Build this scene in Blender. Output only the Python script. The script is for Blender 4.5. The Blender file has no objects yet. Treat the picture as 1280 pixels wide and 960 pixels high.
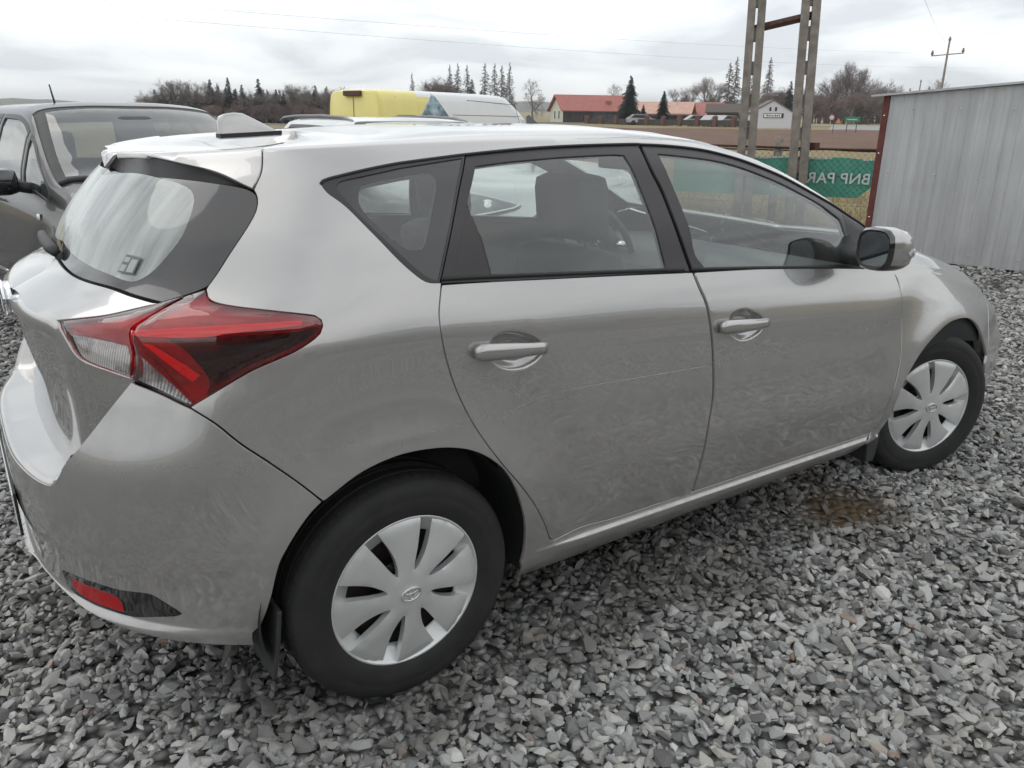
import bpy, bmesh, math, random
import numpy as np
from mathutils import Vector, Matrix
from mathutils.geometry import delaunay_2d_cdt

# ---------------------------------------------------------------- camera, world, sun, exposure
C = bpy.context.scene.collection
S = bpy.context.scene
random.seed(7)
RNG = np.random.default_rng(11)
PI = math.pi

cam_d = bpy.data.cameras.new('camera')
cam = bpy.data.objects.new('camera', cam_d)
C.objects.link(cam)
S.camera = cam
cam_d.sensor_width = 36.0
cam_d.lens = 995.86 / 1280 * 36.0
cam_d.clip_start = 0.05
cam_d.clip_end = 6000
_yaw, _pit, _rol = math.radians(54.9591), math.radians(-18.5608), math.radians(0.6257)
_f = Vector((math.cos(_pit) * math.cos(_yaw), math.cos(_pit) * math.sin(_yaw), math.sin(_pit)))
_r = _f.cross(Vector((0, 0, 1))).normalized()
_u = _r.cross(_f)
_r2 = _r * math.cos(_rol) + _u * math.sin(_rol)
_u2 = -_r * math.sin(_rol) + _u * math.cos(_rol)
_m = Matrix((_r2, _u2, -_f)).transposed().to_4x4()
_m.translation = Vector((-0.825, -2.493, 1.498))
cam.matrix_world = _m

SUN_EL, SUN_AZ = math.radians(52), math.radians(120)     # direction the light comes from, behind the cloud
W = bpy.data.worlds.new('World')
S.world = W
W.use_nodes = True
nt = W.node_tree
for n in list(nt.nodes):
    nt.nodes.remove(n)
def wn(t, **k):
    n = nt.nodes.new(t)
    for a, b in k.items():
        setattr(n, a, b)
    return n
wout = wn('ShaderNodeOutputWorld'); bg = wn('ShaderNodeBackground')
sky = wn('ShaderNodeTexSky', sky_type='NISHITA')
sky.sun_disc = False
sky.sun_elevation = SUN_EL
sky.sun_rotation = math.radians(90) - SUN_AZ
sky.air_density = 1.0; sky.dust_density = 2.0
tc = wn('ShaderNodeTexCoord')
sep = wn('ShaderNodeSeparateXYZ')
nt.links.new(tc.outputs['Generated'], sep.inputs[0])
# flat cloud deck: project the view direction on a plane overhead
zc = wn('ShaderNodeMath', operation='MAXIMUM'); zc.inputs[1].default_value = 0.0
nt.links.new(sep.outputs[2], zc.inputs[0])
za = wn('ShaderNodeMath', operation='ADD'); za.inputs[1].default_value = 0.16
nt.links.new(zc.outputs[0], za.inputs[0])
dv = wn('ShaderNodeVectorMath', operation='DIVIDE')
cmb = wn('ShaderNodeCombineXYZ')
for i in range(3):
    nt.links.new(za.outputs[0], cmb.inputs[i])
nt.links.new(tc.outputs['Generated'], dv.inputs[0]); nt.links.new(cmb.outputs[0], dv.inputs[1])
mp = wn('ShaderNodeMapping'); mp.inputs['Scale'].default_value = (1.0, 1.0, 0.0)
mp.inputs['Location'].default_value = (3.3, 1.7, 0)
nt.links.new(dv.outputs[0], mp.inputs[0])
n1 = wn('ShaderNodeTexNoise'); n1.inputs['Scale'].default_value = 0.85; n1.inputs['Detail'].default_value = 7; n1.inputs['Roughness'].default_value = 0.52
n1.inputs['Distortion'].default_value = 0.4
nt.links.new(mp.outputs[0], n1.inputs['Vector'])
cr = wn('ShaderNodeValToRGB')
e = cr.color_ramp.elements
e[0].position = 0.38; e[0].color = (0.52, 0.55, 0.58, 1)
e[1].position = 0.62; e[1].color = (0.86, 0.875, 0.87, 1)
m1 = e.new(0.50); m1.color = (0.72, 0.755, 0.77, 1)
nt.links.new(n1.outputs['Fac'], cr.inputs[0])
cstr = wn('ShaderNodeMix', data_type='RGBA'); cstr.blend_type = 'MULTIPLY'; cstr.inputs[0].default_value = 1.0
SKY_K = 21.0                      # cloud brightness relative to the physical sky, before the 0.075 strength below
cstr.inputs[7].default_value = (SKY_K, SKY_K, SKY_K, 1)
# an overcast sky is brighter overhead than at the horizon
zr = wn('ShaderNodeMapRange'); zr.inputs[1].default_value = 0.12; zr.inputs[2].default_value = 0.95; zr.inputs[3].default_value = 1.0; zr.inputs[4].default_value = 1.06
nt.links.new(sep.outputs[2], zr.inputs[0])
zmul = wn('ShaderNodeVectorMath', operation='SCALE'); nt.links.new(cr.outputs[0], zmul.inputs[0]); nt.links.new(zr.outputs[0], zmul.inputs['Scale'])
nt.links.new(zmul.outputs[0], cstr.inputs[6])
mx = wn('ShaderNodeMix', data_type='RGBA'); mx.inputs[0].default_value = 0.93
nt.links.new(sky.outputs[0], mx.inputs[6]); nt.links.new(cstr.outputs[2], mx.inputs[7])
nt.links.new(mx.outputs[2], bg.inputs[0])
bg.inputs[1].default_value = 0.075
nt.links.new(bg.outputs[0], wout.inputs[0])

sun_d = bpy.data.lights.new('sun', 'SUN')
sun_d.energy = 0.5
sun_d.angle = math.radians(40)
sun_d.color = (1.0, 0.97, 0.93)
sun = bpy.data.objects.new('sun', sun_d)
C.objects.link(sun)
_d = Vector((math.cos(SUN_EL) * math.cos(SUN_AZ), math.cos(SUN_EL) * math.sin(SUN_AZ), math.sin(SUN_EL)))
sun.rotation_euler = _d.to_track_quat('Z', 'Y').to_euler()

S.view_settings.view_transform = 'Standard'
S.view_settings.look = 'None'
S.view_settings.exposure = 0.10
S.view_settings.gamma = 1.0
S.render.engine = 'CYCLES'
S.cycles.max_bounces = 8
S.cycles.transparent_max_bounces = 24
S.cycles.use_denoising = True

# ---------------------------------------------------------------- materials
def lin(r, g, b):
    f = lambda c: (c / 255 / 12.92) if c / 255 <= 0.04045 else ((c / 255 + 0.055) / 1.055) ** 2.4
    return (f(r), f(g), f(b), 1)

class NB:
    """small helper to wire shader nodes"""
    def __init__(self, name):
        self.m = bpy.data.materials.new(name)
        self.m.use_nodes = True
        self.t = self.m.node_tree
        for n in list(self.t.nodes):
            self.t.nodes.remove(n)
        self.out = self.n('ShaderNodeOutputMaterial')
    def n(self, t, **k):
        x = self.t.nodes.new(t)
        for a, b in k.items():
            setattr(x, a, b)
        return x
    def l(self, a, b):
        self.t.links.new(a, b)
    def pr(self, col=(.5, .5, .5, 1), rough=.5, metal=0, coat=0, coat_r=.03, spec=.5):
        p = self.n('ShaderNodeBsdfPrincipled')
        p.inputs['Base Color'].default_value = tuple(col[:3]) + (1,)
        p.inputs['Roughness'].default_value = rough
        p.inputs['Metallic'].default_value = metal
        p.inputs['Coat Weight'].default_value = coat
        p.inputs['Coat Roughness'].default_value = coat_r
        if coat: p.inputs['Coat IOR'].default_value = 1.6
        p.inputs['Specular IOR Level'].default_value = spec
        self.l(p.outputs[0], self.out.inputs[0])
        self.p = p
        return p
    def noise(self, scale, detail=4, rough=.55, coord='Object', vec=None, stretch=None, dist=0):
        if vec is None:
            if not hasattr(self, 'tc'):
                self.tc = self.n('ShaderNodeTexCoord')
            vec = self.tc.outputs[coord]
        if stretch:
            mp = self.n('ShaderNodeMapping'); mp.inputs['Scale'].default_value = stretch
            self.l(vec, mp.inputs[0]); vec = mp.outputs[0]
        x = self.n('ShaderNodeTexNoise')
        x.inputs['Scale'].default_value = scale; x.inputs['Detail'].default_value = detail
        x.inputs['Roughness'].default_value = rough; x.inputs['Distortion'].default_value = dist
        self.l(vec, x.inputs['Vector'])
        return x.outputs['Fac']
    def ramp(self, fac, stops):
        r = self.n('ShaderNodeValToRGB')
        el = r.color_ramp.elements
        while len(el) < len(stops):
            el.new(.5)
        for e_, (p_, c_) in zip(el, stops):
            e_.position = p_
            e_.color = (c_, c_, c_, 1) if not hasattr(c_, '__len__') else tuple(c_[:3]) + (1,)
        self.l(fac, r.inputs[0])
        return r.outputs[0]
    def mixc(self, fac, a, b, blend='MIX'):
        x = self.n('ShaderNodeMix', data_type='RGBA'); x.blend_type = blend
        for sock, v in ((x.inputs[0], fac), (x.inputs[6], a), (x.inputs[7], b)):
            if hasattr(v, 'is_linked') or hasattr(v, 'links'):
                self.l(v, sock)
            elif hasattr(v, '__len__'):
                sock.default_value = tuple(v[:3]) + (1,)
            else:
                sock.default_value = v
        return x.outputs[2]
    def math(self, op, a, b=0.0, clamp=False):
        x = self.n('ShaderNodeMath', operation=op); x.use_clamp = clamp
        for s_, v in ((x.inputs[0], a), (x.inputs[1], b)):
            if hasattr(v, 'links'):
                self.l(v, s_)
            else:
                s_.default_value = v
        return x.outputs[0]
    def bump(self, h, strength=.3, dist=.01):
        b = self.n('ShaderNodeBump'); b.inputs['Strength'].default_value = strength; b.inputs['Distance'].default_value = dist
        self.l(h, b.inputs['Height'])
        self.l(b.outputs[0], self.p.inputs['Normal'])
        return b

def plain(name, col, rough=.5, metal=0, coat=0, var=.12, scale=8.0, bump=0, bscale=60, spec=.5):
    b = NB(name)
    p = b.pr(col, rough, metal, coat, spec=spec)
    if var:
        f = b.noise(scale, 5)
        c = b.ramp(f, [(.3, tuple(x * (1 - var) for x in col[:3])), (.7, tuple(min(1, x * (1 + var)) for x in col[:3]))])
        b.l(c, p.inputs['Base Color'])
    if bump:
        b.bump(b.noise(bscale, 3), bump, .004)
    return b.m

def paint(name, col, rough=.32, metal=.75, dirt=0.0, dirt_col=(.20, .175, .15), flake=.06, coat=1.0):
    b = NB(name)
    p = b.pr(col, rough, metal, coat, .018)
    p.inputs['Coat IOR'].default_value = 1.85
    fl = b.noise(900, 2, .8)
    c = b.ramp(fl, [(.35, tuple(x * (1 - flake) for x in col[:3])), (.65, tuple(x * (1 + flake) for x in col[:3]))])
    if dirt:
        g = b.n('ShaderNodeNewGeometry'); sp = b.n('ShaderNodeSeparateXYZ'); b.l(g.outputs['Position'], sp.inputs[0])
        h = b.n('ShaderNodeMapRange'); h.inputs[1].default_value = .18; h.inputs[2].default_value = .78
        h.inputs[3].default_value = 1.0; h.inputs[4].default_value = 0.0
        b.l(sp.outputs[2], h.inputs[0])
        blot = b.ramp(b.noise(5, 7, .62, dist=1.4), [(.30, .15), (.68, 1.0)])
        fine = b.ramp(b.noise(45, 5, .7), [(.3, .65), (.7, 1.0)])
        # wiped arcs left by a cloth: noise stretched round one centre on each door
        so = b.n('ShaderNodeSeparateXYZ'); b.l(b.tc.outputs['Object'], so.inputs[0])
        front = b.math('GREATER_THAN', so.outputs[0], 1.07)
        xc = b.math('SUBTRACT', so.outputs[0], b.math('ADD', .66, b.math('MULTIPLY', front, 1.02)))
        zc_ = b.math('SUBTRACT', so.outputs[2], .26)
        rad_ = b.math('SQRT', b.math('ADD', b.math('MULTIPLY', xc, xc), b.math('MULTIPLY', zc_, zc_)))
        cb = b.n('ShaderNodeCombineXYZ')
        b.l(b.math('MULTIPLY', rad_, 30), cb.inputs[0]); b.l(b.math('MULTIPLY', b.math('ARCTAN2', zc_, xc), 1.3), cb.inputs[1]); b.l(front, cb.inputs[2])
        arc = b.ramp(b.noise(1.0, 3, .6, vec=cb.outputs[0]), [(.36, .30), (.62, 1.0)])
        d = b.math('MULTIPLY', b.math('MULTIPLY', h.outputs[0], blot), b.math('MULTIPLY', fine, arc))
        d = b.math('MULTIPLY', d, dirt, True)
        c = b.mixc(d, c, dirt_col)
        b.l(b.math('SUBTRACT', metal, b.math('MULTIPLY', d, metal)), p.inputs['Metallic'])
        b.l(b.math('ADD', rough, b.math('MULTIPLY', d, .4)), p.inputs['Roughness'])
        b.l(b.math('SUBTRACT', 1.0, b.math('MULTIPLY', d, .65)), p.inputs['Coat Weight'])
    b.l(c, p.inputs['Base Color'])
    return b.m

def glass(name, tint=(.72, .78, .76), refl=1.0, rough=0.0, film=.0, film_col=(.6, .6, .6), streak=False):
    b = NB(name)
    tr = b.n('ShaderNodeBsdfTransparent'); tr.inputs[0].default_value = tuple(tint) + (1,)
    gl = b.n('ShaderNodeBsdfGlossy'); gl.inputs[0].default_value = (1, 1, 1, 1); gl.inputs['Roughness'].default_value = rough
    fr = b.n('ShaderNodeFresnel')
    ge = b.n('ShaderNodeNewGeometry')
    # a thin pane reflects alike from both sides: undo the node's inversion on back faces
    b.l(b.math('ADD', 1.52, b.math('MULTIPLY', ge.outputs['Backfacing'], 1 / 1.52 - 1.52)), fr.inputs[0])
    # two faces of the pane: 2F / (1 + F)
    f = b.math('MULTIPLY', b.math('DIVIDE', b.math('MULTIPLY', fr.outputs[0], 2.0), b.math('ADD', fr.outputs[0], 1.0)), refl, True)
    m = b.n('ShaderNodeMixShader'); b.l(f, m.inputs[0]); b.l(tr.outputs[0], m.inputs[1]); b.l(gl.outputs[0], m.inputs[2])
    o = m.outputs[0]
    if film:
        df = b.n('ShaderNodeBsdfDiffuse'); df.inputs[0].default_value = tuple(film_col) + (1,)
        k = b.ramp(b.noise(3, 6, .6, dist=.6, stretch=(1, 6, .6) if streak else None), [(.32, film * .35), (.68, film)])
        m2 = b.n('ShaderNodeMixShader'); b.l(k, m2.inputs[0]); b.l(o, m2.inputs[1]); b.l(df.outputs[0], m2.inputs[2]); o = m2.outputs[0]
    b.l(o, b.out.inputs[0])
    return b.m

M = {}
M['silver'] = paint('silver_paint', (.385, .372, .362), .27, .67, dirt=.8, dirt_col=(.27, .245, .22))
M['silver_clean'] = paint('silver_paint_clean', (.385, .372, .362), .26, .67)
M['under'] = plain('dark_underside', (.012, .012, .013), .8, var=0)
M['trim'] = plain('satin_black_trim', (.030, .026, .028), .40, var=.1)
M['rubber'] = plain('black_rubber', (.016, .016, .017), .6, var=.15)
M['gloss_black'] = plain('gloss_black', (.008, .008, .009), .12, coat=1, var=0)
M['glass_side'] = glass('side_glass', (.80, .85, .83), 1.0, film=.05)
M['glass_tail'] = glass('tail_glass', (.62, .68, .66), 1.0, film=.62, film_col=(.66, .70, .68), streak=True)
M['glass_dark'] = glass('tinted_glass', (.42, .46, .45), 1.0, film=.04)
M['frit'] = plain('glass_border', (.028, .026, .028), .07, coat=.4, var=0)
M['lamp_red'] = plain('red_lens', (.21, .004, .010), .08, var=0)
M['lamp_strip'] = plain('bright_red_lens', (.68, .016, .018), .10, var=.05)
M['lamp_dark'] = plain('smoked_red_lens', (.012, .002, .003), .05, var=0)
M['chrome'] = plain('chrome', (.75, .75, .76), .08, 1, var=0)
M['hubcap'] = plain('wheel_cover_silver', (.60, .60, .595), .34, .45, coat=.4, var=.05)
M['rust'] = plain('rusty_brake', (.030, .022, .018), .8, var=.5, scale=25)
M['plastic'] = plain('grey_plastic', (.028, .028, .029), .55, var=.15, scale=20, bump=.15)
M['seat'] = plain('seat_cloth', (.045, .043, .044), .9, var=.1, scale=6)
M['cabin'] = plain('cabin_plastic', (.05, .05, .052), .6, var=.1)
M['headliner'] = plain('headliner', (.36, .35, .33), .9, var=.05)
M['white'] = plain('white_print', (.75, .75, .73), .4, var=.03)
M['blue'] = plain('blue_print', (.02, .05, .30), .4, var=0)
M['black_print'] = plain('black_print', (.012, .012, .012), .5, var=0)

def fluted(name):
    b = NB(name)
    p = b.pr((.62, .61, .60), .12, .35, 1)
    w = b.n('ShaderNodeTexWave', bands_direction='Y'); w.inputs['Scale'].default_value = 60; w.inputs['Distortion'].default_value = .4
    tc_ = b.n('ShaderNodeTexCoord'); b.l(tc_.outputs['Object'], w.inputs['Vector'])
    c = b.ramp(w.outputs['Fac'], [(.10, (.42, .41, .41)), (.5, (.70, .69, .68))])
    lo_ = b.ramp(b.noise(16, 3, .5), [(.42, (.30, .295, .29)), (.55, (1, 1, 1))])
    c = b.mixc(1.0, c, lo_, 'MULTIPLY')
    b.l(c, p.inputs['Base Color'])
    b.bump(w.outputs['Fac'], .5, .004)
    return b.m
M['lamp_clear'] = fluted('clear_fluted_lens')
M['lamp_head'] = plain('head_lamp_lens', (.30, .30, .31), .06, .6, coat=1, var=.3)
# ---------------------------------------------------------------- object helpers
def tag(o, label=None, cat=None, group=None, kind=None):
    if label: o['label'] = label
    if cat: o['category'] = cat
    if group: o['group'] = group
    if kind: o['kind'] = kind
    return o

def thing(name, label, cat, loc=(0, 0, 0), rotz=0, group=None):
    o = bpy.data.objects.new(name, None)
    o.empty_display_size = .2
    C.objects.link(o)
    o.location = loc; o.rotation_euler = (0, 0, rotz)
    return tag(o, label, cat, group)

def obj(name, data, mat=None, parent=None, loc=None, rot=None, smooth=False):
    """link a bmesh, a mesh, or (verts, faces) as one mesh object"""
    if isinstance(data, bmesh.types.BMesh):
        me = bpy.data.meshes.new(name); data.to_mesh(me); data.free()
    elif isinstance(data, tuple):
        me = bpy.data.meshes.new(name)
        me.from_pydata([tuple(map(float, v)) for v in data[0]], [], [tuple(map(int, f)) for f in data[1]])
        me.update()
    else:
        me = data
    o = bpy.data.objects.new(name, me)
    C.objects.link(o)
    if mat is not None and not me.materials:
        for m in (mat if isinstance(mat, (list, tuple)) else [mat]):
            me.materials.append(m)
    if parent is not None:
        o.parent = parent
    if loc is not None: o.location = loc
    if rot is not None: o.rotation_euler = rot
    if smooth:
        me.polygons.foreach_set('use_smooth', [True] * len(me.polygons))
    return o

def copy_tree(o, parent=None):
    c = o.copy()
    C.objects.link(c)
    if parent is not None:
        c.parent = parent
        c.matrix_parent_inverse = o.matrix_parent_inverse
    for ch in list(o.children):
        copy_tree(ch, c)
    return c

def bx(bm, lo, hi, mi=0, bev=0):
    r = bmesh.ops.create_cube(bm, size=1)
    lo, hi = Vector(lo), Vector(hi)
    for v in r['verts']:
        v.co = Vector(((v.co[i] + .5) * (hi[i] - lo[i]) + lo[i]) for i in range(3))
    fs = {f for v in r['verts'] for f in v.link_faces}
    for f in fs: f.material_index = mi
    if bev:
        es = list({e_ for v in r['verts'] for e_ in v.link_edges})
        bmesh.ops.bevel(bm, geom=es, offset=bev, segments=2, affect='EDGES', profile=.6)
    return r['verts']

def box_mesh(lo, hi, bev=0):
    bm = bmesh.new(); bx(bm, lo, hi, 0, bev); return bm

def tube(pts, rad, n=8, closed=False, caps=True, flat=None):
    """swept tube through pts; rad scalar or list; flat=(scale_side, scale_up) squashes the section"""
    pts = [Vector(p) for p in pts]
    k = len(pts)
    vs, fs = [], []
    up = Vector((0, 0, 1))
    for i, p in enumerate(pts):
        if closed:
            d = pts[(i + 1) % k] - pts[(i - 1) % k]
        else:
            d = pts[min(i + 1, k - 1)] - pts[max(i - 1, 0)]
        d.normalize()
        a = d.cross(up)
        if a.length < 1e-3: a = d.cross(Vector((1, 0, 0)))
        a.normalize(); b = a.cross(d)
        r = rad[i] if hasattr(rad, '__len__') else rad
        sa, sb = flat if flat else (1, 1)
        for j in range(n):
            t = 2 * PI * j / n
            vs.append(p + a * (math.cos(t) * r * sa) + b * (math.sin(t) * r * sb))
    segs = k if closed else k - 1
    for i in range(segs):
        i2 = (i + 1) % k
        for j in range(n):
            j2 = (j + 1) % n
            fs.append((i * n + j, i * n + j2, i2 * n + j2, i2 * n + j))
    if caps and not closed:
        fs.append(tuple(range(n - 1, -1, -1)))
        fs.append(tuple((k - 1) * n + j for j in range(n)))
    return vs, fs

def merge(*parts):
    vs, fs = [], []
    for v, f in parts:
        o = len(vs)
        vs += list(v); fs += [tuple(i + o for i in q) for q in f]
    return vs, fs

def lathe(prof, n=64, axis='y', a0=0, a1=2 * PI):
    """prof: (r, h) pairs; h runs along the axis"""
    full = abs(a1 - a0 - 2 * PI) < 1e-6
    m = n if full else n + 1
    vs, fs = [], []
    for (r, h) in prof:
        for j in range(m):
            t = a0 + (a1 - a0) * j / n
            c, s = r * math.cos(t), r * math.sin(t)
            vs.append({'y': (c, h, s), 'z': (c, s, h), 'x': (h, c, s)}[axis])
    for i in range(len(prof) - 1):
        for j in range(n):
            j2 = (j + 1) % m
            fs.append((i * m + j, i * m + j2, (i + 1) * m + j2, (i + 1) * m + j))
    return vs, fs

def xf(mesh, mat):
    vs, fs = mesh
    return [mat @ Vector(v) for v in vs], fs

def prism(poly, h0, h1, axis='y'):
    """extrude a 2D polygon (list of (a, b)) along an axis"""
    n = len(poly)
    def P(a, b, h):
        return {'y': (a, h, b), 'x': (h, a, b), 'z': (a, b, h)}[axis]
    vs = [P(a, b, h0) for a, b in poly] + [P(a, b, h1) for a, b in poly]
    fs = [tuple(range(n)), tuple(range(2 * n - 1, n - 1, -1))] + [(i, i + n, (i + 1) % n + n, (i + 1) % n) for i in range(n)]
    return vs, fs

# ---------------------------------------------------------------- panels cut from a curved surface
def resample(pts, ds, closed=True):
    """Catmull-Rom through traced points, corners kept sharp, sampled about every ds"""
    P_ = [np.array(p[:2], float) for p in pts]
    K = [len(p) > 2 for p in pts]
    n = len(P_)
    out = []
    for i in range(n if closed else n - 1):
        p1, p2 = P_[i], P_[(i + 1) % n]
        p0 = P_[(i - 1) % n] if not (K[i] or (not closed and i == 0)) else p1 - (p2 - p1)
        p3 = P_[(i + 2) % n] if not (K[(i + 1) % n] or (not closed and i == n - 2)) else p2 + (p2 - p1)
        L = np.linalg.norm(p2 - p1)
        if L < 1e-9: continue
        # limit overshoot between unevenly spaced points
        m1 = (p2 - p0) / 2; m2 = (p3 - p1) / 2
        for m_ in (m1, m2):
            lm_ = np.linalg.norm(m_)
            if lm_ > 1.2 * L: m_ *= 1.2 * L / lm_
        k = max(1, int(math.ceil(L / ds)))
        for j in range(k):
            t = j / k
            h = (2 * t**3 - 3 * t * t + 1) * p1 + (t**3 - 2 * t * t + t) * m1 + (-2 * t**3 + 3 * t * t) * p2 + (t**3 - t * t) * m2
            out.append(h)
    if not closed: out.append(P_[-1])
    return np.array(out)

def area2(p):
    return float(np.sum(p[:, 0] * np.roll(p[:, 1], -1) - np.roll(p[:, 0], -1) * p[:, 1])) / 2

def inset(poly, d):
    """move every vertex of a closed outline inwards by d"""
    if area2(poly) < 0: poly = poly[::-1]
    e_ = np.roll(poly, -1, 0) - poly
    e_ /= np.maximum(np.linalg.norm(e_, axis=1, keepdims=True), 1e-12)
    n_ = np.stack([-e_[:, 1], e_[:, 0]], 1)
    a = n_ + np.roll(n_, 1, 0)
    a /= np.maximum(np.linalg.norm(a, axis=1, keepdims=True), 1e-9)
    c = np.clip((a * n_).sum(1), .35, 1)
    return poly + a * (d / c)[:, None]

def inpoly(poly, q):
    x, y = q[:, 0][:, None], q[:, 1][:, None]
    x0, y0 = poly[:, 0][None], poly[:, 1][None]
    x1, y1 = np.roll(poly[:, 0], -1)[None], np.roll(poly[:, 1], -1)[None]
    with np.errstate(divide='ignore', invalid='ignore'):
        c = ((y0 > y) != (y1 > y)) & (x < (x1 - x0) * (y - y0) / (y1 - y0) + x0)
    return c.sum(1) % 2 == 1

def dist_poly(poly, q):
    a = poly; b = np.roll(poly, -1, 0); ab = b - a
    L = np.maximum((ab * ab).sum(1), 1e-15)
    t = np.clip(((q[:, None] - a[None]) * ab[None]).sum(2) / L[None], 0, 1)
    d = q[:, None] - (a[None] + t[..., None] * ab[None])
    return np.sqrt((d * d).sum(2).min(1))

def triangulate(outer, holes, grid, extra=None):
    loops = [outer] + list(holes)
    vs, es = [], []
    for L in loops:
        o = len(vs)
        vs += [tuple(p) for p in L]
        es += [(o + i, o + (i + 1) % len(L)) for i in range(len(L))]
    lo, hi = outer.min(0), outer.max(0)
    gx = np.arange(lo[0] + grid * .5, hi[0], grid); gy = np.arange(lo[1] + grid * .5, hi[1], grid)
    if len(gx) and len(gy):
        X, Y = np.meshgrid(gx, gy)
        X[1::2] += grid * .5
        Q = np.stack([X.ravel(), Y.ravel()], 1)
        ok = inpoly(outer, Q)
        Q = Q[ok]
        if len(Q):
            dmin = dist_poly(outer, Q)
            for H in holes:
                dmin = np.minimum(dmin, dist_poly(H, Q))
                dmin[inpoly(H, Q)] = 0
            Q = Q[dmin > grid * .55]
            vs += [tuple(p) for p in Q]
    if extra is not None:
        Q = np.asarray(extra, float)
        Q = Q[inpoly(outer, Q)]
        dmin = dist_poly(outer, Q)
        for H in holes:
            dmin = np.minimum(dmin, dist_poly(H, Q)); dmin[inpoly(H, Q)] = 0
        vs += [tuple(p) for p in Q[dmin > .002]]
    r = delaunay_2d_cdt([Vector(v) for v in vs], es, [], 0, 1e-6, False)
    V = np.array([tuple(v) for v in r[0]]); F = np.array([tuple(f) for f in r[2] if len(f) == 3])
    cen = V[F].mean(1)
    keep = inpoly(outer, cen)
    for H in holes:
        keep &= ~inpoly(H, cen)
    F = F[keep]
    # consistent orientation (counter-clockwise in the chart)
    a = V[F[:, 0]]; b = V[F[:, 1]]; c = V[F[:, 2]]
    cr_ = (b[:, 0] - a[:, 0]) * (c[:, 1] - a[:, 1]) - (b[:, 1] - a[:, 1]) * (c[:, 0] - a[:, 0])
    F[cr_ < 0] = F[cr_ < 0][:, ::-1]
    F = F[np.abs(cr_) > 1e-10]
    used = np.unique(F)
    mp_ = -np.ones(len(V), int); mp_[used] = np.arange(len(used))
    return V[used], mp_[F]

def panel_mesh(name, outer, holes=(), fn=None, ds=.02, grid=.03, gap=0, rim=.012, off=0, bulge=0, bw=.03, hole_gap=0, edge=0.0008, extra=None, mid=False):
    """cut one panel out of the chart: returns a mesh with exact surface normals and an inward rolled edge"""
    fn = fn or surf
    O = resample(outer, ds) if not isinstance(outer, np.ndarray) else outer
    if area2(O) < 0: O = O[::-1]
    if gap:
        O0 = O; O = inset(O, gap)
        if mid:        # keep the edge that lies on the car's middle plane
            on = np.abs(fn(O0[:, 0], O0[:, 1])[:, 1]) < 1e-3
            O[on] = O0[on]
    Hs = []
    for h in holes:
        h_ = resample(h, ds) if not isinstance(h, np.ndarray) else h
        if area2(h_) < 0: h_ = h_[::-1]
        if hole_gap: h_ = inset(h_, -hole_gap)
        Hs.append(h_)
    V, F = triangulate(O, Hs, grid, extra)
    d = None
    if bulge or edge:
        d = dist_poly(O, V)
        for h_ in Hs: d = np.minimum(d, dist_poly(h_, V))
    P3 = fn(V[:, 0], V[:, 1]); N3 = surf_n(fn, V[:, 0], V[:, 1])
    if bulge:
        t = np.clip(d / bw, 0, 1)
        P3 = P3 + N3 * (bulge * np.sqrt(1 - (1 - t) ** 2))[:, None]
    P3 = P3 + N3 * off
    tris = [tuple(f) for f in F]
    nv = len(P3)
    verts = [P3]; norms = [N3]; faces = list(tris)
    if rim:
        from collections import Counter
        cnt = Counter()
        for f in tris:
            for a, b in ((f[0], f[1]), (f[1], f[2]), (f[2], f[0])):
                cnt[(a, b)] += 1
        be = [e_ for e_ in cnt if (e_[1], e_[0]) not in cnt]
        if mid: be = [e_ for e_ in be if not (abs(P3[e_[0], 1]) < 1e-3 and abs(P3[e_[1], 1]) < 1e-3)]
        ids = sorted({i for e_ in be for i in e_})
        # chart-space outward direction per boundary vertex
        outd = {i: np.zeros(2) for i in ids}
        for a, b in be:
            t = V[b] - V[a]; t = t / max(np.linalg.norm(t), 1e-12)
            n_ = np.array([t[1], -t[0]])
            outd[a] += n_; outd[b] += n_
        ii = np.array(ids)
        od = np.array([outd[i] / max(np.linalg.norm(outd[i]), 1e-9) for i in ids])
        eps = 1e-3
        T3 = (fn(V[ii, 0] + od[:, 0] * eps, V[ii, 1] + od[:, 1] * eps) - fn(V[ii, 0], V[ii, 1]))
        T3 /= np.maximum(np.linalg.norm(T3, axis=1, keepdims=True), 1e-12)
        Nb = N3[ii]
        top = P3[ii] + T3 * edge - Nb * edge
        bot = P3[ii] + T3 * edge - Nb * rim
        o1 = nv; o2 = nv + len(ii)
        verts += [top, bot]
        nt_ = T3 * .8 + Nb * .6
        norms += [nt_, T3]
        m_ = {i: k for k, i in enumerate(ids)}
        for a, b in be:
            ka, kb = m_[a], m_[b]
            faces.append((b, a, o1 + ka, o1 + kb))
            faces.append((o1 + kb, o1 + ka, o2 + ka, o2 + kb))
    P3 = np.concatenate(verts); N3 = np.concatenate(norms)
    N3 /= np.maximum(np.linalg.norm(N3, axis=1, keepdims=True), 1e-12)
    return P3, N3, faces

def to_mesh(name, P3, N3, faces, mirror=None):
    """mirror: None, 'flip' (other side only) or 'sym' (both halves in one mesh)"""
    if mirror:
        Pm = P3 * np.array([1, -1, 1]); Nm = N3 * np.array([1, -1, 1])
        Fm = [tuple(reversed(f)) for f in faces]
        if mirror == 'flip':
            P3, N3, faces = Pm, Nm, Fm
        else:
            o = len(P3)
            P3 = np.concatenate([P3, Pm]); N3 = np.concatenate([N3, Nm])
            faces = list(faces) + [tuple(i + o for i in f) for f in Fm]
    me = bpy.data.meshes.new(name)
    me.from_pydata(P3.tolist(), [], [tuple(int(i) for i in f) for f in faces])
    me.update()
    me.polygons.foreach_set('use_smooth', [True] * len(me.polygons))
    me.normals_split_custom_set_from_vertices([tuple(n) for n in N3])
    return me

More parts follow.
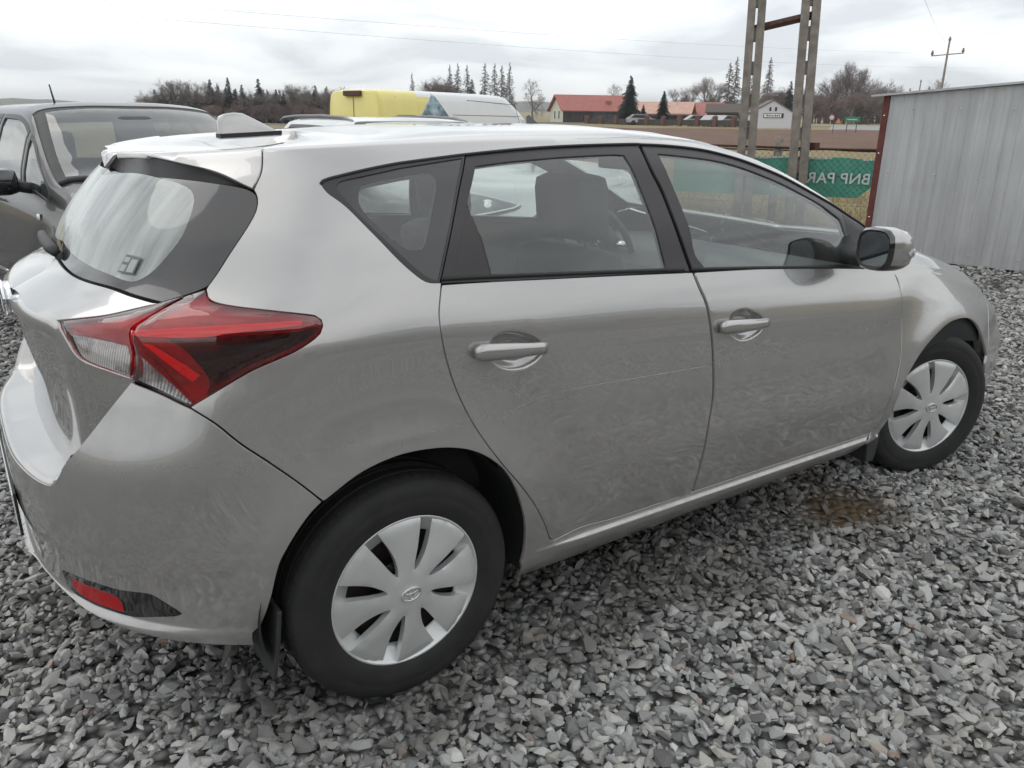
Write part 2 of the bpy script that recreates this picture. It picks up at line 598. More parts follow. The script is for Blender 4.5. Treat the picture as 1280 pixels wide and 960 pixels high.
def panel(name, outer, holes=(), mat=None, parent=None, sides='R', sym=False, **k):
    """one panel, its mirror image, or a panel that spans the middle of the car"""
    r = panel_mesh(name, outer, holes, mid=sym, **k)
    out = []
    if sym:
        return obj(name, to_mesh(name, *r, mirror='sym'), mat, parent)
    for s in sides:
        out.append(obj(name, to_mesh(name, *r, mirror='flip' if s == 'L' else None), mat, parent if not isinstance(parent, dict) else parent[s]))
    return out[0] if len(out) == 1 else out
# ---------------------------------------------------------------- body surface of the hatchback
# chart (u, v): u runs from the middle of the tail (U0) round the corner, along the side (u = x)
# and round the front corner; v runs up the side (0.18 sill bottom, 1.10 belt, 1.45 roof rail, 2.05 roof middle)
X0, X1, AREF = 0.10, 2.85, 0.80
U0 = X0 - AREF * math.pi / 2
U1 = X1 + AREF * math.pi / 2
ROWV = np.array([.18, .235, .268, .286, .304, .42, .55, .70, .86, .945, .965, 1.03, 1.10, 1.22, 1.34, 1.40, 1.45, 1.50, 1.65, 1.85, 2.05])
ROWY = np.array([.795, .838, .850, .855, .860, .872, .884, .8825, .871, .8615, .8585, .842, .818, .772, .705, .665, .620, .57, .40, .20, 0])
XR = np.array([-.68, -.75, -.795, -.81, -.79, -.795, -.81, -.80, -.755, -.737, -.734, -.722, -.62, -.555, -.475, -.435, -.43, -.43, -.43, -.43, -.43])
XF = np.array([3.36, 3.44, 3.48, 3.50, 3.50, 3.52, 3.53, 3.53, 3.50, 3.48, 3.47, 3.44, 3.38, 3.34, 3.28, 3.24, 3.20, 3.2, 3.2, 3.2, 3.2])
NR = np.array([3., 3, 3, 3, 3, 3, 3, 3, 2.9, 2.8, 2.8, 2.75, 2.6, 2.5, 2.4, 2.4, 2.4, 2.4, 2.4, 2.4, 2.4])

def pchip(xk, yk):
    xk = np.asarray(xk, float); yk = np.asarray(yk, float)
    h = np.diff(xk); d = np.diff(yk) / h[:, None] if yk.ndim > 1 else np.diff(yk) / h
    m = np.zeros_like(yk)
    m[0], m[-1] = d[0], d[-1]
    hh = h[:, None] if yk.ndim > 1 else h
    w1 = 2 * hh[1:] + hh[:-1]; w2 = hh[1:] + 2 * hh[:-1]
    with np.errstate(divide='ignore', invalid='ignore'):
        mm = (w1 + w2) / (w1 / d[:-1] + w2 / d[1:])
    m[1:-1] = np.where(d[:-1] * d[1:] > 0, mm, 0)
    def f(x):
        x = np.asarray(x, float)
        i = np.clip(np.searchsorted(xk, x) - 1, 0, len(xk) - 2)
        t = (x - xk[i]) / h[i]; hi = h[i]
        return ((1 + 2 * t) * (1 - t) ** 2 * yk[i] + t * (1 - t) ** 2 * hi * m[i]
                + t * t * (3 - 2 * t) * yk[i + 1] + t * t * (t - 1) * hi * m[i + 1])
    return f

ZB = pchip([U0, -.9, -.5, -.2, .12, .5, 1.0, 1.6, 2.15, 2.5, 2.85, 3.3, 3.7, U1], [1.10, 1.105, 1.125, 1.13, 1.120, 1.096, 1.060, 1.010, .952, .900, .812, .71, .65, .62])
ZR = pchip([U0, -.9, -.5, -.2, .1, .5, .9, 1.2, 1.5, 1.8, 2.0, 2.2, 2.5, 2.85, 3.3, 3.7, U1], [1.39, 1.395, 1.41, 1.424, 1.432, 1.438, 1.437, 1.413, 1.340, 1.222, 1.125, 1.035, .962, .868, .77, .73, .72])
YR = pchip([U0, .1, .9, 1.2, 1.6, 1.9, 2.1, 2.4, 2.85, U1], [.620, .620, .620, .635, .695, .735, .760, .772, .75, .70])
CR = pchip([U0, -.5, -.1, .2, .45, .8, 1.0, 1.4, 1.9, 2.2, 2.6, U1], [.006, .008, .012, .020, .030, .036, .040, .06, .08, .065, .042, .03])
FROW = pchip([1.10, 1.22, 1.34, 1.40, 1.45], [0, .40, .76, .905, 1.0])
BROW = pchip([1.10, 1.22, 1.34, 1.40, 1.45], [0, .030, .034, .022, 0])
NTAB = len(ROWV)
LIP = np.array([0, .15, .6, .8, .8, .35, 0, 0, 0, 0, 0, 0, 0])

def _splines(tab):
    return pchip(ROWV, tab)
FXR, FXF, FNR = _splines(XR), _splines(XF), _splines(NR)
FYB = _splines(ROWY)
FSILL = pchip([.10, .18, .235, .262, .279, .289, .304, .36, .42], [0, 0, .004, .0115, .0120, -.0005, -.0065, -.003, 0])
FLIP = pchip(ROWV[:13], LIP)
FROOFY = pchip([1.45, 1.50, 1.65, 1.85, 2.05], [1, .915, .63, .315, 0])
FROOFZ = pchip([1.40, 1.45, 1.50, 1.65, 1.85, 2.05], [-1.1, 0, .42, .82, .98, 1.0])

def sstep(a, b, x):
    t = np.clip((x - a) / (b - a), 0, 1)
    return t * t * (3 - 2 * t)

ARCH = ((0.0, .335), (2.575, .325))

def surf(u, v, ZB=ZB, ZR=ZR, YR=YR, CR=CR, ARCH=ARCH):
    u = np.atleast_1d(np.asarray(u, float)); v = np.atleast_1d(np.asarray(v, float))
    zb, zr, yr, cr = ZB(u), ZR(u), YR(u), CR(u)
    vl = np.minimum(v, 1.10)
    z = .18 + (vl - .18) / .92 * (zb - .18)
    # the bumper lip stands higher at the tail than the sill lip does along the side
    rear = sstep(-.15, -.75, u)
    z = z + FLIP(vl) * (.075 * rear + .012 * (u < 1e9)) * 1.0 - .022 * np.clip(u - .5, 0, 2.2) * FLIP(vl) * .4
    y = FYB(vl) + np.where(vl < .42, FSILL(np.clip(vl, .10, .42)), 0) * np.maximum(sstep(.36, .62, u) * sstep(2.35, 2.1, u), sstep(-.36, -.60, u) * .7)
    hi = (v > 1.10)
    vm = np.clip(v, 1.10, 1.45)
    f = FROW(vm)
    hgt = np.clip((zr - zb) / .33, 0, 1)
    y = np.where(hi, .818 + (yr - .818) * f + BROW(vm) * hgt, y)
    z = np.where(hi, zb + (zr - zb) * f, z)
    top = v > 1.45
    vt = np.clip(v, 1.45, 2.05)
    y = np.where(top, yr * FROOFY(vt), y)
    z = np.where(top, zr + cr * FROOFZ(vt), z)
    sc = np.where(top, FROOFY(vt), 1.0)
    # taper of the side towards the nose
    y = y - .03 * sstep(2.2, 3.6, u) * (~top)
    # lower sill tuck fades at the tail
    # rear and front corners
    phi = np.clip((X0 - u) / AREF, 0, math.pi / 2)
    phf = np.clip((u - X1) / AREF, 0, math.pi / 2)
    n = FNR(np.minimum(v, 2.05))
    def corner(ph):
        s, c = np.sin(ph), np.cos(ph)
        r = (s ** n + np.maximum(c, 0) ** n) ** (-1 / n)
        return r * s, np.maximum(r * c, 0)
    sr, cr_ = corner(phi); sf, cf = corner(phf)
    x = np.where(u < X0, X0 - (X0 - FXR(np.minimum(v, 2.05))) * sr * sc, np.where(u > X1, X1 + (FXF(np.minimum(v, 2.05)) - X1) * sf * sc, u))
    y = y * np.where(u < X0, cr_, np.where(u > X1, cf, 1.0))
    # flared lips round the wheel arches and a slight hollow above them
    low = v < 1.10
    for (ax, az) in ARCH:
        r = np.hypot(x - ax, z - az)
        d = .016 * np.exp(-((r - .37) / .075) ** 2) - .006 * np.exp(-((r - .56) / .09) ** 2)
        y = y + np.where(low, d * sstep(.30, .45, z) * sstep(1.06, .95, z), 0) * (np.abs(y) > .3)
    return np.stack([x, -y, z], -1)

def surf_n(fn, u, v):
    e = 2e-3
    du = fn(u + e, v) - fn(u - e, v)
    dv = fn(u, v + e) - fn(u, v - e)
    nn = np.cross(du, dv)
    ln = np.linalg.norm(nn, axis=-1, keepdims=True)
    return nn / np.maximum(ln, 1e-12)
# outlines of the panels in the (u, v) chart of the body; a third 1 marks a corner
TR = {
 'rear_door': [(0.1321,1.0913,1),(0.1191,1.0539),(0.1098,1.0179),(0.1106,0.9615),(0.1245,0.8909),(0.1522,0.8069),(0.1943,0.7192),(0.2575,0.6256),(0.3229,0.5439),(0.3801,0.4628),(0.4291,0.3796),(0.4686,0.3035),(0.5196,0.3035),(0.5938,0.312),(0.7298,0.3035),(0.9012,0.3035),(1.0709,0.2958,1),(1.0776,0.4128),(1.0845,0.557),(1.0951,0.6627),(1.0901,0.765),(1.0797,0.8802),(1.0585,0.9916),(1.0365,1.0451),(1.0211,1.0946,1)],
 'front_door': [(1.0247,1.0945,1),(1.04,1.045),(1.0621,0.9914),(1.0834,0.8799),(1.0939,0.7646),(1.099,0.6621),(1.0884,0.5562),(1.0817,0.4117),(1.0747,0.3035,1),(1.2935,0.3035),(1.5329,0.3035),(1.8065,0.3035),(2.0407,0.3035),(2.1317,0.312),(2.1512,0.3803),(2.171,0.527),(2.1968,0.6901),(2.1957,0.8704),(2.1809,0.9836),(2.1636,1.0622),(2.1382,1.1168,1)],
 'rear_frame': [(0.3049,1.3973,1),(0.4022,1.4055),(0.5694,1.418),(0.7489,1.4255),(0.9322,1.4293,1),(0.9306,1.3478),(0.952,1.2837),(0.9732,1.193),(1.0049,1.113),(1.0141,1.0948,1),(0.7349,1.091),(0.501,1.0887),(0.2932,1.0886),(0.1319,1.0904,1),(0.1878,1.1966),(0.2447,1.2934)],
 'front_frame': [(0.9443,1.428,1),(1.0254,1.4307),(1.1569,1.4354),(1.2818,1.4352),(1.4062,1.4392),(1.5332,1.4354),(1.6972,1.431),(1.8613,1.4446),(2.0007,1.4572),(2.0329,1.4503,1),(1.9903,1.2382),(1.9984,1.1112,1),(1.5582,1.0978),(1.222,1.0946),(1.0282,1.0945,1),(1.0189,1.1128),(0.9869,1.193),(0.9654,1.2838),(0.9438,1.348)],
 'rear_glass_side': [(0.3186,1.363,1),(0.4388,1.3745),(0.6371,1.3868),(0.8086,1.3929),(0.8543,1.3899,1),(0.8673,1.3297),(0.8884,1.2236),(0.9016,1.1528),(0.9127,1.1031,1),(0.7372,1.0999),(0.5758,1.0967),(0.3958,1.0951),(0.2873,1.0946,1),(0.2735,1.1938),(0.2595,1.2623),(0.2892,1.3122)],
 'rear_fixed_panel': [(0.2578,1.2643,1),(0.2735,1.1938),(0.2853,1.0966,1),(0.1718,1.0965,1),(0.207,1.1745)],
 'front_glass_side': [(0.993,1.398,1),(1.1002,1.3986),(1.2572,1.4),(1.3792,1.3996),(1.5051,1.3916),(1.6191,1.3819),(1.7422,1.3749),(1.8332,1.3436,1),(1.8521,1.2514),(1.8769,1.1316),(1.8668,1.1143,1),(1.5593,1.1059),(1.3775,1.1049),(1.0778,1.1046,1),(1.0422,1.137),(1.0353,1.1934),(1.0159,1.2689),(0.9976,1.3498)],
 'quarter_trim': [(-0.1757,1.328),(-0.1682,1.3362),(-0.1482,1.342),(-0.0176,1.3631),(0.1366,1.3804),(0.3025,1.3973,1),(0.2423,1.2935),(0.1856,1.1967),(0.1298,1.0914,1),(0.1036,1.093),(0.0774,1.1032),(0.0222,1.1454),(-0.0381,1.2032),(-0.1062,1.2688),(-0.1581,1.3049)],
 'quarter_glass': [(-0.1303,1.3221),(-0.1193,1.3322),(-0.0958,1.3379),(0.0566,1.3583),(0.1931,1.3756),(0.2896,1.3872,1),(0.2327,1.286),(0.1811,1.1968),(0.1293,1.0987,1),(0.1058,1.1025),(0.043,1.1468),(-0.0506,1.2297),(-0.1141,1.2955)],
 'quarter_clear': [(-0.061,1.3036),(-0.05,1.3193),(-0.0277,1.3248),(0.0885,1.3383),(0.1637,1.3465),(0.1845,1.3412),(0.1902,1.3237),(0.1835,1.3034),(0.1554,1.2546),(0.1112,1.1785),(0.0944,1.167),(0.0713,1.1661),(0.0435,1.1741),(-0.0058,1.2093),(-0.054,1.2561),(-0.0657,1.2806)],
 'lamp_outer': [(-0.4782,1.0897,1),(-0.4432,1.1021,1),(-0.43,1.0871),(-0.4081,1.0784),(-0.3629,1.0704),(-0.2864,1.0601),(-0.2221,1.0501),(-0.1823,1.0425),(-0.1682,1.0333),(-0.1656,1.0215),(-0.1719,1.0071),(-0.1843,0.9966),(-0.2275,0.9726),(-0.3041,0.9428),(-0.358,0.9119),(-0.4028,0.8831),(-0.4167,0.8738,1),(-0.4741,0.9036),(-0.5307,0.926,1),(-0.526,0.9481),(-0.5236,0.9849),(-0.5301,1.012),(-0.5293,1.031),(-0.5099,1.0518),(-0.4965,1.0712)],
 'lamp_inner': [(-0.7214,1.0349,1),(-0.6591,1.0436),(-0.6096,1.0513),(-0.5553,1.0657),(-0.5139,1.0798),(-0.4807,1.0904,1),(-0.5,1.0725),(-0.5132,1.0531),(-0.5331,1.0324),(-0.5335,1.0119),(-0.5278,0.9847),(-0.5293,0.9479),(-0.5342,0.9292,1),(-0.5875,0.9423),(-0.6442,0.9559),(-0.6692,0.9688),(-0.6887,0.9977)],
 'lamp_in_clear': [(-0.6989,1.0119,1),(-0.6326,1.0095),(-0.5822,1.0047),(-0.5359,0.9973,1),(-0.5314,0.9763),(-0.5325,0.9511),(-0.535,0.9291,1),(-0.5875,0.9423),(-0.6442,0.9559),(-0.6692,0.9688),(-0.6887,0.9977)],
 'lamp_out_clear': [(-0.522,0.9833,1),(-0.5082,0.9822),(-0.4912,0.9712),(-0.4677,0.9432),(-0.4127,0.8802,1),(-0.4167,0.8738,1),(-0.4741,0.9036),(-0.5283,0.9262,1),(-0.5233,0.9516)],
 'lamp_dark': [(-0.4795,1.0212,1),(-0.4245,1.0116),(-0.3246,1.0185),(-0.2189,1.0182),(-0.1735,1.0263,1),(-0.1727,1.0155),(-0.1854,1.0017),(-0.2285,0.9794),(-0.3053,0.9497),(-0.3581,0.9202),(-0.4003,0.8912,1),(-0.3897,0.922),(-0.4147,0.9662),(-0.4398,0.9959)],
 'lamp_strip': [(-0.5308,1.0294,1),(-0.4743,1.0322),(-0.4245,1.0351),(-0.3255,1.0374),(-0.2106,1.0369),(-0.2039,1.0315),(-0.2074,1.0245),(-0.3245,1.0201),(-0.373,1.0147),(-0.4275,1.0133),(-0.5128,1.015),(-0.5287,1.0168,1)],
 'lamp_strip_low': [(-0.5093,1.0047,1),(-0.4855,0.9989),(-0.4527,0.9766),(-0.4269,0.9565),(-0.4012,0.9357,1),(-0.4157,0.9221,1),(-0.4334,0.9365),(-0.4565,0.9584),(-0.4814,0.9813)],
 'tail_glass': [(-1.1566,1.385,1),(-0.8034,1.3749),(-0.5896,1.3599),(-0.4658,1.3435),(-0.3961,1.3301),(-0.3661,1.3175),(-0.3529,1.301),(-0.3506,1.2707),(-0.3702,1.2282),(-0.4095,1.1667),(-0.4408,1.1103,1),(-0.4633,1.0988),(-0.5245,1.0782,1),(-0.6125,1.0891),(-0.7123,1.1016),(-0.9293,1.1125),(-1.1566,1.128,1)],
 'tail_clear': [(-1.1566,1.36,1),(-0.8721,1.3793),(-0.6677,1.3585),(-0.5737,1.3354),(-0.5415,1.3135),(-0.5276,1.2797),(-0.5316,1.2191),(-0.5622,1.171),(-0.5989,1.1323),(-0.6422,1.1154),(-0.7372,1.128),(-0.8964,1.1447),(-1.1566,1.165,1)],
 'spoiler': [(-1.1566,1.39,1),(-0.9684,1.4653),(-0.7717,1.449),(-0.6089,1.4113),(-0.4789,1.3718),(-0.367,1.3216,1),(-0.3571,1.3584),(-0.3546,1.4008),(-0.3373,1.4601,1),(-0.45,1.56),(-0.62,1.72),(-1.1566,1.8,1)],
 'tailgate': [(-1.1566,1.124,1),(-0.9244,1.1103),(-0.7096,1.0992),(-0.6093,1.087),(-0.5234,1.0761,1),(-0.5579,1.0672),(-0.6123,1.0528),(-0.6617,1.0452),(-0.7257,1.0361,1),(-0.6939,0.9954),(-0.6717,0.9668),(-0.6465,0.9539),(-0.5876,0.9398),(-0.5357,0.9257,1),(-0.5843,0.8539),(-0.6213,0.7952),(-0.6557,0.7459),(-0.655,0.61,1),(-0.9,0.605),(-1.1566,0.6,1)],
 'bumper': [(-1.1566,0.665,1),(-1.0,0.665),(-0.86,0.668),(-0.7112,0.6702),(-0.6736,0.7111),(-0.6513,0.7468),(-0.619,0.7938),(-0.5823,0.8524),(-0.5339,0.9225,1),(-0.4739,0.9003),(-0.4165,0.8705,1),(-0.3696,0.8342),(-0.3245,0.7883),(-0.2737,0.7404),(-0.2261,0.689),(-0.1814,0.6332,1),(-0.2035,0.6114),(-0.2323,0.5694),(-0.2642,0.5087),(-0.2809,0.451),(-0.2914,0.398),(-0.3079,0.323),(-0.3308,0.2512,1),(-0.4046,0.2601),(-0.4751,0.2675),(-0.5403,0.2739),(-0.5923,0.2803),(-0.6496,0.2863),(-0.7395,0.2934),(-0.8583,0.2958),(-1.0031,0.2851),(-1.1566,0.225,1)],
 'reflector': [(-0.7488,0.3752),(-0.7067,0.3938),(-0.6312,0.4039),(-0.5728,0.4019),(-0.529,0.4069),(-0.5053,0.4032),(-0.4777,0.3715),(-0.4537,0.3409),(-0.4636,0.3306),(-0.5062,0.3172),(-0.5523,0.3029),(-0.603,0.3008),(-0.6682,0.3002),(-0.7311,0.3094)],
 'reflector_red': [(-0.7134,0.3624),(-0.672,0.3671),(-0.6153,0.3717),(-0.5832,0.364),(-0.5742,0.331),(-0.5727,0.3121),(-0.6034,0.3094),(-0.6573,0.3093),(-0.7048,0.3185)],
 'arch_rear': [(-0.3308,0.2512),(-0.3079,0.323),(-0.2912,0.4034),(-0.2809,0.451),(-0.2642,0.5087),(-0.2323,0.5694),(-0.2105,0.5917),(-0.1767,0.635),(-0.1128,0.6787),(-0.0501,0.701),(0.0149,0.7078),(0.1004,0.6981),(0.1829,0.6702),(0.2532,0.62),(0.2983,0.5606),(0.3388,0.4599),(0.3609,0.3727),(0.3708,0.2934),(0.3678,0.2462)],
 'arch_front': [(2.1774,0.2898),(2.223,0.3919),(2.2088,0.4675),(2.2305,0.563),(2.3189,0.6982),(2.4321,0.7894),(2.5567,0.856),(2.7076,0.8844),(2.8098,0.8532),(2.8911,0.7527),(2.969,0.5703),(3.1052,0.3228)],
 'handle_cup_rear': [(0.2474,0.9152),(0.2515,0.9475),(0.2749,0.9658),(0.3126,0.9708),(0.3574,0.9633),(0.4001,0.9451),(0.4197,0.9178),(0.4103,0.8862),(0.3705,0.8642),(0.3272,0.8582),(0.2849,0.8673),(0.2561,0.8873)],
 'handle_cup_front': [(1.1586,0.9113),(1.1627,0.9462),(1.1944,0.9657),(1.2418,0.9711),(1.289,0.9574),(1.3254,0.9383),(1.3379,0.9089),(1.3221,0.8785),(1.2739,0.8569),(1.226,0.8529),(1.1862,0.8678),(1.1626,0.8892)],
 'scratch': [(0.2622,0.7435),(0.3638,0.768),(0.4703,0.7852),(0.6435,0.7875),(0.8347,0.787),(1.0595,0.788)],
 'mirror_tri': [(1.8665,1.3972,1),(1.9415,1.4084),(2.0223,1.4265,1),(1.9903,1.2382),(1.9931,1.1164,1),(1.8874,1.113,1),(1.863,1.255)],
 'wiper': [(-1.1566,1.1428),(-1.1566,1.1427),(-0.9311,1.1467)],
 'sticker': [(-0.6788,1.1716),(-0.6287,1.1661),(-0.6382,1.1293),(-0.6936,1.1321)],
 'lamp_ridge': [(-0.5734,1.0149),(-0.53,1.0223),(-0.4735,1.0252),(-0.4234,1.0289),(-0.3245,1.0311),(-0.2493,1.0305),(-0.1943,1.0323)],
 'hbar_rear': [(0.1954,0.9227),(0.4141,0.914)],
 'hbar_front': [(1.1056,0.9127),(1.3337,0.912)],
}
M['lens_red'] = glass('red_lamp_lens', (.78, .030, .042), 1.0)
M['lens_clear'] = glass('clear_lamp_lens', (.90, .90, .90), 1.0)
M['lamp_back'] = plain('lamp_bowl', (.36, .10, .10), .35, .3, var=.25, scale=40)
M['lamp_strip'] = plain('light_guide', (1.0, .36, .30), .25, var=.05)
M['under_gloss'] = plain('dark_underside_gloss', (.014, .014, .015), .32, var=.1)
M['mirror'] = plain('mirror_glass', (.24, .26, .27), .02, 1, var=0)
M['emblem'] = plain('emblem_silver', (.70, .70, .70), .18, .8, var=0)
M['rubber_t'] = plain('tyre_rubber', (.015, .0142, .0135), .78, var=.35, scale=14, bump=.12, bscale=160)
M['reflex'] = plain('red_reflex', (.42, .010, .014), .12, var=.15, scale=300)
LEGS = ((8.667, 5.251, -.05), (8.536, 5.41, 7.6))
PL = [(9.1, 92.0, 12.0), (276.0, 113.2, 21.0), (9.1, 92.0, 10.8), (276.0, 113.2, 17.0)]
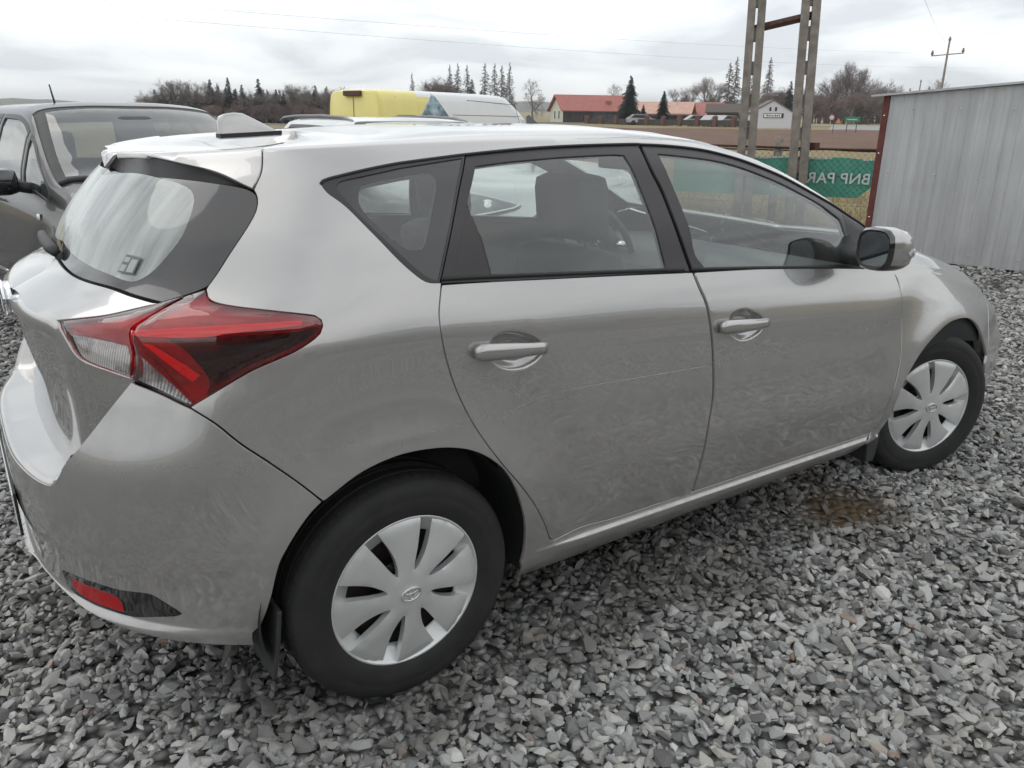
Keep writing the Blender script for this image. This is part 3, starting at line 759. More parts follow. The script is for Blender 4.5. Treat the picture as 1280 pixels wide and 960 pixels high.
# kind, x, y, height of the top, width
TREES = [
 ('bare', 25.8, 132.9, 4.0, 0),
 ('bare', 27.1, 132.6, 4.6, 0),
 ('bare', 28.6, 132.3, 4.3, 0),
 ('bare', 30.0, 132.0, 6.5, 0),
 ('bare', 31.5, 131.7, 7.1, 0),
 ('bare', 33.0, 131.3, 7.0, 0),
 ('bare', 34.2, 131.0, 6.5, 0),
 ('spruce', 35.5, 130.6, 6.5, 0),
 ('bare', 36.8, 130.3, 5.2, 0),
 ('spruce', 38.0, 129.9, 6.8, 0),
 ('spruce', 39.0, 129.6, 5.2, 0),
 ('spruce', 39.9, 129.3, 5.8, 0),
 ('bare', 41.0, 129.0, 5.4, 0),
 ('spruce', 42.3, 128.6, 6.7, 0),
 ('bare', 43.5, 128.2, 5.4, 0),
 ('spruce', 44.7, 127.8, 5.2, 0),
 ('spruce', 45.7, 127.4, 4.8, 0),
 ('bare', 46.7, 127.1, 6.0, 0),
 ('bare', 47.9, 126.6, 6.5, 0),
 ('bare', 49.2, 126.1, 5.5, 0),
 ('spruce', 50.4, 125.7, 5.9, 0),
 ('bare', 51.5, 125.2, 5.9, 0),
 ('bare', 52.9, 124.6, 5.8, 0),
 ('bare', 54.3, 124.0, 6.1, 0),
 ('bare', 55.9, 123.3, 5.7, 0),
 ('bare', 28.7, 140.9, 5.4, 0),
 ('spruce', 30.1, 143.4, 5.1, 0),
 ('bare', 30.3, 141.6, 5.7, 0),
 ('spruce', 31.2, 142.8, 5.4, 0),
 ('bare', 31.0, 139.7, 4.7, 0),
 ('spruce', 32.9, 143.3, 5.8, 0),
 ('spruce', 31.6, 137.2, 4.7, 0),
 ('spruce', 34.0, 142.7, 5.0, 0),
 ('spruce', 32.8, 135.7, 4.5, 0),
 ('spruce', 33.6, 136.3, 5.7, 0),
 ('spruce', 36.0, 141.6, 5.0, 0),
 ('spruce', 35.6, 138.7, 5.2, 0),
 ('bare', 36.5, 139.8, 4.8, 0),
 ('bare', 37.5, 139.5, 4.7, 0),
 ('bare', 38.2, 141.5, 4.7, 0),
 ('bare', 39.3, 141.9, 5.3, 0),
 ('spruce', 39.4, 140.6, 6.1, 0),
 ('spruce', 38.6, 133.5, 5.5, 0),
 ('spruce', 41.0, 139.4, 5.8, 0),
 ('spruce', 41.6, 139.1, 5.3, 0),
 ('bare', 42.3, 140.4, 5.5, 0),
 ('bare', 41.3, 135.0, 4.7, 0),
 ('spruce', 43.6, 140.5, 4.9, 0),
 ('bare', 41.9, 132.3, 5.8, 0),
 ('bare', 43.2, 132.8, 5.6, 0),
 ('spruce', 44.9, 135.8, 5.6, 0),
 ('spruce', 46.6, 139.3, 5.4, 0),
 ('spruce', 46.5, 137.1, 5.4, 0),
 ('spruce', 46.9, 135.2, 4.8, 0),
 ('spruce', 48.7, 139.0, 5.2, 0),
 ('spruce', 48.1, 135.8, 5.4, 0),
 ('bare', 48.7, 136.0, 5.7, 0),
 ('bare', 47.6, 130.2, 5.1, 0),
 ('spruce', 48.7, 131.9, 4.8, 0),
 ('bare', 49.4, 131.0, 6.0, 0),
 ('bare', 50.9, 132.3, 5.9, 0),
 ('spruce', 52.6, 134.6, 5.0, 0),
 ('bare', 51.4, 131.1, 5.4, 0),
 ('spruce', 51.6, 129.3, 5.3, 0),
 ('bare', 52.9, 130.1, 5.3, 0),
 ('bare', 55.5, 134.0, 6.4, 0),
 ('spruce', 55.8, 134.3, 6.1, 0),
 ('bare', 56.5, 134.5, 6.1, 0),
 ('bare', 57.6, 134.0, 6.1, 0),
 ('bare', 56.4, 130.5, 5.6, 0),
 ('bare', 58.2, 131.8, 5.8, 0),
 ('thicket', 24.6, 125.2, 2.4, 0),
 ('thicket', 26.0, 127.6, 2.7, 0),
 ('thicket', 27.1, 127.6, 2.4, 0),
 ('thicket', 28.0, 128.7, 2.0, 0),
 ('thicket', 28.5, 128.8, 2.5, 0),
 ('thicket', 29.4, 127.3, 2.1, 0),
 ('thicket', 30.8, 128.9, 2.2, 0),
 ('thicket', 30.8, 125.1, 2.8, 0),
 ('thicket', 31.4, 126.6, 2.3, 0),
 ('thicket', 32.1, 125.9, 2.2, 0),
 ('thicket', 32.4, 123.9, 2.5, 0),
 ('thicket', 33.3, 123.1, 2.8, 0),
 ('thicket', 35.6, 128.0, 3.0, 0),
 ('thicket', 36.2, 128.2, 2.9, 0),
 ('thicket', 35.8, 122.6, 2.3, 0),
 ('thicket', 37.8, 127.2, 3.0, 0),
 ('thicket', 37.5, 123.4, 2.8, 0),
 ('thicket', 40.0, 126.7, 3.0, 0),
 ('thicket', 39.6, 123.6, 2.6, 0),
 ('thicket', 41.0, 124.5, 2.9, 0),
 ('thicket', 41.1, 122.6, 3.1, 0),
 ('thicket', 43.0, 124.8, 2.4, 0),
 ('thicket', 42.8, 123.1, 3.1, 0),
 ('thicket', 43.6, 122.9, 2.5, 0),
 ('thicket', 43.9, 120.0, 3.0, 0),
 ('thicket', 45.1, 121.1, 2.8, 0),
 ('thicket', 46.1, 121.5, 2.3, 0),
 ('thicket', 47.5, 122.9, 3.2, 0),
 ('thicket', 47.3, 118.6, 2.7, 0),
 ('thicket', 49.0, 121.1, 2.6, 0),
 ('thicket', 50.7, 122.6, 3.2, 0),
 ('thicket', 50.9, 121.7, 2.7, 0),
 ('thicket', 51.1, 119.4, 2.4, 0),
 ('thicket', 51.4, 118.3, 3.1, 0),
 ('larch', 117.0, 218.0, 13.4, 0),
 ('round', 123.0, 214.7, 13.1, 0),
 ('round', 126.0, 212.9, 12.9, 0),
 ('larch', 126.6, 212.6, 15.8, 0),
 ('larch', 128.7, 211.4, 16.2, 0),
 ('larch', 130.9, 210.0, 15.8, 0),
 ('spruce', 132.1, 209.2, 11.9, 0),
 ('larch', 135.3, 207.2, 16.3, 0),
 ('larch', 137.7, 205.6, 16.2, 0),
 ('larch', 139.4, 204.4, 15.7, 0),
 ('larch', 141.4, 203.1, 16.6, 0),
 ('broad', 147.0, 199.1, 12.8, 0),
 ('broad', 126.0, 139.0, 9.2, 0),
 ('spruce', 79.3, 84.1, 7.0, 0),
 ('spruce', 82.1, 84.3, 3.3, 0),
 ('spruce', 81.2, 79.5, 5.0, 0),
 ('bare', 143.1, 136.4, 8.5, 0),
 ('bare', 148.5, 138.0, 9.4, 0),
 ('birch', 147.2, 132.0, 11.2, 0),
 ('bare', 156.1, 137.1, 10.3, 0),
 ('larch', 142.8, 121.8, 13.0, 0),
 ('larch', 147.5, 124.1, 14.6, 0),
 ('larch', 153.8, 124.3, 12.6, 0),
 ('larch', 148.1, 115.5, 14.0, 0),
 ('bare', 143.5, 113.3, 9.2, 0),
 ('round', 138.0, 104.1, 8.2, 0),
 ('spruce', 134.9, 99.8, 8.5, 0),
 ('bare', 162.4, 113.1, 9.8, 0),
 ('bare', 159.4, 108.6, 10.4, 0),
 ('bare', 168.8, 112.6, 12.2, 0),
 ('birch', 157.4, 102.6, 13.7, 0),
 ('birch', 161.5, 103.8, 12.7, 0),
 ('bare', 167.5, 105.6, 11.7, 0),
 ('bare', 164.9, 102.2, 10.4, 0),
 ('bare', 169.1, 103.0, 11.2, 0),
 ('bare', 174.0, 104.5, 10.0, 0),
 ('broad', 166.0, 88.5, 10.0, 0),
 ('thicket', 145.5, 102.5, 5.7, 0),
 ('thicket', 149.5, 104.8, 7.2, 0),
 ('thicket', 170.3, 117.8, 6.9, 0),
 ('thicket', 173.0, 119.4, 6.7, 0),
 ('thicket', 158.6, 107.8, 6.0, 0),
 ('thicket', 151.1, 102.0, 7.0, 0),
 ('thicket', 166.3, 111.3, 6.2, 0),
 ('thicket', 154.6, 102.4, 6.9, 0),
 ('thicket', 165.1, 108.5, 6.6, 0),
 ('thicket', 153.6, 100.0, 5.8, 0),
 ('thicket', 145.7, 93.5, 6.9, 0),
 ('thicket', 152.3, 97.3, 6.0, 0),
 ('thicket', 179.6, 114.1, 8.0, 0),
 ('thicket', 151.4, 94.9, 6.2, 0),
 ('thicket', 163.8, 101.9, 7.3, 0),
 ('thicket', 150.0, 92.3, 5.6, 0),
 ('thicket', 168.0, 103.0, 5.8, 0),
 ('thicket', 179.9, 109.1, 6.7, 0),
 ('thicket', 180.1, 108.4, 6.9, 0),
 ('thicket', 159.0, 94.4, 5.6, 0),
 ('thicket', 177.3, 104.8, 6.2, 0),
 ('thicket', 167.4, 97.3, 6.8, 0),
 ('thicket', 144.3, 140.8, 4.8, 0),
 ('thicket', 150.4, 144.7, 5.9, 0),
 ('thicket', 141.7, 133.4, 5.5, 0),
 ('thicket', 146.2, 133.9, 4.8, 0),
 ('thicket', 152.0, 136.1, 6.3, 0),
 ('thicket', 157.4, 139.7, 5.8, 0),
 ('thicket', 155.4, 133.7, 5.7, 0),
 ('thicket', 151.7, 128.2, 5.0, 0),
 ('thicket', 160.7, 133.4, 4.9, 0),
 ('thicket', 159.5, 130.3, 6.2, 0),
 ('thicket', 145.3, 116.4, 5.3, 0),
 ('thicket', 151.6, 118.6, 4.9, 0),
 ('thicket', 147.0, 112.3, 5.0, 0),
 ('thicket', 160.5, 120.5, 5.0, 0),
]
# ---------------------------------------------------------------- the silver hatchback in front
car = thing('silver_hatchback', 'silver grey five door hatchback in the foreground with a long scratch on its rear door', 'car')

def rng_pts(*p): return list(p)
def seg(name, a, b):
    return list(TR[name][a:b])

# body shell: rear quarter, roof, sill
R_ = TR
below = [(U0, .10), (U0, .225)]
shell_outer = ([(U0, 1.80, 1), (-.62, 1.72), (-.45, 1.56)] + [R_['spoiler'][8]] + [R_['spoiler'][7], R_['spoiler'][6], R_['spoiler'][5]]
               + R_['tail_glass'][6:11] + R_['lamp_outer'][1:17] + R_['bumper'][10:16]
               + R_['arch_rear'][7:] + [(.372, .25), (.38, .19, 1), (1.2, .19), (2.075, .19, 1), (2.085, .27), (2.125, .312, 1)]
               + R_['front_door'][14:20] + [(2.1043, 1.1203), (2.13, 1.22), (2.2, 1.46, 1), (2.40, 1.7), (2.54, 2.05, 1), (U0, 2.05, 1)])
dlo = (R_['rear_door'][:12] + R_['rear_door'][12:15] + [(1.06, .303)] + R_['front_door'][9:20] + [R_['front_door'][20]]
       + [R_['front_frame'][11], R_['front_frame'][10], R_['front_frame'][9]] + R_['front_frame'][8:0:-1] + [(.9391, 1.4281), (.93, 1.4292)]
       + R_['rear_frame'][3::-1] + R_['quarter_trim'][5::-1] + R_['quarter_trim'][14:8:-1])
screen = [(1.27, 2.05, 1), (1.24, 1.75), (1.16, 1.56), (1.25, 1.505, 1), (1.6, 1.503), (2.15, 1.503, 1), (2.36, 1.70), (2.50, 2.05, 1)]

# the flat hatch for dlo corners: keep it polygonal where panels meet
def strip_c(pl): return [tuple(p[:2]) for p in pl]
shell_poly = resample([p if len(p) > 2 else tuple(p) for p in shell_outer], .02)
dlo_poly = resample([tuple(p) for p in dlo], .02)
HAND_R = R_['handle_cup_rear']; HAND_F = R_['handle_cup_front']

SILL = [(u_, v_) for v_ in (.20, .22, .235, .246, .256, .265, .2715, .278, .284, .289, .295) for u_ in np.arange(.42, 2.09, .025)]
panel('body', shell_poly, [dlo_poly, resample(screen, .02)], M['silver'], car, sym=True, grid=.03, gap=.0025, rim=.012, extra=SILL)

def door(kind, win, cup):
    for s in 'RL':
        root = panel('door', R_[kind], [R_[cup]], M['silver'], car, sides=s, grid=.03, gap=.0055, rim=.016)
        doors[(kind, s)] = root
doors = {}
door('rear_door', None, 'handle_cup_rear'); door('front_door', None, 'handle_cup_front')
for s in 'RL':
    doors[('rear_door', s)]['label'] = 'rear door'
    doors[('front_door', s)]['label'] = 'front door'
doors[('rear_door', 'R')]['label'] = 'scratched rear door'

for s in 'RL':
    panel('window_frame', R_['rear_frame'], [R_['rear_glass_side'], R_['rear_fixed_panel']], M['trim'], doors[('rear_door', s)], sides=s, grid=.03, gap=.002, rim=.014, off=-.002)
    panel('window_frame', R_['front_frame'], [R_['front_glass_side'], R_['mirror_tri']], M['trim'], doors[('front_door', s)], sides=s, grid=.03, gap=.002, rim=.014, off=-.002)
    panel('window', R_['rear_glass_side'], (), M['glass_side'], doors[('rear_door', s)], sides=s, grid=.04, rim=0, off=-.006, gap=-.006, edge=0)
    panel('window', R_['front_glass_side'], (), M['glass_side'], doors[('front_door', s)], sides=s, grid=.04, rim=0, off=-.006, gap=-.006, edge=0)
    panel('corner_panel', R_['rear_fixed_panel'], (), M['trim'], doors[('rear_door', s)], sides=s, grid=.03, rim=.006, off=-.0035, gap=.0008)
    panel('corner_panel', R_['mirror_tri'], (), M['plastic'], doors[('front_door', s)], sides=s, grid=.03, rim=.006, off=-.001, gap=.0008)
    # waist seal along the bottom of the windows
    for kind, nm, a, b in (('rear_door', 'rear_frame', .135, .985), ('front_door', 'front_frame', 1.015, 1.95)):
        us = np.linspace(a, b, 24)
        p = surf(us, np.full(24, 1.1005)); n_ = surf_n(surf, us, np.full(24, 1.1005))
        sg = np.array([1, 1 if s == 'R' else -1, 1])
        obj('waist_seal', tube((p + n_ * .001) * sg, .0055, 8, flat=(.8, 1)), M['rubber'], doors[(kind, s)], smooth=True)
    # rear quarter window: rubber surround, dark ceramic edge, clear middle
    qt = panel('quarter_surround', R_['quarter_trim'], [R_['quarter_glass']], M['trim'], car, sides=s, grid=.03, gap=.0015, rim=.012, off=.0005, bulge=.003, bw=.01)
    panel('glass_border', R_['quarter_glass'], [R_['quarter_clear']], M['frit'], qt, sides=s, grid=.03, rim=0, off=-.003, gap=-.004, edge=0)
    panel('quarter_window', R_['quarter_clear'], (), M['glass_side'], qt, sides=s, grid=.03, rim=0, off=-.003, edge=0)
    # A dark seal between frames and roof
    top = R_['quarter_trim'][0:6] + R_['rear_frame'][0:5] + R_['front_frame'][0:10]
    tl = resample([tuple(p[:2]) for p in top], .03, closed=False)
    p = surf(tl[:, 0], tl[:, 1]); n_ = surf_n(surf, tl[:, 0], tl[:, 1])
    obj('roof_seal', tube((p + n_ * .0005) * np.array([1, 1 if s == 'R' else -1, 1]), .0042, 6), M['rubber'], car, smooth=True)

# dark inner skin behind every gap (keeps daylight out of the joints), left open behind the glass
def inner(u, v):
    p = surf(u, v); n_ = surf_n(surf, u, v)
    p = p - n_ * .024
    p[:, 0] += .085 * sstep(-.40, -.58, u) * sstep(1.12, 1.0, v) * sstep(.5, .66, v)
    p[:, 1] *= 1 - .06 * sstep(-.40, -.58, u)
    return p
lower = [(U0, .30, 1), (U0, 1.09, 1), (-.55, 1.06), (-.4, 1.09), (0, 1.085), (1.0, 1.085), (2.0, 1.085, 1), (2.3, 1.085), (2.9, 1.085, 1), (2.9, .75, 1)] + \
        [(2.575 + .40 * math.cos(t), .33 + .40 * math.sin(t)) for t in np.linspace(PI / 2, PI, 8)] + [(2.12, .22), (1.2, .22), (.42, .22)] + \
        [(.40 * math.cos(t), .34 + .41 * math.sin(t)) for t in np.linspace(.2, PI - .2, 14)] + [(-.36, .30)]
panel('inner_skin', lower, (), M['under'], car, sym=True, fn=inner, grid=.06, rim=0, edge=0)
uppers = [R_['quarter_glass'], R_['rear_glass_side'] , R_['front_glass_side'], R_['tail_clear'], R_['rear_fixed_panel']]
upper = [(U0, 1.09, 1), (-.55, 1.05), (-.4, 1.085), (0, 1.08), (2.0, 1.08, 1), (2.12, 1.2), (2.1, 1.42), (1.3, 1.50), (-.1, 1.50), (U0, 1.42, 1)]
panel('pillar_skin', upper, [resample(R_['quarter_clear'], .02), inset(resample(R_['rear_glass_side'], .02), -.004), inset(resample(R_['front_glass_side'], .02), -.004), resample(R_['tail_clear'], .02)], M['cabin'], car, sym=True, fn=inner, grid=.05, rim=0, edge=0)
panel('headliner', [(-.75, 1.49, 1), (1.16, 1.50, 1), (1.22, 2.05, 1), (-.75, 2.05, 1)], (), M['headliner'], car, sym=True, fn=inner, grid=.08, rim=0, edge=0)

# windscreen, bonnet, front wings, front bumper, headlamps
panel('windscreen', screen, (), M['glass_side'], car, sym=True, grid=.05, rim=0, off=-.003, gap=-.004, edge=0)
bonnet_o = [(2.55, 2.05, 1), (2.41, 1.7), (2.215, 1.475, 1), (2.6, 1.47), (2.88, 1.455), (3.02, 1.40), (3.4, 1.36), (3.8, 1.36), (U1, 1.36, 1), (U1, 2.05, 1)]
panel('bonnet', bonnet_o, (), M['silver_clean'], car, sym=True, grid=.04, gap=.002, rim=.012)
hl_o = [(2.93, 1.30, 1), (2.97, 1.38), (3.02, 1.39), (3.4, 1.35), (3.62, 1.2, 1), (3.3, 1.05), (3.05, 1.10)]
wing_o = ([(2.085, .25, 1)] + [(2.1225, .3085, 1)] + R_['front_door'][14:20] + [(2.1043, 1.1203), (2.13, 1.22), (2.205, 1.465, 1), (2.6, 1.465), (2.88, 1.45), (2.965, 1.385, 1), (2.925, 1.30), (3.04, 1.09), (3.02, .93), (3.03, .75), (3.06, .60, 1)]
          + [p for p in R_['arch_front'][::-1] if p[1] > .1][1:])
hb = R_['arch_front']
wing_o = ([(2.09, .24, 1), (2.1225, .3085, 1)] + R_['front_door'][14:20] + [(2.1043, 1.1203), (2.13, 1.22), (2.205, 1.465, 1), (2.6, 1.465), (2.88, 1.45), (2.965, 1.385, 1), (2.925, 1.30), (3.04, 1.09), (3.01, .95), (2.99, .80), (2.975, .64, 1)]
          + [p for p in hb[::-1] if p[0] < 2.94])
for s in 'RL':
    panel('front_wing', wing_o, (), M['silver'], car, sides=s, grid=.03, gap=.0035, rim=.012)
    panel('headlamp', hl_o, (), M['lamp_head'], car, sides=s, grid=.03, gap=.001, rim=.01, bulge=.002)
fb_o = [(U1, .20, 1), (U1, 1.30, 1), (3.75, 1.33), (3.63, 1.19, 1), (3.3, 1.04), (3.05, 1.08, 1), (3.015, .95), (2.995, .80), (2.98, .64, 1)] + [p for p in hb if p[0] >= 2.94] + [(3.12, .22, 1)]
panel('front_bumper', fb_o, (), M['silver'], car, sym=True, grid=.04, gap=.002, rim=.012)

# tail: lip below the glass, tailgate skin set back below the lip, bumper with its step
def gate(u, v):
    p = surf(u, v)
    d = .075 * sstep(1.0, .70, v) + .018 * sstep(1.012, .975, v) * sstep(-.70, -.80, u)
    p[:, 0] += d
    # rounded lip above the recess
    p[:, 0] -= .012 * np.exp(-((v - 1.035) / .03) ** 2) * sstep(-.62, -.80, u)
    return p
tg = panel('tailgate', R_['tailgate'], (), M['silver_clean'], car, sym=True, fn=gate, grid=.02, gap=.0022, rim=.012)
tb = panel('glass_border', R_['tail_glass'], [R_['tail_clear']], M['frit'], tg, sym=True, grid=.03, rim=.006, gap=.003, off=-.003)
panel('rear_window', R_['tail_clear'], (), M['glass_tail'], tg, sym=True, grid=.03, rim=0, off=-.003, edge=0)

def spoil(u, v):
    p = surf(u, v); n_ = surf_n(surf, u, v)
    k = sstep(1.62, 1.40, v)
    return p + n_ * (.005 * k)[:, None] + np.array([-.008, 0, -.003]) * (k * sstep(-.3, -.6, u))[:, None]
sp_ = panel('roof_spoiler', R_['spoiler'], (), M['silver_clean'], car, sym=True, fn=spoil, grid=.025, gap=.0022, rim=.012)
# gloss black underside joining the spoiler lip to the top of the glass
uu_ = np.linspace(U0, -.372, 40)
lp = resample([tuple(p[:2]) for p in R_['spoiler'][0:6]], .01, closed=False); gp_ = resample([tuple(p[:2]) for p in R_['tail_glass'][0:6]], .01, closed=False)
lv_ = np.interp(uu_, lp[:, 0], lp[:, 1]); gv_ = np.interp(uu_, gp_[:, 0], gp_[:, 1])
a_ = spoil(uu_, lv_ + .004); b_ = inner(uu_, gv_ - .012)
n_ = len(a_)
a2 = a_ - surf_n(spoil, uu_, lv_ + .004) * .012
mid = a2 * .5 + b_ * .5 + np.array([.004, 0, .006])
vs = [tuple(p) for p in np.concatenate([a2, mid, b_])]; vs += [(x, -y, z) for x, y, z in vs]
fs = []
for k in (0, 3 * n_):
    for i in range(n_ - 1):
        for r0 in (0, n_):
            q = (k + r0 + i, k + r0 + i + 1, k + r0 + n_ + i + 1, k + r0 + n_ + i)
            fs.append(q if k == 0 else q[::-1])
obj('underside', (vs, fs), M['under_gloss'], sp_, smooth=True)

def bump(u, v):
    p = surf(u, v)
    # hollow above the lower lip, where the reflectors sit
    return p
bumper = panel('rear_bumper', R_['bumper'], [R_['reflector']], M['silver'], car, sym=True, fn=bump, grid=.025, gap=.003, rim=.012, extra=[(u_, v_) for v_ in (.235, .245, .256, .265, .274, .282, .289, .297, .304, .315, .33) for u_ in np.arange(U0 + .006, -.34, .012)])
# loading step on top of the bumper
e0 = resample([tuple(p[:2]) for p in R_['bumper'][0:6]], .02, closed=False)
o3 = bump(e0[:, 0], e0[:, 1])
i3 = o3.copy()
i3[:, 0] += .115 * np.clip((-.36 - o3[:, 1]) / -.36, .0, 1) ** 0 ; i3[:, 2] += .012
i3[:, 1] *= .93
m3 = o3 * .8 + i3 * .2; m3[:, 2] = o3[:, 2] + .010
k_ = len(o3)
vs = [tuple(p) for p in np.concatenate([o3 + np.array([.002, 0, -.004]), o3 * .96 + i3 * .04 + np.array([0, 0, .005]), m3, i3])]
vs += [(x, -y, z) for x, y, z in vs]
fs = []
for kk in (0, 4 * k_):
    for i in range(k_ - 1):
        for r0 in range(3):
            q = (kk + r0 * k_ + i, kk + r0 * k_ + i + 1, kk + (r0 + 1) * k_ + i + 1, kk + (r0 + 1) * k_ + i)
            fs.append(q[::-1] if kk == 0 else q)
obj('step', (vs, fs), M['silver_clean'], bumper, smooth=True)

for s in 'RL':
    rf = panel('reflector_housing', R_['reflector'], [R_['reflector_red']], M['gloss_black'], bumper, sides=s, grid=.02, gap=.001, rim=.02, off=.001, bulge=.006, bw=.02)
    panel('reflector', R_['reflector_red'], (), M['reflex'], bumper, sides=s, grid=.015, gap=.0005, rim=.01, off=.002, bulge=.004, bw=.01)
    # tail lamps
    kw = dict(sides=s, grid=.012, rim=.0, off=.0045, edge=0)
    def lens(u, v):
        p = surf(u, v); n_ = surf_n(surf, u, v)
        d = dist_poly(LO, np.stack([u, v], 1))
        t = np.clip(d / .03, 0, 1)
        # a sharp ridge runs from the tailgate lip out to the tip of the lamp
        vr = np.interp(u, RID[:, 0], RID[:, 1])
        w = np.where(v > vr, .075, .13)
        k = np.clip(1 - np.sqrt(((v - vr) / w) ** 2 + .0025), 0, 1)
        return p + n_ * (.005 * np.sqrt(1 - (1 - t) ** 2) + .027 * k * sstep(0, 1, t) ** .6)[:, None]
    RID = np.array([p_[:2] for p_ in R_['lamp_ridge']])
    LO = resample(R_['lamp_outer'], .01)
    def ring(pl, d): return inset(resample(pl, .012), d)
    # outer lens of clear red plastic; reflectors, light guides and the smoked bowl lie behind it
    tl = panel('tail_lamp', R_['lamp_outer'], [R_['lamp_out_clear']], M['lens_red'], car, sides=s, grid=.015, rim=.022, fn=lens, ds=.012, gap=.0012)
    panel('clear_lens', R_['lamp_out_clear'], (), M['lens_clear'], tl, fn=lens, ds=.012, **{**kw, 'off': .0})
    def deep(d_):
        def f(u, v):
            p = surf(u, v); n_ = surf_n(surf, u, v)
            vr = np.interp(u, RID[:, 0], RID[:, 1]); k = np.clip(1 - np.abs((v - vr) / .11), 0, 1)
            return p + n_ * (.012 * k - d_)[:, None]
        return f
    LO2 = inset(LO, .0004)
    panel('lamp_bowl', LO2, (), M['lamp_back'], tl, sides=s, fn=deep(.020), grid=.02, rim=0, edge=0)
    panel('smoked_bowl', inset(resample(R_['lamp_dark'], .012), .003), (), M['lamp_dark'], tl, sides=s, fn=deep(.0165), grid=.02, rim=.003, edge=0)
    panel('light_strip', inset(resample(R_['lamp_strip'], .012), .0015), (), M['lamp_strip'], tl, sides=s, fn=deep(.006), grid=.02, rim=.010, edge=0)
    panel('light_strip', inset(resample(R_['lamp_strip_low'], .012), .0015), (), M['lamp_strip'], tl, sides=s, fn=deep(.004), grid=.02, rim=.010, edge=0)
    panel('reflector_bowl', inset(resample(R_['lamp_out_clear'], .012), .001), (), M['lamp_clear'], tl, sides=s, fn=deep(.014), grid=.02, rim=.003, edge=0)
    q = surf(np.array([-.435]), np.array([.925]))[0]; q = q - surf_n(surf, np.array([-.435]), np.array([.925]))[0] * .006
    LI = resample(R_['lamp_inner'], .01)
    def lens2(u, v):
        p = surf(u, v); n_ = surf_n(surf, u, v)
        d = dist_poly(LI, np.stack([u, v], 1)); t = np.clip(d / .025, 0, 1)
        return p + n_ * (.006 * np.sqrt(1 - (1 - t) ** 2))[:, None]
    t2 = panel('tailgate_lamp', R_['lamp_inner'], [R_['lamp_in_clear']], M['lens_red'], tg, sides=s, grid=.015, rim=.018, fn=lens2, ds=.012, gap=.0012)
    panel('clear_lens', R_['lamp_in_clear'], (), M['lens_clear'], t2, sides=s, grid=.015, rim=0, fn=lens2, ds=.012, edge=0)
    def deep2(u, v):
        p = surf(u, v); return p - surf_n(surf, u, v) * .013
    panel('lamp_bowl', inset(LI, .0004), [inset(resample(R_['lamp_in_clear'], .012), -.001)], M['lamp_back'], t2, sides=s, fn=deep2, grid=.02, rim=0, edge=0)
    panel('reflector_bowl', inset(resample(R_['lamp_in_clear'], .012), .0005), (), M['lamp_clear'], t2, sides=s, fn=deep2, grid=.02, rim=0, edge=0)

# door handles: bowl behind the bar
def handle(kind, cup, s, bar):
    d = doors[(kind, s)]
    O = resample(R_[cup], .008)
    if area2(O) < 0: O = O[::-1]
    c = O.mean(0)
    def bowl(u, v):
        p = surf(u, v); n_ = surf_n(surf, u, v)
        t = np.clip(dist_poly(O, np.stack([u, v], 1)) / .030, 0, 1)
        return p - n_ * (.024 * sstep(0, 1, t))[:, None]
    panel('handle_bowl', O, (), M['silver_clean'], d, sides=s, fn=bowl, grid=.006, rim=0, gap=-.001, edge=0)
    sg = np.array([1, 1 if s == 'R' else -1, 1])
    (u0, v0), (u1, v1) = bar
    us = np.linspace(u0, u1, 15); vs_ = np.linspace(v0, v1, 15)
    p = surf(us, vs_); n_ = surf_n(surf, us, vs_)
    t = np.linspace(0, 1, 15)
    lift = .015 + .007 * np.sin(t * PI)
    rad = .0228 * (1 - .26 * sstep(.25, 1, t)) * np.interp(t, [0, .04, .10], [.55, .92, 1])
    obj('handle', tube((p + n_ * lift[:, None]) * sg, list(rad), 14, flat=(.62, 1.0)), M['silver_clean'], d, smooth=True)
    # keyhole cap joint
    q = surf(us[4], vs_[4])[0] + surf_n(surf, us[4], vs_[4])[0] * .0165
    ring_ = [tuple((q + np.array([0, .0096 * math.sin(a), .0150 * math.cos(a)])) * sg) for a in np.linspace(0, 2 * PI, 20, endpoint=False)]
    obj('handle_joint', tube(ring_, .0010, 5, closed=True), M['under'], d)
for s in 'RL':
    handle('rear_door', 'handle_cup_rear', s, [p[:2] for p in R_['hbar_rear']])
    handle('front_door', 'handle_cup_front', s, [p[:2] for p in R_['hbar_front']])

# scratch on the rear door
sc_ = resample([tuple(p[:2]) for p in R_['scratch']], .02, closed=False)
p = surf(sc_[:, 0], sc_[:, 1]); n_ = surf_n(surf, sc_[:, 0], sc_[:, 1])
w_ = np.interp(np.linspace(0, 1, len(p)), [0, .25, .6, 1], [.0001, .0003, .0006, .0005])[:, None]
up_ = np.array([0, 0, 1.0])
a_ = p + n_ * .0006 - up_ * w_; b_ = p + n_ * .0006 + up_ * w_
obj('scratch', ([*a_, *b_], [(i, i + 1, len(a_) + i + 1, len(a_) + i) for i in range(len(a_) - 1)]), plain('scratch_primer', (.50, .485, .47), .6, var=.2, scale=40), doors[('rear_door', 'R')])

# floor pan and arch liners
bm = bmesh.new()
bx(bm, (.42, -.74, .19), (2.14, .74, .27))
bx(bm, (-.58, -.45, .27), (.42, .45, .36))
bx(bm, (-.56, -.50, .38), (-.40, .50, .80))
bx(bm, (2.1, -.58, .20), (3.2, .58, .60))
obj('floor_pan', bm, M['under'], car)
for (ax, az) in ((0, .33), (2.575, .325)):
    for sgn in (1, -1):
        prof = [(.385, -.835 * sgn), (.392, -.50 * sgn), (.05, -.50 * sgn)]
        v_, f_ = lathe(prof, 40, 'y', -.25, PI + .25)
        if sgn < 0: f_ = [q[::-1] for q in f_]
        obj('arch_liner', ([(x + ax, y, z + az) for x, y, z in v_], f_), M['under'], car, smooth=True)
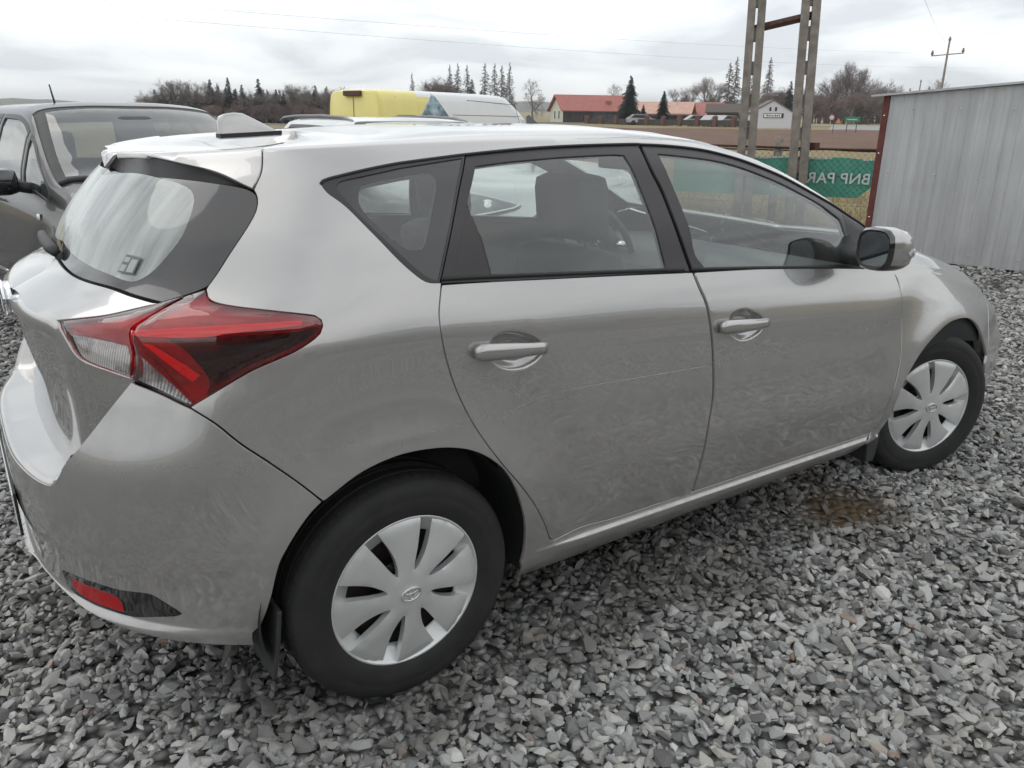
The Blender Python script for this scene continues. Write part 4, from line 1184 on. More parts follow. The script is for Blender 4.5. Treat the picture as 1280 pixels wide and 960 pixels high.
# mud flaps behind the wheels
for sgn in (1, -1):
    for pts in ([(-.345, .37), (-.333, .37), (-.345, .27), (-.360, .190), (-.372, .188), (-.357, .27)], [(2.185, .36), (2.215, .33), (2.205, .20), (2.19, .14), (2.135, .15), (2.12, .27)]):
        y0, y1 = (-.845, -.70)
        vs, fs = prism(pts, y0 * sgn, y1 * sgn, 'y')
        o = obj('mud_flap', (vs, fs), M['plastic'], car)
        b = o.modifiers.new('b', 'BEVEL'); b.width = .003; b.segments = 2

# door mirrors
for sgn, s in ((1, 'R'), (-1, 'L')):
    Y = lambda y: y * sgn
    def sect(x, yi, yo, z0, z1, n=20, pw=3.4):
        out = []
        yc, zc = (yi + yo) / 2, (z0 + z1) / 2
        for k in range(n):
            t = 2 * PI * k / n
            c, s_ = math.cos(t), math.sin(t)
            r = (abs(c) ** pw + abs(s_) ** pw) ** (-1 / pw)
            out.append((x, Y(yc + (yi - yo) / 2 * r * c), zc + (z1 - z0) / 2 * r * s_))
        return out
    secs = [sect(1.775, -.885, -1.006, 1.012, 1.142), sect(1.79, -.875, -1.016, 1.002, 1.150), sect(1.84, -.872, -1.026, .998, 1.150), sect(1.89, -.875, -1.026, 1.002, 1.138), sect(1.925, -.885, -1.008, 1.015, 1.115), sect(1.945, -.91, -.98, 1.035, 1.09)]
    n = 20
    vs = [p for q in secs for p in q]
    fs = []
    for i in range(len(secs) - 1):
        for j in range(n):
            q = (i * n + j, i * n + (j + 1) % n, (i + 1) * n + (j + 1) % n, (i + 1) * n + j)
            fs.append(q if sgn < 0 else q[::-1])
    fs.append(tuple(range((len(secs) - 1) * n, len(secs) * n)))
    mats = []
    o = obj('door_mirror', (vs, fs), [M['silver_clean'], M['gloss_black']], car, smooth=True)
    for pl in o.data.polygons:
        if pl.center.z < 1.032 or pl.center.x < 1.786: pl.material_index = 1
    # glass set in a dark rim, aimed slightly outward
    gl_ = sect(1.781, -.892, -.999, 1.018, 1.136)
    vs = secs[0] + gl_
    fs = [(j, (j + 1) % n, n + (j + 1) % n, n + j) for j in range(n)]
    obj('mirror_rim', (vs, fs), M['rubber'], o, smooth=True)
    obj('mirror_glass', (gl_, [tuple(range(n))]), M['mirror'], o)
    # turn repeater and foot
    ind = [(1.86, Y(-1.021), 1.062), (1.89, Y(-1.026), 1.063), (1.915, Y(-1.015), 1.064), (1.935, Y(-.995), 1.065)]
    obj('turn_repeater', tube(ind, [.008, .013, .013, .008], 10, flat=(.6, 1.1)), M['lamp_clear'], o, smooth=True)
    foot = [(1.885, Y(-.79), 1.055), (1.86, Y(-.825), 1.035), (1.835, Y(-.865), 1.030), (1.83, Y(-.90), 1.04)]
    obj('mirror_foot', tube(foot, [.066, .052, .040, .034], 14, flat=(1, .80)), M['plastic'], o, smooth=True)

# shark fin aerial on the roof
def fin(s_):  # side profile: x along car, z up
    return s_
prof_t = [(0.0, .020, .050), (.004, .021, .060), (.02, .021, .066), (.05, .021, .069), (.075, .020, .066), (.11, .017, .048), (.15, .011, .026), (.175, .006, .012), (.188, .002, .004)]
x0f, y0f = -.135, .0
vs, fs = [], []
for dx, hw, hz in prof_t:
    x = x0f + dx
    zr_ = float(surf(np.array([x]), np.array([2.04]))[0, 2]) + .0
    for k in range(9):
        t = PI * k / 8
        vs.append((x, y0f + hw * math.cos(t) * (1 - .30 * math.sin(t)), zr_ - .012 + (hz + .004) * math.sin(t) ** .8))
for i in range(len(prof_t) - 1):
    for k in range(8):
        fs.append((i * 9 + k, (i + 1) * 9 + k, (i + 1) * 9 + k + 1, i * 9 + k + 1))
fs.append(tuple(range(9)))
af = obj('shark_fin_aerial', (vs, fs), M['silver_clean'], car, smooth=True)
base = []
for dx, hw, hz in prof_t:
    x = x0f + dx * 1.01 - .001
    base.append((x, hw + .003))
pl_ = [(x, y0f + w) for x, w in base] + [(x, y0f - w) for x, w in base[::-1]]
zr_ = float(surf(np.array([x0f + .1]), np.array([2.04]))[0, 2])
vs = [(x, y, float(surf(np.array([x]), np.array([2.04]))[0, 2]) + h) for h in (-.008, .004) for x, y in pl_]
m_ = len(pl_)
obj('aerial_foot', (vs, [tuple(range(m_)), tuple(range(2 * m_ - 1, m_ - 1, -1))] + [(i, i + m_, (i + 1) % m_ + m_, (i + 1) % m_) for i in range(m_)]), M['rubber'], af)

# rear wiper: pivot on the glass, arm lying along the glass towards the far side
pv = np.array([-.575, -.03, 1.128])
hub = xf(lathe([(0, 0), (.021, 0), (.022, .016), (.019, .030), (.010, .038), (0, .039)], 20, 'x'), Matrix.Translation(pv) @ Matrix.Rotation(math.radians(160), 4, 'Y') @ Matrix.Translation((-.006, 0, 0)))
wp = obj('rear_wiper', hub, M['plastic'], tg, smooth=True)
pa = [pv + np.array(q) for q in ((-.030, -.012, .010), (-.036, .02, .018), (-.040, .09, .026), (-.040, .17, .033), (-.036, .22, .036))]
obj('wiper_arm', tube(pa, [.013, .017, .016, .013, .011], 12, flat=(1, .8)), M['plastic'], wp, smooth=True)
pb = [pv + np.array(q) for q in ((-.012, .05, .010), (-.006, .24, .020), (.012, .40, .03))]
obj('wiper_blade', tube(pb, [.006, .008, .005], 8), M['rubber'], wp, smooth=True)
# washer nozzle and stop lamp under the spoiler, sticker inside the rear glass
for u_, v_ in ((-1.02, 1.386), (-.80, 1.372)):
    q = inner(np.array([u_]), np.array([v_]))[0]
    obj('washer_nozzle', tube([q + np.array([.02, .01, 0]), q + np.array([-.018, -.004, -.008])], [.010, .007], 10), M['rubber'], sp_, smooth=True)

# window sticker: dark bordered card with two pale fields
def sticker():
    q = R_['sticker']
    c = [surf(np.array([a[0]]), np.array([a[1]]))[0] + np.array([-.0025, 0, .001]) for a in q]
    def pt(s_, t): return tuple((c[0] * (1 - s_) + c[1] * s_) * (1 - t) + (c[3] * (1 - s_) + c[2] * s_) * t)
    def quad(a, b, e, f, off):
        return [tuple(np.array(pt(x, y)) + np.array([-off, 0, 0])) for x, y in ((a, e), (b, e), (b, f), (a, f))]
    st = obj('window_sticker', (quad(0, 1, 0, 1, 0), [(0, 1, 2, 3)]), plain('sticker_grey', (.13, .135, .14), .5, var=0), tg)
    v_ = quad(.06, .40, .55, .92, .001) + quad(.50, .93, .18, .92, .001) + quad(.06, .40, .12, .40, .001)
    obj('sticker_print', (v_, [(0, 1, 2, 3), (4, 5, 6, 7), (8, 9, 10, 11)]), plain('sticker_pale', (.33, .34, .34), .5, var=.1), st)
sticker()

# emblem of three interlocking ovals
def emblem(name, scale, mat, parent, place, rad=.05):
    def oval(cx, cy, a, b, r):
        return tube([(cx + a * math.cos(t), 0, cy + b * math.sin(t)) for t in np.linspace(0, 2 * PI, 36, endpoint=False)], r, 6, closed=True)
    m_ = merge(oval(0, 0, 1.0, .68, .085), oval(0, .30, .66, .25, .07), oval(0, .03, .26, .56, .07))
    o = obj(name, xf(m_, place @ Matrix.Scale(scale, 4)), mat, parent, smooth=True)
    return o
bp = gate(np.array([U0]), np.array([1.030]))[0]
emblem('badge', .062, M['chrome'], tg, Matrix.Translation(Vector(bp) + Vector((-.008, 0, -.004))) @ Matrix.Rotation(-PI / 2, 4, 'Z'))
# raised disc behind the badge
obj('badge_disc', xf(lathe([(0, .010), (.045, .009), (.062, .002), (.062, -.01)], 32, 'x'), Matrix.Translation(Vector(bp) + Vector((0, 0, -.004))) @ Matrix.Rotation(PI, 4, 'Z') @ Matrix.Diagonal((1, 1, .68, 1))), M['chrome'], tg, smooth=True)

# number plate in its black frame on the rear bumper
px_ = surf(np.array([U0]), np.array([.52]))[0, 0] - .004
fr = obj('number_plate', box_mesh((px_ - .001, -.262, .450), (px_ + .006, .262, .572), .002), M['rubber'], bumper)
obj('plate_face', box_mesh((px_ - .0035, -.257, .456), (px_ + .001, .257, .567), 0), M['white'], fr)
obj('plate_band', box_mesh((px_ - .0045, .215, .457), (px_ - .002, .256, .566), 0), M['blue'], fr)
def glyph(txt, size, loc, rot, mat, parent, name, depth=.0006):
    cu = bpy.data.curves.new(name, 'FONT'); cu.body = txt; cu.size = size; cu.extrude = depth
    cu.align_x = 'CENTER'; cu.align_y = 'CENTER'
    tmp = bpy.data.objects.new(name, cu); C.objects.link(tmp)
    dg = bpy.context.evaluated_depsgraph_get()
    me = bpy.data.meshes.new_from_object(tmp.evaluated_get(dg))
    bpy.data.objects.remove(tmp)
    o = bpy.data.objects.new(name, me); C.objects.link(o)
    me.materials.clear(); me.materials.append(mat)
    o.parent = parent; o.matrix_local = Matrix.Translation(loc) @ rot
    return o
# wheels
def emblem_flat(scale): pass
def wheel_meshes():
    R = .3135; TS = 1.022
    # tyre
    prof = [(.205, -.085), (.213, -.098), (.225, -.104), (.245, -.1085), (.262, -.1095), (.266, -.1082), (.270, -.1090), (.288, -.1075), (.300, -.101), (.307, -.092), (.3105, -.080)]
    tread = []
    for h in (-.078, -.058, -.055, -.047, -.044, -.016, -.013, -.005, -.002, .010):
        pass
    groove = [(R - .0005, -.070), (R, -.052), (R - .007, -.050), (R - .007, -.043), (R, -.041), (R, -.014), (R - .007, -.012), (R - .007, -.004), (R, -.002)]
    prof = prof + groove
    full = prof + [(r, -h) for r, h in prof[::-1]]
    full = [(.205 + (r - .205) * (1 + (TS - 1) * 3), h) for r, h in full]
    ty = lathe(full, 96, 'y')
    # shoulder tread blocks
    blocks = []
    nb = 64
    for k in range(nb):
        t0 = 2 * PI * k / nb; t1 = t0 + 2 * PI / nb * .72
        for sg in (1, -1):
            prof_b = [(.3045, -.0955 * sg), (.3125, -.0770 * sg), (.3148, -.064 * sg), (.3148, -.055 * sg), (.309, -.055 * sg), (.300, -.09 * sg)]
            m_ = len(prof_b); vs = []
            for t in (t0, (t0 + t1) / 2, t1):
                for r, h in prof_b:
                    r = .205 + (r - .205) * (1 + (TS - 1) * 3)
                    tt = t + .02 * (abs(h) - .055) / .04
                    vs.append((r * math.cos(tt), h, r * math.sin(tt)))
            fs = []
            for i in range(2):
                for j in range(m_):
                    q = (i * m_ + j, (i + 1) * m_ + j, (i + 1) * m_ + (j + 1) % m_, i * m_ + (j + 1) % m_)
                    fs.append(q if sg > 0 else q[::-1])
            fs += [tuple(range(m_)), tuple(range(3 * m_ - 1, 2 * m_ - 1, -1))]
            blocks.append((vs, fs))
    bl = merge(*blocks)
    # fine raised ribs on the sidewall
    ribs = []
    for k in range(180):
        if (k // 15) % 3 == 2: continue
        a = 2 * PI * k / 180
        q = []
        for r, h in ((.236, -.1072), (.248, -.1095)):
            r2 = .205 + (r - .205) * (1 + (TS - 1) * 3)
            for da in (-.006, .006): q.append((r2 * math.cos(a + da), h, r2 * math.sin(a + da)))
        ribs.append((q, [(0, 1, 3, 2)]))
    rb_ = merge(*ribs)
    # steel wheel and brake behind the cover
    steel = lathe([(.203, -.088), (.198, -.075), (.190, .05), (.06, .02), (.05, -.02), (.12, -.035), (.165, -.045), (.19, -.06)], 48, 'y')
    bolts = []
    for k in range(1):
        a = 2 * PI * k / 5
        bolts.append(xf(lathe([(.0, -.052), (.012, -.052), (.013, -.02)], 10, 'y'), Matrix.Translation((.057 * math.cos(a), 0, .057 * math.sin(a)))))
    # cover: hub and eight blades, cut from one dished plate
    RO, n = .2155, 8
    def zf(x, z):
        r = np.hypot(x, z)
        return -.100 - .012 * np.clip(1 - (r / RO) ** 2, 0, 1) + .006 * sstep(.20, .2155, r)
    out = []
    for k in range(n):
        th = 2 * PI * k / n
        def P(r, a): return (r * math.cos(th + math.radians(a)), r * math.sin(th + math.radians(a)))
        # one blade from its leading to its trailing edge; the opening follows it
        for a in np.linspace(-17.5, 16.5, 9):
            out.append(P(RO, a) + ((1,) if a in (-17.5, 16.5) else ()))
        out += [P(.190, 15.6), P(.150, 13.6), P(.115, 12.8), P(.088, 15.0), P(.072, 19.0), P(.066, 23.5), P(.074, 26.6), P(.100, 27.6), P(.150, 27.4)]
    O = resample(out, .008)
    V, F = triangulate(O, [], .016)
    y = zf(V[:, 0], V[:, 1])
    # each blade is tilted: its leading edge stands proud
    ang = np.degrees(np.arctan2(V[:, 1], V[:, 0])) % 45
    ang = np.where(ang > 22.5, ang - 45, ang)
    r = np.hypot(V[:, 0], V[:, 1])
    tilt = .005 * (ang / 17) * sstep(.06, .14, r)
    y = y + tilt
    d = dist_poly(O, V)
    y = y + .0035 * (1 - np.sqrt(1 - (1 - np.clip(d / .005, 0, 1)) ** 2))
    nv = len(V)
    verts = [(a, c, b) for (a, b), c in zip(V, y)]
    faces = [tuple(f[::1]) for f in F]
    # rim of the blades, running inwards
    from collections import Counter
    cnt = {}
    for f in faces:
        for a, b in ((f[0], f[1]), (f[1], f[2]), (f[2], f[0])): cnt[(a, b)] = 1
    be = [e_ for e_ in cnt if (e_[1], e_[0]) not in cnt]
    ids = sorted({i for e_ in be for i in e_}); mp_ = {i: nv + k for k, i in enumerate(ids)}
    verts += [(verts[i][0] * .985, verts[i][1] + .020, verts[i][2] * .985) for i in ids]
    faces += [(b, a, mp_[a], mp_[b]) for a, b in be]
    cover = (verts, faces)
    # sunk outer ring seen between the blade tips
    ring = lathe([(RO + .001, -.097), (RO - .002, -.1005), (RO - .006, -.0985), (.205, -.092), (.172, -.082), (.165, -.070)], 64, 'y')
    bl = merge(bl, rb_)
    return ty, bl, steel, bolts[0], cover, ring

WM = None
def wheel(parent_car, x, sgn, steer, spin, label=None):
    global WM
    if WM is None:
        a = wheel_meshes()
        WM = []
        for nm, m_, mt in zip(('tyre', 'tread', 'steel_rim', 'wheel_bolts', 'wheel_cover', 'cover_ring'), a, ('rubber_t', 'rubber_t', 'rust', 'rust', 'hubcap', 'hubcap')):
            me = bpy.data.meshes.new(nm); me.from_pydata([tuple(map(float, v)) for v in m_[0]], [], [tuple(map(int, f)) for f in m_[1]]); me.update()
            me.materials.append(M[mt])
            if nm in ('tyre', 'cover_ring', 'steel_rim'): me.polygons.foreach_set('use_smooth', [True] * len(me.polygons))
            if nm == 'wheel_cover':
                me.polygons.foreach_set('use_smooth', [True] * len(me.polygons))
                bm = bmesh.new(); bm.from_mesh(me); bmesh.ops.recalc_face_normals(bm, faces=bm.faces)
                for e_ in bm.edges:
                    if len(e_.link_faces) == 2 and e_.calc_face_angle(0) > .6: e_.smooth = False
                bm.to_mesh(me); bm.free()
            if nm == 'tyre':
                bm = bmesh.new(); bm.from_mesh(me); bmesh.ops.recalc_face_normals(bm, faces=bm.faces)
                for e_ in bm.edges:
                    if len(e_.link_faces) == 2 and e_.calc_face_angle(0) > .9: e_.smooth = False
                bm.to_mesh(me); bm.free()
            WM.append(me)
    w = bpy.data.objects.new('wheel', None); C.objects.link(w); w.parent = parent_car
    w.location = (x, -.752 * sgn, .3075)
    w.rotation_euler = (0, 0, steer + (PI if sgn < 0 else 0))
    for me in WM:
        o = bpy.data.objects.new(me.name, me); C.objects.link(o); o.parent = w
        o.rotation_euler = (0, spin, 0)
        if me.name.startswith('tread'): o['kind'] = 'stuff'
        if me.name.startswith('wheel_bolts'):
            o.name = 'wheel_bolt'
            for k in range(1, 5):
                c_ = o.copy(); C.objects.link(c_); c_.rotation_euler = (0, spin + k * 2 * PI / 5, 0)
    em = emblem('cap_emblem', .0275, M['emblem'], w, Matrix.Translation((0, -.1150, 0)) @ Matrix.Rotation(spin * .3, 4, 'Y'))
    return w
wheel(car, 0, 1, 0, math.radians(-6))
wheel(car, 2.6, 1, math.radians(-17.3), math.radians(14))
wheel(car, 0, -1, 0, .3)
wheel(car, 2.6, -1, math.radians(-17.3), .1)
# ---------------------------------------------------------------- cabin seen through the glass
def pillow(lo, hi, bev=.05, tilt=0, piv=None):
    bm = bmesh.new(); bx(bm, lo, hi, 0, bev)
    if tilt:
        p = Vector(piv)
        bmesh.ops.rotate(bm, verts=bm.verts, cent=p, matrix=Matrix.Rotation(tilt, 3, 'Y'))
    return bm
for ys in (-.37, .37):
    sx_ = -.07 if ys > 0 else 0.0
    st = obj('front_seat', pillow((1.02, ys - .25, .36), (1.50, ys + .25, .52), .06), M['seat'], car, loc=(sx_, 0, 0), smooth=True)
    obj('backrest', pillow((.92, ys - .24, .46), (1.08, ys + .24, 1.10), .07, -.22, (1.0, ys, .5)), M['seat'], st, smooth=True)
    obj('headrest', pillow((.84, ys - .145, 1.105), (.96, ys + .145, 1.325), .05, -.10, (.90, ys, 1.2)), M['seat'], st, smooth=True)
    for dy in (-.06, .06):
        obj('headrest_post', tube([(.93, ys + dy, 1.04), (.90, ys + dy, 1.15)], .006, 8), M['chrome'], st, smooth=True)
rs = obj('rear_bench', pillow((-.02, -.62, .40), (.46, .62, .56), .06), M['seat'], car, smooth=True)
obj('backrest', pillow((-.14, -.62, .50), (.02, .62, .98), .06, -.22, (-.05, 0, .5)), M['seat'], rs, smooth=True)
for ys in (-.38, .38, 0):
    obj('headrest', pillow((-.27, ys - .12, .955), (-.17, ys + .12, 1.075), .035, -.1, (-.2, ys, 1)), M['seat'], rs, smooth=True)
obj('parcel_shelf', box_mesh((-.58, -.56, .925), (-.18, .56, .945), .008), M['cabin'], car)
# dashboard
dp = [(1.62, .62), (1.60, .78), (1.66, .88), (1.74, .935), (1.90, .945), (2.30, .915), (2.34, .60)]
vs, fs = prism(dp, -.70, .70, 'y')
o = obj('dashboard', (vs, fs), M['cabin'], car)
b = o.modifiers.new('b', 'BEVEL'); b.width = .03; b.segments = 3
# steering wheel with spokes and airbag cover
tilt = Matrix.Translation((1.70, .37, .945)) @ Matrix.Rotation(math.radians(-25), 4, 'Y')
rim = tube([(0, .185 * math.cos(t), .185 * math.sin(t)) for t in np.linspace(0, 2 * PI, 48, endpoint=False)], .0155, 10, closed=True)
sw = obj('steering_wheel', xf(rim, tilt), M['rubber'], car, smooth=True)
obj('steering_hub', xf(lathe([(0, -.035), (.055, -.033), (.075, -.015), (.078, .03)], 28, 'x'), tilt), M['cabin'], sw, smooth=True)
for a in (0, PI, -PI / 2):
    obj('spoke', xf(tube([(.01, .05 * math.cos(a), .05 * math.sin(a)), (.0, .178 * math.cos(a), .178 * math.sin(a))], [.022, .016], 8, flat=(1, .5)), tilt), M['chrome'] if a != -PI / 2 else M['cabin'], sw, smooth=True)
emblem('wheel_emblem', .034, M['chrome'], sw, tilt @ Matrix.Translation((-.038, 0, 0)) @ Matrix.Rotation(-PI / 2, 4, 'Z'))
obj('steering_column', tube([(1.72, .37, .93), (1.88, .37, .87)], [.05, .06], 12), M['cabin'], sw, smooth=True)
obj('rear_view_mirror', pillow((1.42, -.11, 1.30), (1.45, .11, 1.36), .012), M['rubber'], car, smooth=True)
# ---------------------------------------------------------------- terrain, gravel, field, road, hills
def terr(x, y):
    r = np.hypot(x, y)
    az = np.degrees(np.arctan2(y, x))
    e_ = sstep(68, 56, np.where(az < -90, az + 360, az))
    return (.75 * sstep(62, 135, r) * e_ + 1.5 * sstep(250, 600, r) * e_ + 4 * sstep(500, 900, r) * e_
            + .10 * np.sin(x * .11 + 1) * np.sin(y * .09) * sstep(20, 60, r))

# fence line that closes the lot: gravel on this side, meadow beyond
FA, FB = np.array([11.65, 1.37]), np.array([-4.15, 23.3])
FD = (FB - FA) / np.linalg.norm(FB - FA); FN = np.array([FD[1], -FD[0]])     # FN points away from the lot
if FN[0] < 0: FN = -FN
def beyond(x, y): return (x - FA[0]) * FN[0] + (y - FA[1]) * FN[1]

rr = np.concatenate([np.linspace(0, 30, 31)[1:], np.geomspace(31, 4500, 70)])
na = 160
vs, fs = [(0, 0, -.09)], []
for r in rr:
    for k in range(na):
        a = 2 * PI * k / na
        x, y = r * math.cos(a), r * math.sin(a)
        z = float(terr(np.array(x), np.array(y)))
        z -= .09 * float(sstep(1.5, -.6, beyond(np.array(x), np.array(y)))) * float(sstep(45, 30, np.array(r)))
        vs.append((x, y, z))
for k in range(na): fs.append((0, 1 + k, 1 + (k + 1) % na))
for i in range(len(rr) - 1):
    for k in range(na):
        a, b = 1 + i * na, 1 + (i + 1) * na
        fs.append((a + k, b + k, b + (k + 1) % na, a + (k + 1) % na))
b = NB('dry_meadow')
b.pr((.2, .17, .1), .95, spec=.2)
f1 = b.noise(.05, 6, .6); f2 = b.noise(2.5, 6, .65); f3 = b.noise(30, 3, .7)
c = b.ramp(f1, [(.30, (.175, .145, .075)), (.5, (.235, .190, .105)), (.7, (.150, .135, .070))])
c = b.mixc(b.ramp(f2, [(.3, 0), (.75, .75)]), c, (.34, .275, .155))
c = b.mixc(b.ramp(f3, [(.45, 0), (.75, .5)]), c, (.10, .085, .045))
b.l(c, b.p.inputs['Base Color']); b.bump(f3, .6, .05)
tag(obj('ground', (vs, fs), b.m, smooth=True), kind='structure')

# bare gravel bed
xs = np.concatenate([np.arange(-26, -4, 1.0), np.arange(-4, 11.01, .125), np.arange(12, 15, 1.0)])
ys = np.concatenate([np.arange(-30, -5, 1.0), np.arange(-5, 8.01, .125), np.arange(9, 25, 1.0)])
X, Y = np.meshgrid(xs, ys, indexing='ij')
def lot_z(x, y):
    return .010 * np.sin(x * 2.1 + .5 * np.sin(y * 1.7)) * np.sin(y * 1.8 + 1) + .006 * np.sin(x * 5.1 + y * 3.3) - .012 - .045 * sstep(.35, .15, np.hypot(x - 1.97, (y + .86) * 1.6)) * .4
Z = lot_z(X, Y)
idx = np.arange(X.size).reshape(X.shape)
inside = beyond(X, Y) < .2
fs = []
for i in range(len(xs) - 1):
    for j in range(len(ys) - 1):
        if inside[i, j] and inside[i + 1, j + 1] and inside[i, j + 1] and inside[i + 1, j]:
            fs.append((idx[i, j], idx[i + 1, j], idx[i + 1, j + 1], idx[i, j + 1]))
b = NB('gravel_bed')
b.pr((.1, .1, .1), .9, spec=.3)
tcg = b.n('ShaderNodeTexCoord')
vor = b.n('ShaderNodeTexVoronoi'); vor.inputs['Scale'].default_value = 26; vor.inputs['Randomness'].default_value = 1
b.l(tcg.outputs['Object'], vor.inputs['Vector'])
vc = b.n('ShaderNodeSeparateColor'); b.l(vor.outputs['Color'], vc.inputs[0])
c = b.ramp(vc.outputs[0], [(.0, (.10, .10, .097)), (.5, (.28, .276, .268)), (1, (.50, .49, .47))])
edge = b.ramp(vor.outputs['Distance'], [(.25, 1), (.7, .12)])
c = b.mixc(1.0, c, edge, 'MULTIPLY')
# fine dirt between the stones, and a brown muddy patch beside the sill
mud = b.noise(1.1, 6, .6, coord='Object')
mp_ = b.n('ShaderNodeVectorMath', operation='DISTANCE'); mp_.inputs[1].default_value = (1.97, -.86, 0); b.l(tcg.outputs['Object'], mp_.inputs[0])
pm = b.ramp(b.math('ADD', mp_.outputs['Value'], b.math('MULTIPLY', b.noise(7, 5), .35)), [(.26, 1), (.46, 0)])
c = b.mixc(b.ramp(mud, [(.5, 0), (.72, .6)]), c, (.075, .062, .048))
c = b.mixc(pm, c, (.105, .072, .044))
b.l(c, b.p.inputs['Base Color']); b.bump(vor.outputs['Distance'], 1.0, .03).invert = True
tag(obj('gravel_lot', (np.stack([X.ravel(), Y.ravel(), Z.ravel()], 1), fs), b.m, smooth=True), kind='structure')

# loose stones: instances of a dozen broken-stone shapes on scattered points
rock_col = bpy.data.collections.new('stone_shapes')
b = NB('crushed_stone')
p = b.pr((.2, .2, .2), .72, spec=.35)
oi = b.n('ShaderNodeObjectInfo')
c = b.ramp(oi.outputs['Random'], [(0, (.12, .118, .113)), (.2, (.28, .276, .266)), (.5, (.42, .413, .40)), (.75, (.52, .51, .49)), (.90, (.43, .40, .355)), (.95, (.70, .69, .66)), (.985, (.55, .535, .50)), (1, (.30, .19, .135))])
geo = b.n('ShaderNodeNewGeometry')
tcl = b.noise(40, 4, .6, coord='Object')
c = b.mixc(b.ramp(tcl, [(.35, .45), (.65, 0)]), c, (.05, .05, .048))
dpos = b.n('ShaderNodeVectorMath', operation='DISTANCE'); dpos.inputs[1].default_value = (1.97, -.86, 0); b.l(geo.outputs['Position'], dpos.inputs[0])
wp_ = b.noise(1.4, 5, .6, vec=geo.outputs['Position'])
dist_w = b.math('ADD', dpos.outputs['Value'], b.math('MULTIPLY', b.noise(5, 4, vec=geo.outputs['Position']), .5))
c = b.mixc(b.ramp(dist_w, [(.34, .7), (.58, 0)]), c, (.095, .068, .045))
c = b.mixc(b.ramp(wp_, [(.50, 0), (.70, .5)]), c, (.062, .058, .050))
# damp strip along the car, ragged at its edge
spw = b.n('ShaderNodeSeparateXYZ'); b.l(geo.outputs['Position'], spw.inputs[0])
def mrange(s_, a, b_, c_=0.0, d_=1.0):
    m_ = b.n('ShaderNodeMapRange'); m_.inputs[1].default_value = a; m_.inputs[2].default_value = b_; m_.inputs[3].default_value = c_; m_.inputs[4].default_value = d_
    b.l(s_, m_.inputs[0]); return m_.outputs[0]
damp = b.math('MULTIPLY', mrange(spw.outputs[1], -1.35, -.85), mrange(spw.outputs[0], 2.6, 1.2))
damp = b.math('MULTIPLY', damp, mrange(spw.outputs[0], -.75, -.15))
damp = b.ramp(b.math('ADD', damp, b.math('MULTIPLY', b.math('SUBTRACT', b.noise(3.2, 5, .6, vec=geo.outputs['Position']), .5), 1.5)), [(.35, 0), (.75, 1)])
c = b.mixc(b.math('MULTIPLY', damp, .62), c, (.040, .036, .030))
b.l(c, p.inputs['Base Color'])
b.l(b.ramp(wp_, [(.42, .74), (.66, .34)]), p.inputs['Roughness'])
rock_m = b.m
for k in range(14):
    bm = bmesh.new()
    for _ in range(13):
        v = Vector(RNG.normal(size=3)); v.normalize()
        v *= RNG.uniform(.75, 1.05)
        bm.verts.new((v.x * .62, v.y * RNG.uniform(.40, .50), v.z * RNG.uniform(.24, .34)))
    r = bmesh.ops.convex_hull(bm, input=bm.verts)
    bmesh.ops.delete(bm, geom=[g for g in r['geom_interior'] if isinstance(g, bmesh.types.BMVert)], context='VERTS')
    bmesh.ops.bevel(bm, geom=list(bm.edges), offset=.014, segments=1, affect='EDGES')
    me = bpy.data.meshes.new('stone_shape'); bm.to_mesh(me); bm.free()
    me.materials.append(rock_m)
    rock_col.objects.link(bpy.data.objects.new('stone_shape', me))
cx, cy = -.825, -2.493
az0 = _yaw
def scatter(r0, r1, dens, half):
    n = int(dens * (r1 * r1 - r0 * r0) * half)
    r = np.sqrt(RNG.uniform(r0 * r0, r1 * r1, n)); a = az0 + RNG.uniform(-half, half, n)
    return np.stack([cx + r * np.cos(a), cy + r * np.sin(a)], 1)
pts = np.concatenate([scatter(.7, 4.6, 2900, math.radians(50)), scatter(4.6, 8.5, 1600, math.radians(44)), scatter(8.5, 15, 380, math.radians(41)),
                      np.stack([RNG.uniform(-3.0, 6.0, 62000), RNG.uniform(-7.0, -2.2, 62000)], 1),
                      np.stack([RNG.uniform(-5.0, 11.0, 56000), RNG.uniform(-15.0, -7.0, 56000)], 1)])
keep = (beyond(pts[:, 0], pts[:, 1]) < -.05)
# the middle of the ground below the car cannot be seen; thin it
mid_c = (pts[:, 0] > .5) & (pts[:, 0] < 2.2) & (np.abs(pts[:, 1] - .25) < .55)
keep &= ~(mid_c & (RNG.uniform(size=len(pts)) < .8))
# fewer stones in the muddy patches
mudd = np.hypot(pts[:, 0] - 1.97, (pts[:, 1] + .86) * 1.5)
keep &= ~((mudd < .22) & (RNG.uniform(size=len(pts)) < .72))
wh = np.hypot(pts[:, 0] - .25, (pts[:, 1] + .75) * 1.6)
keep &= ~((wh < .5) & (RNG.uniform(size=len(pts)) < .35))
pts = pts[keep]
n = len(pts)
dcam = np.hypot(pts[:, 0] - cx, pts[:, 1] - cy)
sz = np.clip(RNG.lognormal(-3.38, .40, n), .012, .075) * np.where(dcam > 8.5, 1.5, 1.0)
lay = RNG.uniform(-.010, .022, n)
zz = lot_z(pts[:, 0], pts[:, 1]) + lay
under_tyre = ((np.hypot(pts[:, 0], pts[:, 1] + .752) < .16) | (np.hypot(pts[:, 0] - 2.6, pts[:, 1] + .752) < .16))
zz = np.where(under_tyre, zz - .012, zz)
me = bpy.data.meshes.new('gravel')
me.vertices.add(n)
me.vertices.foreach_set('co', np.stack([pts[:, 0], pts[:, 1], zz], 1).astype('f').ravel())
def attr(nm, ty, data, key):
    a = me.attributes.new(nm, ty, 'POINT'); a.data.foreach_set(key, np.ascontiguousarray(data).ravel())
